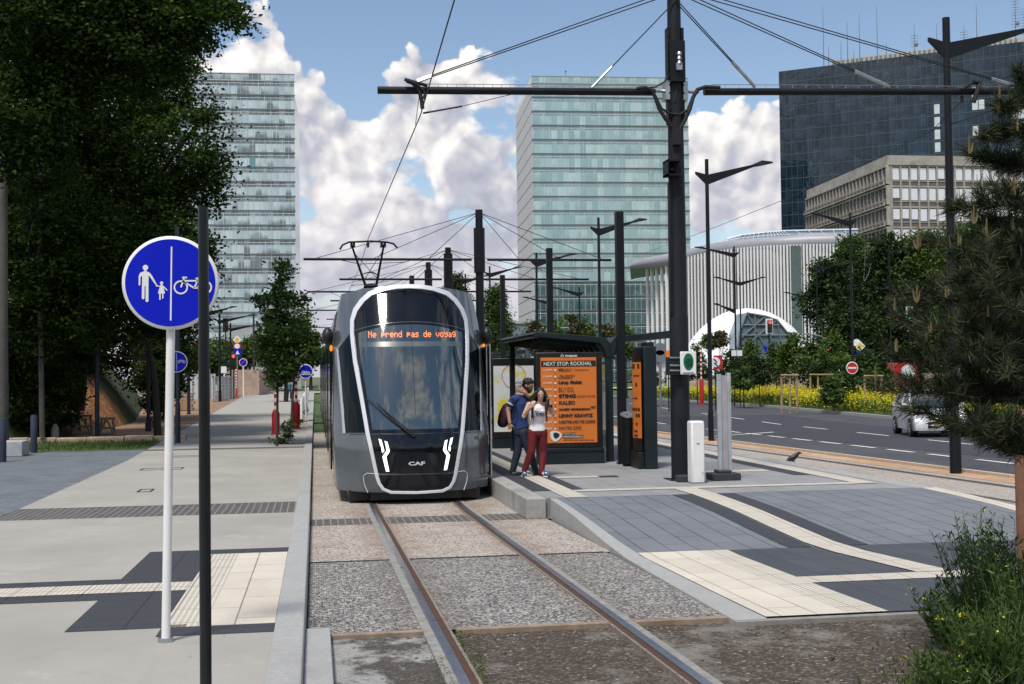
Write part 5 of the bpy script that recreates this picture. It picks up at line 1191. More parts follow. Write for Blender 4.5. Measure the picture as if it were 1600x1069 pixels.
# lamps
def lamp(px, ytop, Y, d, label, L=2.05, x=None, z0=None, r_=.07, name='street_lamp', group='street lamps', xarm=.38, rise=.42, both=False, second=None):
    p = at(px, ytop, Y); x = p.x if x is None else x; z0 = (zr(Y) if x > 5 else .12) if z0 is None else z0; zt = p.z
    t = thing(name, label, 'street lamp', (x, Y, z0), group)
    MB().lathe([(r_*1.3, 0), (r_*1.25, .9), (r_, 1.0), (r_*.85, zt-z0-.05), (r_*.85, zt-z0)], (x, Y, z0), 12).build('mast', DARK, t)
    za = zt-.52
    def arm(sd, L):
        mb = MB()
        mb.add([(x, Y-.05, za-.30), (x, Y+.05, za-.30), (x, Y-.05, za+.02), (x, Y+.05, za+.02), (x+sd*L*.72, Y-.04, za+rise*.66), (x+sd*L*.72, Y+.04, za+rise*.66), (x+sd*L*.72, Y-.04, za+rise*.66+.09), (x+sd*L*.72, Y+.04, za+rise*.66+.09)], [(0, 4, 6, 2), (1, 3, 7, 5), (0, 1, 5, 4), (2, 6, 7, 3), (4, 5, 7, 6)])
        mb.build('arm', DARK, t, sm=False)
        M = Matrix.Translation((x+sd*L*.86, Y, za+rise*.88)) @ Matrix.Rotation(-sd*math.atan2(rise, L)*1.0, 4, 'Y')
        MB().add([M @ Vector(v) for v in [(-L*.16, -.05, -.02), (-L*.16, .05, -.02), (L*.02, .12, -.02), (L*.19, .05, -.02), (L*.19, -.05, -.02), (L*.02, -.12, -.02), (-L*.16, -.05, .05), (-L*.16, .05, .05), (L*.02, .08, .13), (L*.19, .04, .03), (L*.19, -.04, .03), (L*.02, -.08, .13)]], [(5, 4, 3, 2, 1, 0), (6, 7, 8, 9, 10, 11)] + [(i, (i+1) % 6, (i+1) % 6+6, i+6) for i in range(6)]).build('luminaire', DARK2, t, sm=False)
    arm(d, L)
    if both: arm(-d, L)
    else:
        MB().add([(x, Y-.05, za-.30), (x, Y+.05, za-.30), (x, Y+.05, za+.02), (x, Y-.05, za+.02), (x-d*xarm, Y-.03, za+.05), (x-d*xarm, Y+.03, za+.05), (x-d*xarm, Y+.03, za+.12), (x-d*xarm, Y-.03, za+.12)], [(0, 3, 7, 4), (1, 5, 6, 2), (2, 6, 7, 3), (0, 4, 5, 1), (4, 7, 6, 5)]).build('bracket_tip', DARK, t, sm=False)
    if second: 
        za = zt-second; arm(d, L*.55)
    return t
lamp(1478, 28, 21.9, 1, 'tall street lamp nearest the camera, its foot in the ochre strip behind the pine', 2.3, r_=.085)
lamp(1104, 249, 37, 1, 'street lamp just right of the thick pole, its arm over the road', 2.1)
lamp(935, 340, 52, 1, 'street lamp rising behind the square mast at the shelter', 2.1)
lamp(838, 395, 67, 1, 'street lamp in front of the teal tower\'s left edge', 2.2)
lamp(765, 416, 85, 1, 'street lamp with its arm right of the second line pole', 2.2)
lamp(727, 428, 100, 1, 'far street lamp, its arm just above the tram roof', 2.2)
lamp(1147, 385, 84, -1, 'street lamp before the white columns, with a lower second arm', 2.9, second=4.6)
lamp(1156, 432, 100, 1, 'double armed street lamp before the white columns', 2.3, both=True)
lamp(1328, 332, 64, -1, 'street lamp with the no entry sign on its mast', 2.3)
lamp(1261, 456, 125, -1, 'small street lamp at the right end of the white columns', 2.6)
lamp(1276, 411, 104, 1, 'street lamp at the left edge of the dark trees, arm to the right', 2.5)
lamp(1389, 383, 100, 1, 'street lamp before the middle of the dark trees', 2.7)
lamp(1372, 444, 120, -1, 'short pale street lamp before the dark trees', 2.6)
lamp(1555, 330, 70, 1, 'street lamp almost hidden by the pine at the right', 1.6, both=True)
lamp(857, 463, 110, -1, 'small street lamp before the foot of the teal tower', 2.4)
lamp(905, 448, 95, -1, 'small street lamp between square mast and teal tower windows', 2.2)
lamp(343, 491, 105, 1, 'street lamp right of the black post, its long arm toward the young tree', 3.0, x=at(343, 491, 105).x, z0=.12, r_=.1)
lamp(360, 505, 120, 1, 'street lamp with the long arm, second one right of the black post', 3.2, z0=.12, r_=.1)
lamp(322, 478, 95, 1, 'street lamp hidden by the black post, only its head shows', 2.2, z0=.12, r_=.1)
lpost(397, 614, 150, 489, .12, 'plain dark post in the crossing at the end of the path')
# signals
SIGB = BLACK
def signal(px, py, Y, lit, label, border=True, pole='down', h=.92, w_=.34, base=None, col=None):
    c = at(px, py, Y); t = thing('traffic_light', label, 'traffic light', (c.x, Y, base if base is not None else (zr(Y) if c.x > 5 else .12)))
    if border: MB().box(c.x-w_/2-.12, c.x+w_/2+.12, Y-.01, Y+.02, c.z-h/2-.12, c.z+h/2+.12).build('backing_board', WFILM, t, bevel=.006)
    hs = MB().box(c.x-w_/2, c.x+w_/2, Y-.18, Y-.011, c.z-h/2, c.z+h/2).build('housing', SIGB, t, bevel=.03)
    cols = {'r': ((.9, .03, .02), 1), 'g': ((.02, .75, .35), -1)}
    for k, q in enumerate((1, 0, -1)):
        on = (lit == 'r' and q == 1) or (lit == 'g' and q == -1); cc = (.9, .03, .02) if lit == 'r' else (.03, .8, .4)
        m = MB(); disc(m, (c.x, c.z+q*h*.31), w_*.33, Y-.185, 16); m.build('lens', mat('signal_%s' % lit, cc, .4, emit=cc, es=3.5) if on else mat('unlit_lens', (.02, .02, .02), .2), t, sm=False)
    z0 = t.location.z
    if pole == 'down': MB().tube([(c.x, Y+.06, z0), (c.x, Y+.06, c.z+h/2)], .06, 8).build('mast', DARK, t)
    return t
signal(1202, 510, 88, 'r', 'white bordered traffic light showing red before the shell pavilion')
signal(1421, 490.5, 88, 'g', 'white bordered traffic light showing green before the dark trees')
t = signal(1292, 552, 92, 'r', 'small traffic light showing red under the no turning sign', border=False, h=.8, w_=.3)
c = at(1292, 543, 92); m_ = MB(); disc(m_, (c.x, c.z), .33, 91.9); m_.build('turn_sign', WFILM, t, sm=False); m_ = MB(); m_.grid([[(c.x+q*math.cos(k*math.pi/12), 91.88, c.z+q*math.sin(k*math.pi/12)) for k in range(25)] for q in (.34, .26)]); m_.build('turn_sign_rim', REDF, t, sm=False)
m_ = MB().tube([(c.x-.12, 91.87, c.z-.16), (c.x-.12, 91.87, c.z+.08), (c.x, 91.87, c.z+.15), (c.x+.1, 91.87, c.z+.05)], .03, 4).tube([(c.x-.2, 91.86, c.z-.2), (c.x+.2, 91.86, c.z+.2)], .03, 4); m_.build('turn_arrow', BLACK, t)
MB().tube([at(1292, 548, 92), at(1290, 534, 92), at(1284, 526, 92), at(1272, 523, 92), at(1256, 522, 92)], .06, 8).build('curved_mast', STEEL, t)
signal(365, 562, 118, 'r', 'traffic light showing red at the crossing beyond the mesh barriers', border=False, h=1.0, w_=.42)
signal(352.5, 508, 118, '', 'unlit black traffic light hung high beside the left street lamps', border=False, h=1.3, w_=.5)
def rsign(px, py, r_, Y, m, label, name='round_sign', shape='disc', rim=None, base=None, post=True, extra=None, pm=WHITEP, pr=.035):
    c = at(px, py, Y); z0 = base if base is not None else (zr(Y) if c.x > 5 else .12); t = thing(name, label, 'sign', (c.x, Y, z0))
    mb = MB()
    if shape == 'disc': thick_disc(mb, (c.x, c.z), r_, Y-.05, Y-.02, 32)
    elif shape == 'diamond': mb.prism([(c.x-r_, Y-.05, c.z), (c.x, Y-.05, c.z-r_), (c.x+r_, Y-.05, c.z), (c.x, Y-.05, c.z+r_)], (0, .03, 0))
    else: mb.box(c.x-r_, c.x+r_, Y-.05, Y-.02, c.z-r_*shape, c.z+r_*shape)
    mb.build('plate', rim or m, t, sm=False if shape != 'disc' else True)
    if rim:
        mb = MB()
        if shape == 'disc': disc(mb, (c.x, c.z), r_*.86, Y-.054)
        elif shape == 'diamond': mb.quad((c.x-r_*.6, Y-.054, c.z), (c.x, Y-.054, c.z-r_*.6), (c.x+r_*.6, Y-.054, c.z), (c.x, Y-.054, c.z+r_*.6))
        else: mb.box(c.x-r_*.85, c.x+r_*.85, Y-.056, Y-.052, c.z-r_*shape*.85, c.z+r_*shape*.85)
        mb.build('face', m, t, sm=False)
    if post: MB().tube([(c.x, Y+.02, z0), (c.x, Y+.02, c.z+r_*.5)], pr, 10).build('post', pm, t)
    if extra: extra(t, c, Y, r_)
    return t
def bar(t, c, Y, r_): MB().box(c.x-r_*.68, c.x+r_*.68, Y-.06, Y-.056, c.z-r_*.14, c.z+r_*.14).build('white_bar', WFILM, t, sm=False)
t = rsign(1331, 575, .35, 63.7, REDF, 'round red no entry sign with a white bar, fixed to a lamp mast', 'no_entry_sign', rim=WFILM, post=False, extra=bar)
def bikes(t, c, Y, r_):
    m_ = MB(); bike(m_, c.x, c.z-.08, r_*.75, Y-.058, .03); m_.box(c.x-r_*.7, c.x+r_*.7, Y-.06, Y-.057, c.z-r_*.45, c.z-r_*.38); m_.build('pictogram', WFILM, t, sm=False)
rsign(477.5, 580.5, .31, 52, BLUE, 'round blue sign with a white pictogram beside the young tree', rim=WFILM, extra=bikes)
def slash(t, c, Y, r_): m_ = MB().tube([(c.x-r_*.6, Y-.07, c.z-r_*.6), (c.x+r_*.6, Y-.07, c.z+r_*.6)], r_*.1, 4); m_.build('red_slash', REDF, t)
rsign(380, 566.5, .42, 128, BLUE, 'small round blue sign with a red slash on a white post by the stone wall', rim=WFILM, extra=slash, pr=.07)
YEL = mat('yellow_film', (.75, .50, .03), .4)
t = rsign(370.5, 531, .42, 120, YEL, 'thin post with a yellow diamond, a round sign and a blue square sign', 'sign_post', 'diamond', rim=WFILM, pm=STEEL, pr=.05)
m_ = MB(); c = at(370.5, 541, 119.9); disc(m_, (c.x, c.z), .36, 119.9); m_.build('round_plate', REDF, t, sm=False); m_ = MB(); disc(m_, (c.x, c.z), .25, 119.88); m_.build('round_face', WFILM, t, sm=False)
c = at(371, 550.5, 119.9); MB().box(c.x-.33, c.x+.33, 119.88, 119.9, c.z-.36, c.z+.36).build('square_plate', BLUE, t, sm=False); MB().add([(c.x-.2, 119.87, c.z-.2), (c.x+.2, 119.87, c.z-.2), (c.x, 119.87, c.z+.2)], [(0, 1, 2)]).build('pictogram', WFILM, t, sm=False)
rsign(348.5, 578, .30, 112, WFILM, 'small white square plate low on a post by the mesh barriers', 'small_sign', 1.0, pm=DARK)
def stripes(px, ytop, yred, yb, Y, label, white_to=None, r_=.055):
    c = at(px, yb, Y); z0 = .12; zr_ = at(px, yred, Y).z; zt = at(px, ytop, Y).z
    t = thing('striped_post', label, 'post', (c.x, Y, z0), 'red and white striped posts')
    MB().lathe([(.17, 0), (.17, .05), (.135, .06), (.135, zr_-z0-.15), (.08, zr_-z0), (.0, zr_-z0+.005)], (c.x, Y, z0), 16).build('base', REDP, t)
    n = max(4, round((zt-zr_)/.14)); mb = MB()
    for i in range(n): mb.mat(i % 2).lathe([(r_, 0), (r_, (zt-zr_)/n)], (c.x, Y, zr_+(zt-zr_)*i/n), 12)
    mb.build('striped_shaft', [WHITEP, REDP], t)
    if white_to: z2 = at(px, white_to, Y).z; MB().tube([(c.x, Y, zt), (c.x, Y, z2)], r_*.9, 10).build('shaft', WHITEP, t)
    return t
def side_signal(c, Y, sd, z, t):
    h = MB().box(c.x+sd*.08, c.x+sd*.30, Y-.2, Y+.12, z-.36, z+.36)
    for q in (-.24, 0, .24): h.add([(c.x+sd*.30, Y-.1, z+q+.10), (c.x+sd*.30, Y+.1, z+q+.10), (c.x+sd*.48, Y+.08, z+q+.02), (c.x+sd*.48, Y-.08, z+q+.02), (c.x+sd*.30, Y-.1, z+q-.08), (c.x+sd*.30, Y+.1, z+q-.08)], [(0, 3, 2, 1), (0, 4, 3), (1, 2, 5)])
    h.build('signal_head', SIGB, t, bevel=.01)
t = stripes(431, 592, 640, 679, 43.3, 'red based striped post with a black signal head, before the young tree'); c = t.location; side_signal(c, 43.3, -1, at(420, 583, 43.3).z, t)
t = stripes(463, 585, 628, 670, 47.8, 'red based striped post with a tall white top, right of the young tree', 548); c = t.location; side_signal(c, 47.8, -1, at(446, 583, 47.8).z, t)
stripes(370, 575, 606, 617, 122, 'distant red and white post at the end of the mesh barriers', r_=.1)
# mesh barriers, stone wall, white bollards
for i, (px, Y) in enumerate(((354.5, 108), (360, 115), (366, 122))):
    c = at(px, 620, Y); t = thing('mesh_barrier', 'grey mesh barrier, %s of three beside the path' % ['nearest', 'middle', 'farthest'][i], 'barrier', (c.x, Y, .12), 'mesh barriers')
    MB().tube([(c.x-.9, Y-3, .15), (c.x-.9, Y-3, 2.2), (c.x, Y+3, 2.2), (c.x, Y+3, .15), (c.x-.9, Y-3, .15)], .04, 6).build('frame', STEEL, t)
    mb = MB()
    for k in range(18): q = k/18; mb.tube([(c.x-.9+.9*q, Y-3+6*q, .15), (c.x-.9+.9*q, Y-3+6*q, 2.2)], .018, 4)
    for k in range(7): mb.tube([(c.x-.9, Y-3, .3+k*.3), (c.x, Y+3, .3+k*.3)], .015, 4)
    mb.build('mesh', STEEL, t)
a = at(368, 600, 140); MB().box(a.x-1, a.x+2.6, 140, 190, .1, 3.0).build('retaining_wall', STONEW, label='low pinkish stone wall at the end of the path on the left', cat='wall')
for i in range(9):
    Y = 58+i*7; MB().lathe([(.07, 0), (.07, .95), (.04, 1.0), (0, 1.01)], (-.62-.0*i, Y, .12), 10).build('white_bollard', WHITEP, label='slim white bollard in the row along the kerb, %s from the near end' % ['first', 'second', 'third', 'fourth', 'fifth', 'sixth', 'seventh', 'eighth', 'ninth'][i], cat='bollard', group='white bollards along the kerb')
# right side: signs and stone wall beyond the road
GREYP = mat('grey_sign_back', (.20, .22, .24), .5, .3, .1); ORP = mat('orange_film', (.85, .22, .01), .45, emit=None)
t = rsign(1031, 545.5, .36, 66, GREYP, 'grey mast with two round sign backs and a white box, beyond the platform', 'sign_mast', base=-.2, pm=GREYP, pr=.07)
c = at(1031, 557, 66); m_ = MB(); thick_disc(m_, (c.x, c.z), .36, 65.95, 65.98, 28); m_.build('round_plate', GREYP, t); a, b = at(1022, 560, 66), at(1041, 581, 66); MB().box(a.x, b.x, 66.1, 66.5, b.z, a.z).build('white_box', WHITEP, t, bevel=.03)
rsign(1044, 555, .28, 70, ORP, 'small orange plate left of the thick pole, above the white box', 'small_sign', 1.0, base=-.2, pm=DARK)
def wsym(t, c, Y, r_): MB().tube([(c.x-.12, Y-.06, c.z+.2), (c.x+.08, Y-.06, c.z+.02), (c.x-.08, Y-.06, c.z-.05), (c.x+.12, Y-.06, c.z-.22)], .035, 5).build('pictogram', BLACK, t)
t = rsign(1117.5, 566, .30, 70, WFILM, 'round white sign on a red square plate, right of the street lamp', base=-.2, pm=DARK, extra=wsym)
c = at(1118, 566, 70); MB().box(c.x-.12, c.x+.42, 69.99, 70.01, c.z-.42, c.z+.40).build('red_square', REDF, t, sm=False)
rsign(1146.5, 552, .17, 78, WFILM, 'left one of two small white plates behind the lamp mast', 'small_sign', 1.1, base=-.2, pm=DARK); rsign(1155.5, 552, .17, 78, WFILM, 'right one of two small white plates behind the lamp mast', 'small_sign', 1.1, base=-.2, pm=DARK)
rsign(1222, 552.5, .42, 95, ORP, 'orange plate among the shrubs below the shell pavilion', 'small_sign', 1.35, base=-.2, pm=DARK)
t = rsign(1343, 541, .38, 75, YEL, 'yellow and white diamond sign with blue plates below, beside the lamp mast', 'sign_post', 'diamond', rim=WFILM, base=-.2, pm=GREYP, pr=.05)
c = at(1340, 536, 75.1); m_ = MB(); disc(m_, (c.x-.1, c.z), .26, 75.03); m_.build('round_plate', WFILM, t, sm=False); c = at(1344, 555, 74.9); m_ = MB(); disc(m_, (c.x, c.z), .22, 74.9); m_.build('blue_plate', BLUE, t, sm=False); c = at(1341, 550, 75); MB().box(c.x-.12, c.x+.12, 75.0, 75.02, c.z-.3, c.z+.3).build('blue_plate', BLUE, t, sm=False)
t = rsign(1195, 544.5, .2, 95, BLUE, 'tiny blue sign under the red traffic light', base=-.2, pm=GREYP)
a = at(1062, 577, 98); b = at(1500, 577, 98)
mb = MB(); x = a.x
while x < b.x:
    L = random.uniform(.7, 1.6)
    for k in range(4): mb.box(x, x+L-.03, 98+random.uniform(-.04, .04), 98.5, -.2+k*.5, .28+k*.5)
    x += L
mb.build('boundary_wall', STONEW, label='low pinkish stone wall behind the young trees across the road', cat='wall')
t = stripes(1096, 540, 592, 600, 72, 'slim striped post right of the thick pole, beyond the road')
for ch in t.children: pass
# timber frames that hold the young trees
def tframe(xs, yt, yb, Y, label):
    a = at(xs[0], yb, Y); t = thing('timber_frame', label, 'tree support', (a.x, Y, -.2), 'timber frames of the young trees')
    for x in xs: p, q = at(x, yb, Y), at(x, yt, Y); MB().tube([(p.x, Y, -.15), (q.x, Y, q.z)], .06, 8).build('stake', WOOD, t)
    p, q = at(xs[0]-2, yt+1.5, Y), at(xs[-1]+2, yt+1.5, Y); MB().tube([(p.x, Y-.07, p.z), (q.x, Y-.07, q.z)], .05, 8).build('rail', WOOD, t)
tframe((1221, 1234, 1245), 585, 618, 62, 'timber stakes with a rail, left group below the red traffic light'); tframe((1266, 1278, 1300), 584, 605, 74, 'timber stakes with a rail, left of the no entry sign')
tframe((1351, 1368, 1377), 586, 625, 60, 'timber stakes with a rail, right of the no entry sign'); tframe((1425, 1447, 1460), 594, 625, 58, 'timber stakes with a rail, partly behind the pine'); tframe((1177, 1195, 1201), 583, 605, 80, 'timber stakes with a rail, farthest left among the shrubs')
# log post at the right edge
a = at(1600, 800, 9.4); t = thing('log_fence', 'reddish round log post and rail end at the right picture edge', 'fence', (a.x, 9.4, zl(9.4)))
LOG = mat('reddish_log', (.20, .10, .06), .75, 0, .35, 5, .4, 30); q = at(1601, 640, 9.4); MB().lathe([(.062, 0), (.066, 1.0), (.06, q.z-zl(9.4))], (a.x, 9.4, zl(9.4)), 16).build('post', LOG, t)
c = at(1593, 649, 9.3); MB().tube([(c.x-.02, 9.26, c.z), (c.x+3, 8.4, c.z-.05)], .055, 14).build('rail', LOG, t)
# ================================================================ VEHICLES
CARP = mat('white_car_paint', (.74, .77, .79), .2, .1, .03, 2, coat=1.0); CGL = mat('car_glass', (.01, .015, .018), .05, 0, .2, spec=1.); TYRE = RUBBER
def car(loc, rz, label):
    t = thing('parked_car' if False else 'car', label, 'car', loc); t.rotation_euler = (0, 0, rz)
    # side profile: x forward, lower body then cabin (local coordinates, front = +x)
    W_ = .84
    low = [(-1.92, .30), (-1.95, .55), (-1.90, .85), (-1.80, .98), (.55, .98), (1.0, .92), (1.55, .80), (1.85, .62), (1.93, .42), (1.88, .24), (1.6, .20), (-1.6, .20)]
    sec = [(-1.0, 0), (-.97, .02), (-.90, .05)]
    mb = MB(); rows = []
    for yy, k in ((-W_, .93), (-W_*.97, .985), (-W_*.8, 1), (0, 1.02), (W_*.8, 1), (W_*.97, .985), (W_, .93)):
        rows.append([(x*k, yy, .55+(z-.55)*(k if k < 1 else 1)) for x, z in low+[low[0]]])
    mb.grid(rows); mb.add([p for p in rows[0][:-1]], [tuple(range(len(low)))]); mb.add([p for p in rows[-1][:-1]], [tuple(range(len(low)))[::-1]]); mb.build('body', CARP, t, world=False, ang=.8)
    cab = [(-1.78, .96), (-1.62, 1.30), (-1.25, 1.48), (-.3, 1.53), (.25, 1.43), (1.05, .93)]
    mb = MB(); mb.grid([[(x, yy*(W_-.04 if z < 1.0 else W_-.2), z) for x, z in cab] for yy in (-1, -.9, .9, 1)]); mb.add([(x, -1*(W_-.04 if z < 1. else W_-.2), z) for x, z in cab], [tuple(range(6))]); mb.add([(x, (W_-.04 if z < 1. else W_-.2), z) for x, z in cab], [tuple(range(6))[::-1]]); mb.build('cabin_glass', CGL, t, world=False, ang=.8)
    mb = MB(); mb.grid([[(x, yy*(W_-.22), z+.02) for x, z in ((-1.60, 1.33), (-1.25, 1.48), (-.3, 1.53), (.12, 1.47))] for yy in (-1, 0, 1)]); mb.build('roof', CARP, t, world=False)
    for s in (-1, 1):
        MB().tube([(-1.72, s*.78, .98), (-1.5, s*.66, 1.36)], .05, 6).tube([(-.35, s*.80, .97), (-.3, s*.64, 1.5)], .035, 6).tube([(1.0, s*.79, .95), (.2, s*.64, 1.47)], .04, 6).build('pillar', CARP, t, world=False)
        MB().ball((.75, s*.93, 1.02), (.08, .12, .08), 10, 6).build('wing_mirror', CARP, t, world=False)
        M = Matrix.Translation((1.66, s*.62, .68)) @ Matrix.Rotation(s*-.5, 4, 'Z') @ Matrix.Rotation(.5, 4, 'Y'); MB().ball((0, 0, 0), (.16, .20, .11), 14, 8, M.to_3x3().to_4x4()).build('headlight', mat('clear_lamp_glass', (.6, .65, .68), .1, .3, .1, spec=1.), t, world=False).location = M.translation
        for x in (-1.22, 1.25):
            wv = MB().lathe([(.17, -.10), (.29, -.11), (.31, -.07), (.31, .07), (.29, .11), (.17, .10)], (0, 0, 0), 28); wv.v = [(x+a, s*.78+c, .31+b) for a, b, c in wv.v]; wo_ = wv.build('wheel', TYRE, t, world=False)
            rm = MB().lathe([(.0, .085), (.05, .10), (.06, .07), (.17, .09), (.185, .10), (.19, .06)], (0, 0, 0), 20); rm.v = [(x+a, s*(.78+c), .31+b) for a, b, c in rm.v]; r__ = rm.build('rim', STEEL, wo_, world=False)
            mb = MB()
            for k in range(7): a_ = k*2*math.pi/7; mb.tube([(x+.05*math.cos(a_), s*.885, .31+.05*math.sin(a_)), (x+.17*math.cos(a_), s*.885, .31+.17*math.sin(a_))], .02, 5)
            mb.build('spokes', STEEL, wo_, world=False)
    MB().box(1.80, 1.945, -.45, .45, .33, .52).build('grille', BLACK, t, world=False, bevel=.02); MB().box(1.94, 1.96, -.24, .24, .40, .50).build('number_plate', mat('yellow_plate', (.7, .5, .05), .5), t, world=False)
    return t
a_ = gp(1401, 677, 0, zr); b_ = gp(1431, 683, 0, zr); d_ = math.atan2(b_.y-a_.y, b_.x-a_.x)
car(((a_.x+b_.x)/2-math.sin(d_)*-.0+.75*math.cos(d_+math.pi/2)*1.0, (a_.y+b_.y)/2+.75*math.sin(d_+math.pi/2), zr(39)), d_, 'small white hatchback on the road, half hidden by the pine')
# red van farther back
Y = 86; a, b = at(1400, 567, Y), at(1432, 590, Y)
t = thing('delivery_van', 'red van with a white round panel, mostly hidden behind pine and wooden rails', 'van', ((a.x+b.x)/2, Y, -.2))
w_ = b.x-a.x; MB().prism([(a.x, Y, .2), (a.x+w_*1.6, Y, .2), (a.x+w_*1.6, Y, 1.2), (a.x+w_*1.3, Y, 1.5), (a.x+w_*1.1, Y, a.z), (a.x+.05, Y, a.z), (a.x, Y, a.z-.1)], (0, 1.9, 0)).build('body', REDP, t, bevel=.06)
m_ = MB(); disc(m_, (a.x+.95, 1.95), .55, Y-.01); m_.build('round_panel', WFILM, t, sm=False)
for x in (a.x+.5, a.x+w_*1.3): 
    wv = MB().lathe([(.2, -.1), (.34, -.1), (.34, .1), (.2, .1)], (0, 0, 0), 20); wv.v = [(x+p, Y+.05+r_, .13+q) for p, q, r_ in wv.v]; wv.build('wheel', TYRE, t)
MB().box(a.x+w_*1.12, a.x+w_*1.28, Y-.01, Y, 1.4, 1.9).build('window', CGL, t, sm=False)
# ================================================================ VEGETATION
def leafm(name, c0, c1, c2, rough=.55, spec=.3, trans=.25):
    m = bpy.data.materials.new(name); m.use_nodes = True; t = NT(m.node_tree)
    b = t.n('ShaderNodeBsdfPrincipled'); o = t.n('ShaderNodeOutputMaterial')
    at_ = t.n('ShaderNodeAttribute', attribute_name='tone'); cc = t.ramp(at_.outputs['Fac'], [(0, c0), (.5, c1), (1, c2)])
    t.l(cc, b.inputs['Base Color']); b.inputs['Roughness'].default_value = rough; b.inputs['Specular IOR Level'].default_value = spec
    if trans:
        tr = t.n('ShaderNodeBsdfTranslucent'); t.l(t.mix(1.0, cc, (1.2, 1.3, .5), 'MULTIPLY'), tr.inputs[0]); mx = t.n('ShaderNodeMixShader'); mx.inputs[0].default_value = trans
        t.l(b.outputs[0], mx.inputs[1]); t.l(tr.outputs[0], mx.inputs[2]); t.l(mx.outputs[0], o.inputs[0])
    else: t.l(b.outputs[0], o.inputs[0])
    return m
L_DARK = leafm('dark_beech_leaves', (.010, .020, .006), (.022, .042, .010), (.050, .085, .018))
L_WOOD = leafm('deep_shade_leaves', (.007, .014, .003), (.020, .042, .008), (.065, .110, .018), spec=.12, rough=.7)
L_MID = leafm('mid_green_leaves', (.018, .040, .008), (.045, .085, .016), (.085, .140, .028))
L_BRI = leafm('fresh_green_leaves', (.030, .060, .010), (.065, .115, .020), (.13, .19, .035))
L_BLUE = leafm('pine_needles', (.008, .015, .006), (.026, .040, .018), (.070, .088, .038), trans=.1)
L_CAND = leafm('pine_candles', (.07, .065, .02), (.14, .12, .035), (.24, .19, .06), trans=.1)
L_YEL = leafm('yellow_blossom', (.50, .42, .01), (.66, .58, .02), (.78, .70, .05), trans=.2)
L_BRO = leafm('brownish_leaves', (.035, .035, .015), (.07, .065, .025), (.11, .10, .04))
def leaves(name, C, size, m, parent=None, aspect=.55, tone=None, up=0., kind=None, label=None, cat=None, dirs=None, group=None):
    """C: Nx3 leaf centres -> one mesh of N little folded diamonds"""
    N = len(C); rng = RNG
    if dirs is None:
        d = rng.normal(size=(N, 3)); d[:, 2] = d[:, 2]*.6+up
    else: d = dirs+rng.normal(size=(N, 3))*.12
    d /= np.linalg.norm(d, axis=1)[:, None]
    q = rng.normal(size=(N, 3)); s = np.cross(d, q); s /= np.linalg.norm(s, axis=1)[:, None]+1e-9
    L = (size*(.6+.8*rng.random(N)))[:, None]
    a = C-d*L*.5; b = C+s*L*aspect*.5; c = C+d*L*.5; e = C-s*L*aspect*.5
    V = np.stack([a, b, c, e], 1).reshape(-1, 3)
    off = V.min(0)*.5+V.max(0)*.5; off[2] = V[:, 2].min()
    if parent is not None: off = np.array(parent.location)
    V = V-off
    me = bpy.data.meshes.new(name); me.vertices.add(4*N); me.vertices.foreach_set('co', V.astype(np.float32).ravel())
    me.loops.add(4*N); me.loops.foreach_set('vertex_index', np.arange(4*N, dtype=np.int32)); me.polygons.add(N)
    me.polygons.foreach_set('loop_start', np.arange(0, 4*N, 4, dtype=np.int32)); me.polygons.foreach_set('loop_total', np.full(N, 4, dtype=np.int32)) if False else None
    me.update(calc_edges=True); me.validate()
    at_ = me.attributes.new('tone', 'FLOAT', 'FACE'); tv = rng.random(N) if tone is None else np.clip(tone+rng.normal(size=N)*.14, 0, 1)
    at_.data.foreach_set('value', tv.astype(np.float32)); me.materials.append(m)
    o = bpy.data.objects.new(name, me); COL.objects.link(o)
    if parent is not None: o.parent = parent
    else: o.location = Vector([float(x) for x in off])
    return tag(o, label, cat, group, kind)
def clumped(blobs, n, clump=.35, per=60, shell=.45):
    """leaf centres in clumps spread through ellipsoid blobs, denser near their surface"""
    vol = np.array([b[3]*b[4]*b[5] for b in blobs])**(2/3); p = vol/vol.sum(); nc = max(1, int(n/per)); out = []; tone = []
    ks = RNG.choice(len(blobs), nc, p=p)
    B = np.array(blobs)[ks]; v = RNG.normal(size=(nc, 3)); v /= np.linalg.norm(v, axis=1)[:, None]
    r_ = (shell+(1-shell)*RNG.random(nc))**.6; cen = B[:, :3]+v*B[:, 3:6]*r_[:, None]
    tn = RNG.random(nc)*.8+.1*v[:, 2]+.05
    idx = np.repeat(np.arange(nc), per); g = RNG.normal(size=(nc*per, 3)); g[:, 2] *= .55
    sc = clump*(.6+.8*RNG.random(nc))[idx][:, None]
    return cen[idx]+g*sc*.6, np.clip(tn, 0, 1)[idx]
def pb(px, py, Y, r_, dz=1., dy=1.):
    p = at(px, py, Y); k = Y/1900; return (p.x, Y, p.z, r_*k, r_*k*dy, r_*k*dz)
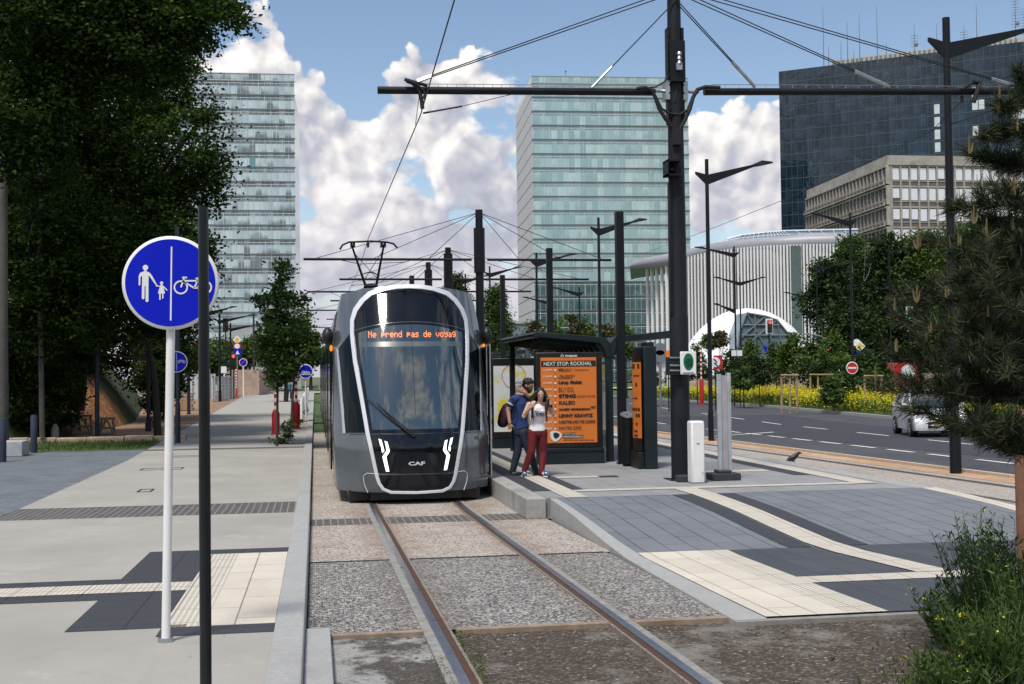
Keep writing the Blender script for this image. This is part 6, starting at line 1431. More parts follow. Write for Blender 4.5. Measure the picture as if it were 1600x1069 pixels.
def tree(name, label, base, blobs, n, leaf, lm, clump=.35, per=60, tr=.25, bark=BARK, group=None, shell=.45, cat='tree', lean=.4, limbs=True):
    base = Vector(base); t = thing(name, label, cat, base, group)
    top = max(blobs, key=lambda b: b[2]); cx = sum(b[0] for b in blobs)/len(blobs); cy = sum(b[1] for b in blobs)/len(blobs)
    H_ = top[2]-base.z; fk = Vector((base.x+(cx-base.x)*lean, base.y+(cy-base.y)*lean, base.z+H_*.55)); pts = [base, base+Vector(((cx-base.x)*lean*.25, 0, H_*.25)), fk, Vector((top[0], top[1], top[2]))]
    mb = MB().tube(pts, [tr, tr*.8, tr*.55, tr*.12], 9)
    if limbs:
        for b in blobs:
            if b is top: continue
            c = Vector(b[:3]); hz = min(.75, max(.2, (c.z-base.z-b[5]*.4)/max(H_, .1)*.8)); s_ = base.lerp(fk, min(1, hz/.55)); m_ = s_.lerp(c, .55)+Vector((0, 0, -.1*(c-s_).length))
            mb.tube([s_, m_, c, c+(c-m_)*.5*b[3]/max(.3, (c-m_).length)], [tr*.42, tr*.28, tr*.14, .01], 6)
            for q in range(3): e = c+Vector((random.uniform(-1, 1)*b[3], random.uniform(-1, 1)*b[4], random.uniform(-.6, .9)*b[5]))*.85; mb.tube([m_, (m_+e)/2+Vector((0, 0, .1)), e], [tr*.16, tr*.1, .008], 5)
    mb.build('trunk', bark, t, ang=1.2)
    C, tn = clumped(blobs, n, clump, per, shell); leaves('crown', C, leaf, lm, t, tone=tn)
    return t
# --- the dark wood on the left: separate trees
def G(px, py, Y): p = at(px, py, Y); return (p.x, Y, .1)
def z0(px, Y, z=.1): p = at(px, 500, Y); return (p.x, Y, z)
tree('beech_tree', 'tall beech with a pale trunk at the left picture edge, boughs reaching over the path', z0(2, 36), [pb(0, -60, 37, 120), pb(60, 30, 34, 95), pb(150, 10, 34, 90), pb(240, 10, 34, 65), pb(120, 100, 34.5, 80), pb(205, 90, 34, 65), pb(40, 170, 34, 75), pb(265, 75, 33.5, 40), pb(290, 20, 33, 42), pb(60, 260, 34.5, 50), pb(335, 12, 32.5, 34, .7), pb(365, 30, 32, 20, 1.2), pb(312, 62, 33, 20, 1.3)], 84000, .14, L_WOOD, .40, 50, .20, BARKL, group='trees of the dark wood', lean=.02, limbs=False)
tree('wood_tree', 'dark spreading tree whose rounded crown ends left of the pale tower', z0(118, 46, 1.0), [pb(160, 180, 45, 95), pb(245, 150, 44, 62), pb(268, 245, 43, 76), pb(292, 305, 43, 46), pb(200, 300, 45, 90), pb(110, 260, 46, 90), pb(262, 360, 42, 55), pb(330, 215, 43.5, 20), pb(328, 265, 43, 22), pb(322, 175, 43.5, 20), pb(300, 130, 43.5, 28), pb(150, 90, 46, 70)], 56000, .15, L_WOOD, .5, 70, .32, group='trees of the dark wood')
tree('wood_tree', 'low dark tree behind the large blue sign, foliage down to its post', z0(246, 44, .1), [pb(70, 400, 41, 85), pb(170, 400, 41, 80), pb(262, 420, 41.5, 62), pb(225, 470, 41, 60), pb(130, 480, 41, 70), pb(40, 500, 41, 70), pb(285, 395, 41, 38), pb(320, 385, 41.5, 22, .6), pb(280, 480, 44, 40), pb(60, 330, 42, 70)], 46000, .15, L_WOOD, .5, 70, .14, group='trees of the dark wood')
tree('wood_tree', 'dark tree filling the gap behind the beech trunk at the left edge', z0(30, 44, .5), [pb(20, 250, 44, 70), pb(10, 350, 43, 60), pb(50, 170, 45, 70), pb(15, 450, 43, 60), pb(0, 540, 43, 60), pb(70, 300, 45, 60)], 26000, .15, L_WOOD, .5, 60, .25, group='trees of the dark wood')
tree('wood_tree', 'dark tree deep in the wood, behind the slender trunks at the upper left', z0(60, 56, 4), [pb(40, 200, 56, 120), pb(150, 120, 57, 120), pb(60, 20, 56, 120), pb(240, 60, 58, 80), pb(60, 330, 55, 110), pb(180, 350, 55, 100), pb(250, 430, 56, 70)], 38000, .2, L_WOOD, .7, 70, .3, group='trees of the dark wood')
tree('wood_tree', 'dark tree low behind the bare orange bank', z0(120, 62, 3), [pb(60, 480, 60, 110), pb(170, 470, 62, 90), pb(258, 500, 64, 50), pb(276, 560, 66, 36), pb(230, 570, 60, 45), pb(40, 590, 56, 60), pb(140, 540, 66, 60)], 36000, .2, L_WOOD, .7, 70, .3, group='trees of the dark wood')
mb = MB(); 
for (x0, y0, x1, y1, Y, r_) in ((62, 262, 76, 60, 41, .09), (54, 262, 60, 120, 41.5, .06), (50, 345, 78, 300, 38, .05), (50, 350, 45, 400, 38, .05)):
    mb = MB().tube([at(x0, y0, Y), at((x0+x1)/2+2, (y0+y1)/2, Y), at(x1, y1, Y)], [r_, r_*.85, r_*.6], 7)
p = at(66, 640, 40.5); t = thing('slender_tree', 'slender bare-trunked tree standing before the dark wood at the upper left', 'tree', (p.x, 40.5, .3))
MB().tube([(p.x, 40.5, .3), at(62, 430, 40.5), at(66, 240, 40.5), at(76, 120, 40.5), at(84, 30, 40.5)], [.09, .075, .06, .04, .02], 8).tube([at(64, 300, 40.5), at(58, 200, 40.5), at(62, 120, 40.5)], [.06, .05, .02], 6).tube([at(62, 330, 40.5), at(50, 352, 39.8), at(44, 380, 39.6)], [.04, .03, .01], 5).build('trunk', BARKL, t)
C, tn = clumped([pb(84, 10, 40.5, 45), pb(60, 90, 40.5, 28)], 2500, .3, 40); leaves('crown', C, .13, L_BRO, t, tone=tn)
# bare twigs against the cloud
mb = MB(); B0 = at(300, 30, 32.5)
for (ax, ay, bx_, by_) in ((335, 14, 410, 40), (350, 20, 400, 60), (345, 5, 385, -20), (355, 20, 375, 70), (378, 30, 408, 28), (385, 33, 405, 52), (372, 24, 396, 8), (330, 30, 350, 85)):
    a, b = at(ax, ay, 32.5), at(bx_, by_, 32.5); mb.tube([a, a.lerp(b, .5)+Vector((0, .1, .05)), b], [.02, .012, .004], 4)
bt = bpy.data.objects['beech_tree']; mb.build('twigs', BARK, bt)
# undergrowth below the wood
def bush(label, blobs, n, leaf, lm, clump=.3, per=50, group='bushes under the dark wood', name='bush'):
    b0 = blobs[0]; t = thing(name, label, 'bush', (b0[0], b0[1], .1), group); mb = MB()
    for b in blobs:
        for q in range(3): mb.tube([(b0[0]+random.uniform(-.2, .2), b0[1], .1), ((b0[0]+b[0])/2, b[1], b[2]*.5+.1), (b[0]+random.uniform(-.6, .6)*b[3], b[1], b[2]+random.uniform(0, .7)*b[5])], [.035, .02, .006], 5)
    mb.build('stems', BARK, t); C, tn = clumped(blobs, n, clump, per); C[:, 2] = np.maximum(C[:, 2], .12); leaves('foliage', C, leaf, lm, t, tone=tn); return t
bush('dark bush at the left edge behind the blue bollards', [pb(20, 640, 41.8, 34), pb(-30, 600, 42, 50), pb(30, 590, 42.5, 40)], 9000, .11, L_WOOD)
bush('bush with bright sprays left of the wooden trestle', [pb(75, 600, 42.5, 36), pb(60, 650, 42, 28), pb(98, 640, 43, 24), pb(95, 590, 43.5, 30)], 9000, .11, L_WOOD)
bush('dark bush covering the bank left of the orange slip', [pb(120, 560, 46, 36), pb(105, 600, 45, 32), pb(130, 520, 48, 40)], 8000, .13, L_WOOD)
bush('dark bush right of the orange slip, behind the dark post', [pb(236, 590, 52, 22), pb(246, 560, 54, 28), pb(240, 630, 50, 12)], 9000, .14, L_WOOD)
bush('dark bush behind the white sign post at the end of the bank', [pb(258, 600, 62, 26), pb(262, 560, 64, 30), pb(252, 636, 60, 12)], 7000, .16, L_WOOD)
# far street trees left of the tram
tree('street_tree', 'bushy green tree behind the hoarding and black post', z0(320, 130), [pb(320, 560, 130, 24), pb(345, 552, 134, 20), pb(300, 556, 126, 20), pb(330, 580, 130, 16)], 7000, .38, L_MID, .9, 45, .3, group='far trees along the street')
tree('street_tree', 'green tree in front of the pale tower foot, left of the young tree', z0(392, 172), [pb(385, 552, 172, 20), pb(404, 545, 172, 18), pb(370, 566, 172, 14)], 6000, .45, L_MID, 1., 45, .3, group='far trees along the street')
tree('street_tree', 'dark tree at the far end of the street, right of the young tree', z0(485, 190), [pb(484, 560, 190, 14), pb(474, 548, 190, 16), pb(500, 556, 190, 12)], 5000, .5, L_DARK, 1.1, 45, .3, group='far trees along the street')
tree('street_tree', 'fresh green tree in the middle distance behind the young trees', z0(446, 100), [pb(447, 560, 100, 30), pb(425, 545, 102, 22), pb(472, 545, 100, 22)], 9000, .28, L_MID, .7, 45, .2, group='far trees along the street')
# young trees in the pavement
tree('young_tree', 'young tree with an open crown in the pavement, nearest to the camera', (at(433, 697, 36).x, 36, .12), [pb(437, 470, 36, 24, 1.3), pb(442, 425, 36, 14, 1.6), pb(430, 515, 36, 30), pb(452, 530, 36, 26), pb(418, 545, 36, 22), pb(445, 565, 36, 26), pb(408, 468, 36, 10), pb(470, 470, 36, 12), pb(478, 515, 36, 10), pb(434, 590, 36, 16)], 7600, .12, L_MID, .18, 20, .045, group='young trees in the pavement', shell=.2)
tree('young_tree', 'young tree behind the first, its crown merging to the right', (at(456, 660, 54.6).x, 54.6, .12), [pb(463, 520, 54.6, 20), pb(476, 545, 54.6, 18), pb(458, 560, 54.6, 22), pb(470, 500, 54.6, 12, 1.5), pb(488, 528, 54.6, 9)], 5500, .17, L_BRI, .28, 24, .07, group='young trees in the pavement', shell=.2)
for i, (px, Y) in enumerate(((442, 37), (452, 45), (470, 52), (473, 60), (474, 68), (475, 76))):
    p = at(px, 640, Y); x = min(p.x, -.75)
    bush('small green shrub at the foot of the young trees, %s from the front' % ['first', 'second', 'third', 'fourth', 'fifth', 'sixth'][i], [(x, Y, .28, .28, .25, .2)], 260, .10, L_MID, .16, 20, 'small shrubs along the kerb')
# conifer and small trees behind the platform
def conifer(name, label, base, H_, R_, n, leaf, lm, group=None):
    base = Vector(base); t = thing(name, label, 'tree', base, group); mb = MB().tube([base, base+Vector((0, 0, H_))], [H_*.022, .01], 7); C = []
    for k in range(int(H_*7)):
        z = H_*(.12+.86*k/int(H_*7)); a = k*2.4; L = R_*(1-z/H_)**.8*(.7+.5*random.random())+.1; e = base+Vector((L*math.cos(a), L*math.sin(a), z+L*.35)); s_ = base+Vector((0, 0, z)); mb.tube([s_, e], [.03, .008], 4)
        for q in range(6): u = .3+.7*q/5; C.append(tuple(s_.lerp(e, u)))
    mb.build('trunk', BARK, t); C = np.array(C); per = max(1, n//len(C)); P = np.repeat(C, per, 0)+RNG.normal(size=(len(C)*per, 3))*.14*max(1, H_/6); leaves('crown', P, leaf, lm, t, tone=np.repeat(RNG.random(len(C)), per), up=.5, aspect=.3); return t
conifer('conifer', 'open dark conifer rising between the tram and the shelter', (at(775, 560, 62).x, 62, .0), at(775, 448, 62).z, 1.9, 14000, .2, L_MID)
conifer('conifer', 'dark conifer tip just above the tram roof, left of the tall second pole', (at(716, 560, 75).x, 75, .0), at(716, 428, 75).z, 1.9, 8000, .24, L_DARK)
for i, (px, py, r_, lm, lb) in enumerate(((835, 516, 12, L_BRO, 'brownish young tree seen over the shelter roof, leftmost'), (870, 512, 12, L_BRI, 'green young tree seen over the shelter roof, second from the left'), (895, 510, 15, L_BRO, 'reddish young tree seen over the shelter roof, in the middle'), (918, 514, 14, L_BRI, 'bright green young tree seen over the shelter roof, right of the middle'), (948, 518, 12, L_BRO, 'brown young tree seen over the shelter roof, by the square mast'), (978, 520, 12, L_BRI, 'green young tree seen over the right shelter wing'))):
    Y = 100+i*2; tree('young_tree', lb, z0(px, Y, -.2), [pb(px, py, Y, r_, 1.3), pb(px-5, py+14, Y, r_), pb(px+5, py+30, Y, r_*1.1)], 1500, .3, lm, .45, 24, .07, group='young trees beyond the road', shell=.2)
# --- right: young trees and shrubs beyond the road
rb = [(1012, 570, 22, 82, L_MID), (1088, 562, 20, 84, L_MID), (1108, 532, 8, 82, L_BRI), (1126, 528, 8, 80, L_BRO), (1142, 570, 20, 86, L_MID), (1172, 556, 22, 88, L_BRI), (1185, 576, 16, 76, L_DARK), (1212, 566, 24, 84, L_MID), (1240, 545, 24, 78, L_BRI), (1266, 562, 24, 84, L_DARK), (1290, 575, 26, 78, L_MID), (1300, 545, 26, 82, L_BRI), (1320, 600, 16, 64, L_MID), (1350, 570, 22, 66, L_MID), (1375, 585, 22, 66, L_DARK), (1300, 608, 14, 62, L_MID), (1160, 590, 12, 74, L_MID)]
words = ['low green shrub left of the thick pole', 'dark green shrub right of the thick pole', 'tall thin light green young tree before the white shell', 'sparse brownish young tree before the white shell', 'broad green shrub behind the street lamp', 'light green shrub before the glass front', 'dark low shrub with timber stakes', 'green shrub below the red traffic light', 'fresh green young tree at the right end of the white shell', 'dark shrub left of the small red signal', 'green shrub under the no turning sign', 'light green young tree before the dark trees', 'low green shrub left of the no entry sign', 'green shrub right of the no entry sign', 'dark shrub near the red van', 'low shrub between timber stakes and lamp mast', 'low green shrub behind the clear screen']
for (px, py, r_, Y, lm), wd in zip(rb, words):
    b = [pb(px, py, Y, r_*.8, 1.2), pb(px-r_*.5, py+r_*.8, Y+1, r_*.7), pb(px+r_*.5, py+r_*.9, Y-1, r_*.7), pb(px, py-r_*.7, Y, r_*.4, 1.5)]
    tree('roadside_shrub', wd, z0(px, Y, -.15), b, int(900+r_*95), .20, lm, .30, 24, .05, group='shrubs beyond the road', shell=.2, cat='shrub')
# the dark wood on the right
RT = [(1306, 448, 56, 118, L_DARK, 'dark tree at the left end of the right wood'), (1345, 420, 62, 122, L_MID, 'birch with pale trunks in the right wood'), (1330, 520, 60, 112, L_DARK, 'dark low tree behind the no entry sign'), (1400, 420, 66, 116, L_DARK, 'dark tree behind the green traffic light'), (1420, 520, 70, 110, L_DARK, 'dark broad tree low behind the red van'), (1455, 410, 60, 112, L_BRI, 'bright green tree in the middle of the right wood'), (1520, 400, 66, 108, L_BRI, 'bright green tree right of the tan office block windows'), (1510, 500, 80, 106, L_MID, 'broad tree behind the pine'), (1590, 390, 70, 104, L_MID, 'tree at the right end of the wood'), (1600, 520, 80, 102, L_DARK, 'dark tree at the right edge behind the pine')]
for px, py, r_, Y, lm, lb in RT:
    b = [pb(px, py, Y, r_*.75, 1.1), pb(px-r_*.5, py+r_*.4, Y+2, r_*.55), pb(px+r_*.5, py+r_*.3, Y-2, r_*.55), pb(px-r_*.25, py-r_*.45, Y, r_*.42), pb(px+r_*.4, py-r_*.35, Y, r_*.38), pb(px, py+r_*1.1, Y, r_*.7)]
    tree('wood_tree', lb, z0(px, Y, -.1), b, 15000, .34, lm, .75, 50, .22, BARKL if 'birch' in lb else BARK, group='trees of the right wood', shell=.35)
t = bpy.data.objects.get('wood_tree.004')
mb = MB()
for (x0, y0, x1, y1) in ((1336, 520, 1330, 400), (1340, 520, 1352, 390), (1338, 470, 1318, 420), (1345, 450, 1362, 410), (1333, 560, 1338, 500)):
    a, b = at(x0, y0, 116), at(x1, y1, 117); mb.tube([a, a.lerp(b, .5)+Vector((.2, 0, 0)), b], [.07, .05, .02], 6)
for o in list(bpy.data.objects):
    if o.get('label') == 'birch with pale trunks in the right wood': mb.build('branches', mat('birch_bark', (.17, .165, .15), .8, 0, .3, 3), o)
# grass and rape flowers
def scatter(xf0, xf1, y0, y1, n, zf):
    yy = y0+(y1-y0)*RNG.random(n)**1.0; xx = np.array([xf0(y)+(xf1(y)-xf0(y))*RNG.random() for y in yy]); return np.stack([xx, yy, np.array([zf(y) for y in yy])], 1)
n = 26000; C = scatter(lambda y: RF(y)+.45, lambda y: RF(y)+9, 38, 105, n, lambda y: zr(y)+.1); Hh = .45+.7*RNG.random(n); C[:, 2] += Hh*.5
leaves('tall_grass', C, .55, L_BRI, aspect=.10, dirs=np.tile([0, 0, 1.], (n, 1))+RNG.normal(size=(n, 3))*.2, kind='stuff')
C = scatter(lambda y: RF(y)+.6, lambda y: RF(y)+9, 36, 105, 3600, lambda y: zr(y)+.1); pt = np.array([mnoise.noise(Vector((c[0]*.35, c[1]*.22, 3))) for c in C]); C = C[pt > -.22]
idx = np.repeat(np.arange(len(C)), 46); P = C[idx]+RNG.normal(size=(len(idx), 3))*[.42, .5, .14]; P[:, 2] += .25+.7*RNG.random(len(P))**.7
leaves('yellow_flowers', P, .07, L_YEL, aspect=.9, kind='stuff')
C = scatter(lambda y: -20, lambda y: PE(y)-.1, 35.6, 40.4, 9000, lambda y: .17); leaves('verge_grass', C, .13, L_BRI, aspect=.12, dirs=np.tile([0, 0, 1.], (9000, 1))+RNG.normal(size=(9000, 3))*.4, kind='stuff')
# foreground weeds at the lower right
def weed(label, x, y, h, nst, spread, n_leaf, flower=True, name='weed_clump'):
    z = zl(y)-.02; t = thing(name, label, 'plant', (x, y, z), 'green weeds in the right foreground'); mb = MB(); C = []; D = []; F = []
    for k in range(nst):
        a = random.random()*6.28; r_ = spread*random.random()**.5; bx_, by_ = x+r_*math.cos(a)*.5, y+r_*math.sin(a)*.5; hh = h*random.uniform(.55, 1.05); lean = Vector((math.cos(a)*r_*.6, math.sin(a)*r_*.6, 0))
        P = [Vector((bx_, by_, z)), Vector((bx_, by_, z+hh*.5))+lean*.4, Vector((bx_, by_, z+hh))+lean]
        mb.tube(P, [.0045, .0035, .0015], 4)
        for q in range(n_leaf):
            u = random.random()**.75; p = P[0].lerp(P[1], u*2) if u < .5 else P[1].lerp(P[2], u*2-1); d = Vector((random.uniform(-1, 1), random.uniform(-1, 1), random.uniform(.2, 1.3))).normalized(); C.append(tuple(p+d*.03)); D.append(tuple(d))
        if flower and random.random() < .13:
            for q in range(5): F.append(tuple(P[2]+Vector((random.gauss(0, .012), random.gauss(0, .012), random.gauss(0, .015)))))
    mb.build('stems', mat('green_stem', (.07, .12, .03), .6), t); leaves('foliage', np.array(C), .050, L_MID, t, aspect=.22, dirs=np.array(D))
    if F: leaves('flower_heads', np.array(F), .014, L_YEL, t, aspect=.9)
for i, (px, py, h, ns, sp_, lb) in enumerate(((1500, 1010, .42, 70, .30, 'low weeds at the left end of the foreground clump'), (1545, 1010, .75, 100, .34, 'tall leafy weeds in front of the charcoal slabs, right foreground'), (1590, 1000, .80, 110, .36, 'dense weeds before the log post'), (1560, 1075, .50, 110, .34, 'dense low weeds in the bottom right corner'), (1500, 1085, .24, 60, .30, 'short weeds at the bottom edge, left of the corner'), (1612, 1050, .7, 90, .3, 'weeds cut by the right picture edge'), (1535, 950, .85, 26, .22, 'thin tall stems rising above the clump'))):
    p = gp(px, py, -.02); weed(lb, p.x, p.y, h, ns, sp_, 26)
n = 5000; q = [gp(1590-abs(random.gauss(0, 75)), 1085-abs(random.gauss(0, 34)), -.02) for _ in range(n)]; leaves('ground_weeds', np.array([tuple(p+Vector((0, 0, .02))) for p in q]), .05, L_MID, aspect=.2, dirs=np.tile([0, 0, 1.], (n, 1))+RNG.normal(size=(n, 3))*.5, kind='stuff')
n = 700; C = np.array([(1.02+abs(random.gauss(0, .05)), y, zl(y)+.0) for y in (random.uniform(7, 9.25) for _ in range(n//2))]+[(.82+random.gauss(0, .03), y, zl(y)) for y in (random.uniform(6.9, 8.4) for _ in range(n//2))]); leaves('rail_weeds', C, .022, L_BRI, aspect=.4, kind='stuff')
# --- the pine in the right foreground
def needles(tufts, n_per, L):
    """tufts: list (pos, dir) -> needle quads"""
    P = np.array([t[0] for t in tufts]); D = np.array([t[1] for t in tufts]); m = len(P); idx = np.repeat(np.arange(m), n_per)
    d = D[idx]*.9+RNG.normal(size=(m*n_per, 3))*.62; d /= np.linalg.norm(d, axis=1)[:, None]
    base = P[idx]-D[idx]*(RNG.random(m*n_per)*.11)[:, None]
    return base+d*L*.5, d, np.repeat(RNG.random(m), n_per)
pine = thing('pine_tree', 'pine with yellow upright candles filling the right foreground', 'tree', (at(1640, 900, 7.4).x, 7.4, .18))
px0 = Vector((at(1640, 900, 7.4).x, 7.4, .18)); topz = at(1600, 60, 7.4)
mbp = MB().tube([px0, Vector((px0.x, 7.4, 1.2)), Vector((at(1630, 300, 7.4).x, 7.4, at(1630, 300, 7.4).z)), at(1618, 60, 7.4)], [.08, .07, .04, .012], 9)
tufts = []; cand = []
def limb(p0, p1, r0, sub=6, side=.5, upc=True):
    p0, p1 = Vector(p0), Vector(p1); d = p1-p0; L = d.length; mid = p0.lerp(p1, .5)+Vector((0, 0, -.05*L)); mbp.tube([p0, mid, p1], [r0, r0*.7, r0*.3], 6)
    for k in range(sub):
        u = .22+.78*(k+random.random()*.6)/sub; b = p0.lerp(mid, u*2) if u < .5 else mid.lerp(p1, u*2-1)
        s_ = Vector((random.uniform(-1, 1), random.uniform(-1, 1), random.uniform(.1, .9))).normalized(); tl = L*side*random.uniform(.25, .5)*(1.15-u*.6); e = b+(d.normalized()*.55+s_).normalized()*tl
        mbp.tube([b, e], [r0*.35, r0*.18], 5)
        nseg = max(2, int(tl/.05))
        for q in range(nseg): uu = (q+1)/nseg; tufts.append((tuple(b.lerp(e, uu)), tuple((e-b).normalized())))
        if upc and random.random() < .22: cand.append(e)
    for q in range(5): tufts.append((tuple(mid.lerp(p1, q/4)), tuple(d.normalized())))
    if upc: cand.append(p1)
def PX(a, b, Y): return at(a, b, Y)
LM = [((1618, 150), (1562, 170, 7.2)), ((1620, 200), (1530, 215, 7.3)), ((1625, 270), (1515, 240, 7.5)), ((1625, 300), (1480, 330, 7.4)), ((1628, 330), (1560, 300, 7.0)), ((1630, 380), (1440, 375, 7.6)), ((1630, 420), (1490, 400, 7.0)), ((1632, 440), (1400, 470, 7.5)), ((1632, 470), (1545, 440, 6.9)), ((1634, 510), (1395, 500, 7.8)), ((1634, 520), (1455, 515, 7.1)), ((1634, 560), (1400, 560, 7.4)), ((1636, 570), (1510, 545, 6.8)), ((1636, 600), (1370, 610, 7.9)), ((1636, 620), (1420, 600, 7.2)), ((1638, 720), (1520, 665, 6.9)), ((1638, 700), (1470, 660, 7.2)), ((1638, 680), (1425, 640, 7.6)), ((1620, 180), (1590, 110, 7.4)), ((1640, 240), (1600, 200, 7.1)), ((1640, 420), (1590, 380, 6.9)), ((1640, 500), (1575, 480, 6.8)), ((1640, 600), (1570, 580, 6.8)), ((1640, 700), (1570, 660, 6.8)), ((1632, 350), (1520, 345, 7.8)), ((1634, 450), (1470, 440, 7.9)), ((1634, 540), (1470, 560, 7.9)), ((1636, 620), (1480, 620, 7.9)), ((1634, 480), (1520, 480, 8.1)), ((1634, 560), (1530, 530, 8.2)), ((1634, 640), (1540, 600, 8.0)), ((1620, 260), (1560, 260, 7.8))]
for (a, b), (c, d, Y) in LM: limb(PX(a, b, 7.4), PX(c, d, Y), .012, 11, .62)
mbp.build('trunk', mat('pine_bark', (.10, .06, .045), .9, 0, .4, 8, .6, 25), pine)
P, D, tn = needles(tufts, 44, .10); leaves('needles', P, .105, L_BLUE, pine, aspect=.045, dirs=D, tone=tn)
mb = MB()
CP = []; CD = []
extra = [(1498, 380, 7.2), (1435, 365, 7.3), (1434, 385, 7.3), (1398, 480, 7.3), (1433, 468, 7.3), (1478, 460, 7.2), (1544, 490, 7.1), (1542, 365, 7.1), (1522, 345, 7.2), (1583, 355, 7.1), (1368, 590, 7.4), (1401, 545, 7.3), (1448, 525, 7.2), (1482, 520, 7.2), (1562, 150, 7.2), (1515, 235, 7.2), (1590, 200, 7.1), (1585, 300, 7.0)]
cs_ = [(PX(a, b, Y), random.uniform(.05, .10)) for a, b, Y in extra]+[(Vector(c), random.uniform(.03, .06)) for c in cand if random.random() < .10]
for c, h in cs_:
    mb = MB()
    for q in range(random.randint(1, 4)):
        o_2 = Vector((random.uniform(-1, 1), random.uniform(-1, 1), 0))*.018*(1 if q else 0); e = c+o_2*1.6+Vector((0, 0, h*(1 if q == 0 else random.uniform(.45, .8)))); mb.tube([c-Vector((0, 0, .02)), c+o_2, e], [.008, .008, .004], 5)
        for z in range(int(h*260)): u = random.random(); p = c+o_2 if u < .01 else (c+o_2).lerp(e, u); CP.append(tuple(p)); CD.append((random.gauss(0, .4), random.gauss(0, .4), 1))
    mb.build('candle', mat('candle_stem', (.13, .10, .035), .7, 0, .2, 20), pine)
leaves('candle_needles', np.array(CP), .030, L_CAND, pine, aspect=.16, dirs=np.array(CD))

# unseen tree belt added behind the camera to darken the tram's reflections
bl = []
for i in range(26):
    a = math.radians(118+i*5.2+random.uniform(-1.5, 1.5)); R_ = random.uniform(34, 46); h = random.uniform(8, 13)
    bl += [(R_*math.sin(a), R_*math.cos(a), h*.55, 3.6, 3.6, h*.5), (R_*math.sin(a)+1.5, R_*math.cos(a), h*.25, 3.4, 3.4, h*.28)]
C, tn = clumped(bl, 60000, .9, 40, .3); C[:, 2] = np.maximum(C[:, 2], .0); leaves('added_tree_belt', C, .55, L_WOOD, tone=tn, kind='stuff')
# ================================================================ PEOPLE AND THE BIRD
def remesh(mb, name, m, parent, vox=.010, smooth_it=4, kind=None):
    """fuse overlapping volumes into one continuous surface"""
    me = bpy.data.meshes.new('tmp'); me.from_pydata([tuple(v) for v in mb.v], [], mb.f); o = bpy.data.objects.new('tmp', me); COL.objects.link(o)
    r = o.modifiers.new('r', 'REMESH'); r.mode = 'VOXEL'; r.voxel_size = vox; s = o.modifiers.new('s', 'SMOOTH'); s.iterations = smooth_it; s.factor = .6
    dg = bpy.context.evaluated_depsgraph_get(); dg.update(); m2 = bpy.data.meshes.new_from_object(o.evaluated_get(dg)); bpy.data.objects.remove(o); bpy.data.meshes.remove(me)
    off = parent.location if parent is not None else Vector((0, 0, 0))
    m2.transform(Matrix.Translation(-off)); m2.materials.clear(); m2.materials.append(m); m2.polygons.foreach_set('use_smooth', [True]*len(m2.polygons)); m2.name = name
    q = bpy.data.objects.new(name, m2); COL.objects.link(q); q.parent = parent; return q
SKIN = mat('skin', (.42, .25, .17), .55, 0, .08, 12); SKINF = mat('skin_fair', (.55, .36, .27), .55, 0, .08, 12)
HAIRD = mat('dark_brown_hair', (.014, .008, .006), .5, 0, .35, 14, .6, 50); BEARD = HAIRD
JEAN = mat('dark_jeans', (.014, .022, .042), .85, 0, .3, 8, .3, 90); POLO = mat('navy_polo_shirt', (.018, .042, .16), .85, 0, .15, 8, .3, 60); REDJ = mat('dark_red_trousers', (.11, .003, .007), .8, 0, .18, 8, .3, 60)
TOPW = mat('white_sleeveless_top', (.74, .73, .72), .85, 0, .06, 6, .2, 40); SHOE = mat('blue_running_shoe', (.02, .06, .14), .6, 0, .3, 30); SOLE = mat('white_sole', (.7, .7, .68), .6); PINK = mat('wine_red_shoe_panel', (.30, .02, .06), .6); BAG = mat('dark_maroon_backpack', (.045, .010, .018), .7, 0, .3, 6); BOOT = mat('dark_leather_shoe', (.012, .010, .010), .5)
def ell(mb, c, r_, M=None): return mb.ball(c, r_, 18, 12, M)
def chain(mb, P, R_, n=14, fl=1.0):
    mb.tube(P, R_, n, True, fl)
    for p, r_ in zip(P, R_): ell(mb, p, (r_, r_, r_)) if fl == 1.0 else None
    return mb
def hand(mb, w, d, side, L=.17, curl=.5):
    """palm + four fingers + thumb; w wrist, d pointing direction, side = thumb direction"""
    d = Vector(d).normalized(); s = (Vector(side)-d*Vector(side).dot(d)).normalized(); nrm = d.cross(s)
    palm = Vector(w)+d*L*.30; M = Matrix((d, s, nrm)).transposed().to_4x4(); ell(mb, palm, (L*.30, L*.24, L*.10), M)
    for k, (o, l) in enumerate(((.18, .42), (.06, .47), (-.06, .44), (-.17, .34))):
        b = Vector(w)+d*L*.52+s*L*o; m_ = b+d*L*l*.5+nrm*L*.10*curl; e = m_+(d*(1-curl)+nrm*curl).normalized()*L*l*.5; mb.tube([b-d*L*.1, b, m_, e], [.0085, .0088, .008, .006], 7)
    b = Vector(w)+d*L*.18+s*L*.18; mb.tube([b, b+(d*.6+s*.7).normalized()*L*.24, b+(d*.9+s*.45).normalized()*L*.42], [.011, .010, .007], 7)
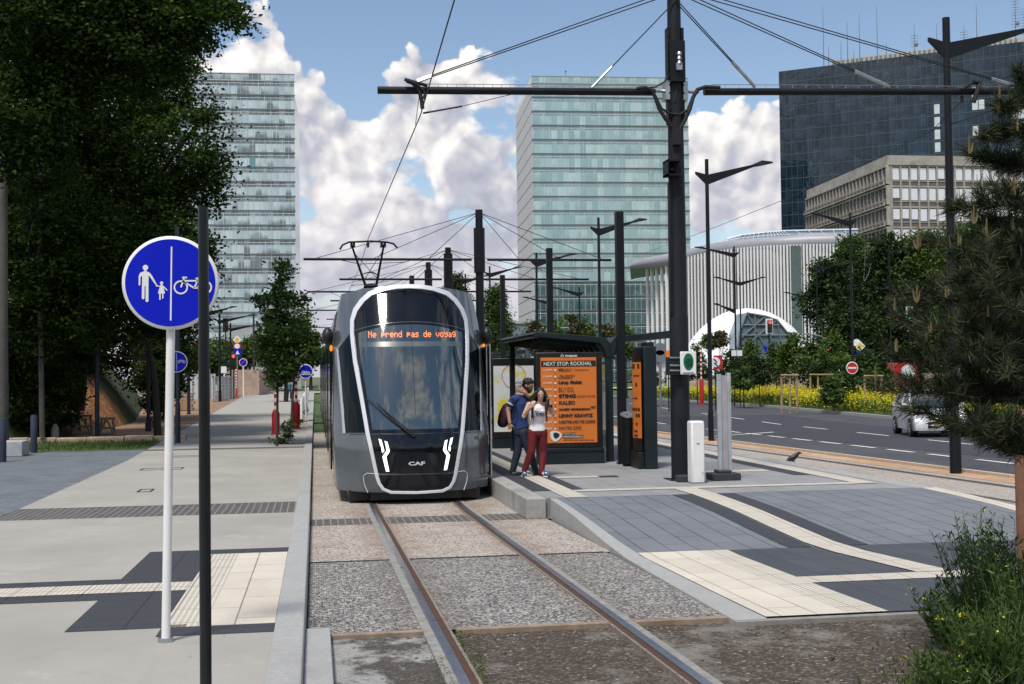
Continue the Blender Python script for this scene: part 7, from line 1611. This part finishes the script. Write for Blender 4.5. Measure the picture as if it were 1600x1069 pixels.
def head(mb, c, fwd, r_=.095, nose=True):
    """head with cranium, jaw, nose, brow, ears; c = centre, fwd = gaze direction"""
    f = Vector(fwd).normalized(); s = f.cross(Vector((0, 0, 1))).normalized(); u = s.cross(f); M = Matrix((s, f, u)).transposed().to_4x4(); c = Vector(c)
    ell(mb, c+u*.02, (r_*.80, r_*.98, r_*1.02), M); ell(mb, c-u*.055+f*.025, (r_*.56, r_*.66, r_*.72), M); ell(mb, c-u*.105+f*.055, (r_*.28, r_*.26, r_*.18), M)
    mb.tube([c+f*r_*.86+u*.022, c+f*r_*1.14-u*.022, c+f*r_*.9-u*.034], [.008, .014, .006], 8)
    for k in (-1, 1): ell(mb, c+s*k*r_*.80-u*.005, (.010, .018, .030), M); ell(mb, c+s*k*.032+f*r_*.83+u*.028, (.020, .010, .006), M)
    ell(mb, c+f*r_*.84-u*.055, (.024, .010, .006), M); ell(mb, c+f*r_*.82-u*.066, (.020, .010, .006), M)
    return f, s, u
YP_ = 21.35
def J(cx, cy, dy=0.): return at(780+cx/5.345, 560+cy/5.345, YP_+dy)
def eyes(c, f, s, u, par, r_=.095):
    mb = MB()
    for k in (-1, 1): mb.ball(c+s*k*.032+f*r_*.90+u*.014, (.012, .008, .007), 8, 6)
    mb.build('eyes', BLACK, par)
# ---------------- woman
foot = J(330, 1000); wm = thing('person', 'young woman with very long dark hair, white sleeveless top and dark red trousers', 'person', (J(330, 1000).x, YP_-.12, .3), 'couple on the platform')
hc_ = J(345, 300, -.08)
body = MB()
f, s, u = head(body, hc_, (-.1, -.95, -.28), .090)
chest = J(322, 440, -.02); neck = J(338, 385, -.03); waist = J(315, 540, 0); pelv = J(318, 610, 0)
chain(body, [hc_-Vector((0, -.02, .08)), neck, chest+Vector((0, 0, .05))], [.046, .05, .075])
body.tube([chest+Vector((0, 0, .11)), chest+Vector((0, 0, .05)), chest-Vector((0, 0, .06)), waist, pelv], [.08, .128, .128, .11, .14], 18, True, .66)
shl, shr = J(248, 385, .02), J(400, 392, .02)
chain(body, [shl, J(205, 485, -.05), J(262, 412, -.20)], [.046, .040, .026]); chain(body, [shr, J(455, 470, .0), J(428, 392, -.13)], [.045, .038, .026])
chain(body, [shl, neck, shr], [.048, .055, .048])
hand(body, J(262, 412, -.20), J(285, 362, -.24)-J(262, 412, -.20), (.6, -.5, .2), .165, .75); hand(body, J(428, 392, -.13), J(412, 350, -.14)-J(428, 392, -.13), (-.8, -.3, .2), .16, .5)
hipl, hipr = J(278, 625, 0), J(360, 625, 0)
LEGL = [hipl, J(268, 780, -.06), J(212, 935, -.02)]; LEGR = [hipr, J(366, 790, .0), J(352, 955, -.10)]
chain(body, LEGL, [.085, .062, .036]); chain(body, LEGR, [.085, .062, .036])
for a, dx in ((LEGL[2], -.02), (LEGR[2], .03)): body.tube([a, Vector((a.x+dx, a.y-.04, .36)), Vector((a.x+dx*1.5, a.y-.10, .335))], [.034, .030, .016], 10)
remesh(body, 'body', SKINF, wm, .0075, 3); eyes(hc_, f, s, u, wm, .09)
MB().ball(hc_+f*.083-u*.060, (.022, .008, .007), 8, 6).build('mouth', mat('lips', (.35, .10, .09), .5), wm)
t_ = MB(); chain(t_, [hipl+Vector((0, 0, .01)), LEGL[1], LEGL[2]+Vector((.0, 0, .01))], [.098, .074, .052]); chain(t_, [hipr+Vector((0, 0, .01)), LEGR[1], LEGR[2]+Vector((0, 0, .01))], [.098, .074, .052]); t_.tube([pelv+Vector((0, 0, .09)), pelv+Vector((0, 0, .03)), pelv-Vector((0, 0, .06)), pelv-Vector((0, 0, .10))], [.130, .155, .155, .11], 18, True, .70)
remesh(t_, 'trousers', REDJ, wm, .011, 3)
t_ = MB(); t_.tube([chest+Vector((0, 0, .115)), chest+Vector((0, -.01, .05)), chest-Vector((0, .01, .03)), waist, pelv+Vector((0, 0, .06)), pelv+Vector((0, 0, .005))], [.095, .145, .152, .132, .155, .165], 20, True, .72)
for k in (-1, 1): t_.tube([chest+Vector((k*.085, 0, .03)), chest+Vector((k*.095, 0, .14)), chest+Vector((k*.075, .05, .15))], [.035, .03, .03], 8); ell(t_, chest+Vector((k*.065, -.075, -.02)), (.065, .055, .065))
tp = remesh(t_, 'top', TOPW, wm, .010, 3)
mb = MB(); vs, fs = text_mesh('ORL', .075, .004, 1.1, 'CENTER'); o_ = chest+Vector((.02, -.142, -.075)); mb.add([(o_.x+x, o_.y+.35*abs(x)**1.6, o_.z+y) for x, y in vs], fs); mb.build('print', mat('navy_print', (.01, .015, .08), .6), tp, world=False, sm=False).location = -wm.location if False else Vector((0, 0, 0)) 
pr_ = tp.children[0]; pr_.data.transform(Matrix.Translation(-Vector(wm.location)))
mb = MB()
for dz in (-.018, .066): n = 12; mb.grid([[(o_.x-.12+.24*k/n, o_.y+.002+.35*abs(-.12+.24*k/n)**1.6, o_.z+dz+q) for k in range(n+1)] for q in (0, .007)])
b_ = mb.build('stripe', mat('wine_stripe', (.25, .01, .03), .7), tp, world=False, sm=False); b_.data.transform(Matrix.Translation(-Vector(wm.location)))
hr = MB(); M = Matrix((s, f, u)).transposed().to_4x4(); ell(hr, hc_+u*.030-f*.018, (.088, .098, .096), M)
for k in range(46):
    a = random.uniform(-1.85, 1.85); r1 = .088; st = hc_+s*(math.sin(a)*r1*.85)-f*(math.cos(a)*r1*.8)+u*random.uniform(.0, .07)
    frontish = abs(a) > 1.2; sx = math.sin(a); e1 = chest+s*(sx*(.125 if frontish else .12))+Vector((0, -.13 if frontish else .10, random.uniform(-.02, .12))); e2 = Vector((e1.x+random.uniform(-.03, .03), e1.y+(.0 if frontish else .03), waist.z+random.uniform(-.02, .12)))
    hr.tube([st, st.lerp(e1, .5)+s*sx*.05+Vector((0, -.01 if frontish else .02, .03)), e1, e2], [.022, .024, .022, .006], 7)
remesh(hr, 'hair', HAIRD, wm, .0085, 1)
MB().tube([J(430, 398, -.15)-Vector((.03, 0, 0)), J(430, 398, -.15)+Vector((.03, 0, 0))], .03, 10).build('wristband', BLACK, wm)
for a, dx, l_ in ((LEGL[2], -.02, 'shoe'), (LEGR[2], .06, 'shoe')):
    x, y = a.x+dx, a.y-.10; sh_m = MB(); ell(sh_m, (x-dx*.3, y+.09, .365), (.042, .055, .055)); ell(sh_m, (x, y, .345), (.043, .11, .036)); ell(sh_m, (x+dx*.4, y-.07, .338), (.042, .06, .028)); so_ = remesh(sh_m, 'shoe', SHOE, wm, .007, 2)
    ms = MB(); ell(ms, (x, y+.01, .312), (.048, .145, .016)); q = ms.build('sole', SOLE, so_, world=False); q.data.transform(Matrix.Translation(-Vector(wm.location)))
    ms = MB(); ell(ms, (x, y-.02, .372), (.022, .055, .016)); ms.tube([(x-.044, y+.03, .335), (x-.044, y-.04, .36)], .008, 5).tube([(x+.044, y+.03, .335), (x+.044, y-.04, .36)], .008, 5); q = ms.build('laces', SOLE, so_, world=False); q.data.transform(Matrix.Translation(-Vector(wm.location)))
# ---------------- man
DM = .22
def K2(cx, cy, dy=0.): return J(cx, cy, DM+dy)
mn = thing('person', 'bearded man in a navy polo shirt and dark jeans, leaning toward the woman, backpack on', 'person', (K2(160, 980).x, YP_+DM, .3), 'couple on the platform')
hm = K2(240, 225); body = MB(); f, s, u = head(body, hm, (.80, -.50, -.35), .100)
neck = K2(205, 300, .02); chest = K2(172, 380, .03); waist = K2(165, 520, .03); pelv = K2(178, 600, .03)
chain(body, [hm-Vector((.02, 0, .06)), neck, chest+Vector((0, 0, .1))], [.056, .062, .09])
body.tube([chest+Vector((0, 0, .12)), chest, waist, pelv], [.13, .165, .14, .15], 18, True, .68)
sl, sr = K2(118, 345, -.06), K2(228, 345, .14)
chain(body, [sl, K2(72, 430, -.04), K2(88, 540, -.10)], [.055, .044, .030]); chain(body, [sl, neck, sr], [.058, .06, .055])
chain(body, [sr, K2(272, 338, -.02), K2(205, 283, -.10)], [.052, .042, .030])
hand(body, K2(88, 540, -.10), (.05, .1, -1), (.8, -.5, 0), .18, .6); hand(body, K2(205, 283, -.10), K2(178, 272, -.1)-K2(205, 283, -.10), (0, -.3, 1), .17, .4)
LB = [K2(152, 620, .06), K2(152, 785, .04), K2(112, 945, .06)]; LF = [K2(205, 625, -.02), K2(258, 785, -.06), K2(308, 945, .0)]
chain(body, LB, [.09, .065, .04]); chain(body, LF, [.09, .065, .04])
for a in (LB[2], LF[2]): body.tube([a, Vector((a.x+.02, a.y-.01, .35)), Vector((a.x+.09, a.y-.05, .335))], [.038, .032, .016], 10)
remesh(body, 'body', SKIN, mn, .0075, 3); eyes(hm, f, s, u, mn, .1)
t_ = MB(); t_.tube([chest+Vector((.01, 0, .165)), chest+Vector((0, 0, .10)), chest, waist, pelv+Vector((0, 0, .03))], [.095, .155, .182, .158, .168], 20, True, .72); chain(t_, [sl, K2(92, 385, -.055)], [.072, .066]); chain(t_, [sr, K2(250, 342, .06)], [.068, .058]); chain(t_, [sl, neck-Vector((0, 0, .03)), sr], [.072, .066, .068])
pl = remesh(t_, 'polo_shirt', POLO, mn, .011, 3)
a, b = K2(96, 378, -.055), K2(91, 386, -.055); q = MB().tube([a, b], [.0705, .069], 16).build('sleeve_edge', SOLE, pl, world=False); q.data.transform(Matrix.Translation(-Vector(mn.location)))
t_ = MB(); chain(t_, LB, [.105, .078, .056]); chain(t_, LF, [.105, .078, .056]); t_.tube([pelv+Vector((0, 0, .06)), pelv, pelv-Vector((0, 0, .08))], [.15, .165, .15], 18, True, .72); remesh(t_, 'jeans', JEAN, mn, .011, 3)
M = Matrix((s, f, u)).transposed().to_4x4()
hr = MB(); ell(hr, hm+u*.042-f*.018, (.092, .105, .090), M); ell(hr, hm+u*.085+f*.02, (.075, .08, .042), M); ell(hr, hm-f*.055-u*.01, (.078, .055, .065), M)
for k in range(40): d = Vector((random.gauss(0, 1), random.gauss(0, 1), abs(random.gauss(0, 1)))).normalized(); p = hm+u*.045-f*.012+d*.088; hr.ball(p, .017, 7, 5)
remesh(hr, 'hair', HAIRD, mn, .008, 1)
hr = MB(); ell(hr, hm-u*.075+f*.045, (.060, .062, .050), M); ell(hr, hm-u*.105+f*.062, (.036, .034, .03), M)
for k in (-1, 1): ell(hr, hm+s*k*.062-u*.045+f*.01, (.018, .045, .045), M)
hr.tube([hm+f*.098-u*.042+s*.028, hm+f*.112-u*.040, hm+f*.098-u*.042-s*.028], .007, 6); remesh(hr, 'beard', HAIRD, mn, .008, 1)
bk_ = MB(); c = K2(42, 480, .10); Mb = Matrix.Rotation(.28, 4, 'Y'); ell(bk_, c+Vector((.02, 0, .0)), (.125, .14, .22), Mb); ell(bk_, c+Vector((-.04, 0, -.10)), (.085, .12, .11), Mb); ell(bk_, c+Vector((.05, 0, .12)), (.10, .12, .11), Mb)
bp_ = remesh(bk_, 'backpack', BAG, mn, .012, 3)
mb = MB().tube([K2(70, 385, .02), K2(112, 335, -.13), K2(140, 400, -.16), K2(120, 500, -.12), K2(70, 560, .0)], .018, 8, True, .5); q = mb.build('strap', BLACK, bp_, world=False); q.data.transform(Matrix.Translation(-Vector(mn.location)))
for a in (LB[2], LF[2]):
    sm_ = MB(); ell(sm_, (a.x-.0, a.y, .365), (.055, .048, .062)); ell(sm_, (a.x+.07, a.y-.035, .338), (.115, .048, .036)); ell(sm_, (a.x+.06, a.y-.03, .312), (.14, .052, .012)); remesh(sm_, 'shoe', BOOT, mn, .008, 2)
# ---------------- distant walker on the pavement
p = at(452, 603, 110); wk = thing('person', 'distant person in a teal jacket walking on the pavement beyond the young trees', 'person', (p.x, 110, .12))
b_ = MB(); z = .12; x = p.x; ell(b_, (x, 110, z+1.62), (.09, .10, .12)); b_.tube([(x, 110, z+1.5), (x, 110, z+1.3), (x, 110, z+.95)], [.06, .2, .15], 10); chain(b_, [(x-.1, 110, z+.9), (x-.12, 109.9, z+.5), (x-.14, 110, z+.06)], [.09, .07, .05]); chain(b_, [(x+.1, 110, z+.9), (x+.14, 109.8, z+.5), (x+.12, 110.1, z+.06)], [.09, .07, .05]); chain(b_, [(x-.2, 110, z+1.38), (x-.26, 110, z+1.1), (x-.24, 109.9, z+.86)], [.06, .05, .04]); chain(b_, [(x+.2, 110, z+1.38), (x+.27, 110, z+1.1), (x+.24, 109.9, z+.86)], [.06, .05, .04])
remesh(b_, 'body', SKIN, wk, .02, 2); b_ = MB().tube([(x, 110, z+1.48), (x, 110, z+1.34), (x, 110, z+.88)], [.09, .23, .19], 12); b_.build('jacket', mat('teal_jacket', (.04, .16, .17), .8), wk); b_ = MB(); chain(b_, [(x-.1, 110, z+.9), (x-.12, 109.9, z+.5), (x-.14, 110, z+.1)], [.105, .085, .07]); chain(b_, [(x+.1, 110, z+.9), (x+.14, 109.8, z+.5), (x+.12, 110.1, z+.1)], [.105, .085, .07]); remesh(b_, 'trousers', JEAN, wk, .02, 2); ell(MB(), (0, 0, 0), (.1, .1, .1)); MB().ball((x, 110.02, z+1.66), (.10, .11, .10)).build('hair', HAIRD, wk)
# ---------------- crow on the track edge
by_ = 25.6; c0 = gp(1240, 725, .0, zr); k_ = by_/1900
def BJ(px, py, dy=0): return at(1238+(px-1238)*1.12, 727.5+(py-727)*1.18, c0.y+dy)
cr_ = thing('crow', 'black crow standing on the pale track edge, facing right', 'bird', (BJ(1240, 727).x, c0.y, c0.z))
b_ = MB(); b_.tube([BJ(1226, 725.5), BJ(1230, 722), BJ(1235, 718.5), BJ(1240, 716), BJ(1244, 713), BJ(1246.5, 710.5), BJ(1249, 710.3), BJ(1251.5, 711)], [.008, .028, .055, .066, .052, .034, .022, .004], 12)
ell(b_, BJ(1246.3, 710.6), (.034, .030, .032)); b_.tube([BJ(1240, 719), BJ(1241, 723), BJ(1240.5, 726.8), BJ(1242.5, 727)], [.02, .012, .010, .009], 6); b_.tube([BJ(1238, 719, .04), BJ(1238.5, 723, .04), BJ(1238, 726.8, .04), BJ(1240, 727, .04)], [.02, .012, .010, .009], 6)
remesh(b_, 'body', mat('crow_black', (.006, .006, .008), .45, 0, .3, 20), cr_, .0045, 1)
for dy in (-.05, .05): MB().add([BJ(1243, 713, dy), BJ(1236, 716, dy), BJ(1227, 724, dy*.4), BJ(1232, 722, dy*1.1), BJ(1240, 719.5, dy*1.2)], [(0, 1, 2, 3, 4)]).build('wing', MATS['crow_black'], cr_, sm=False)
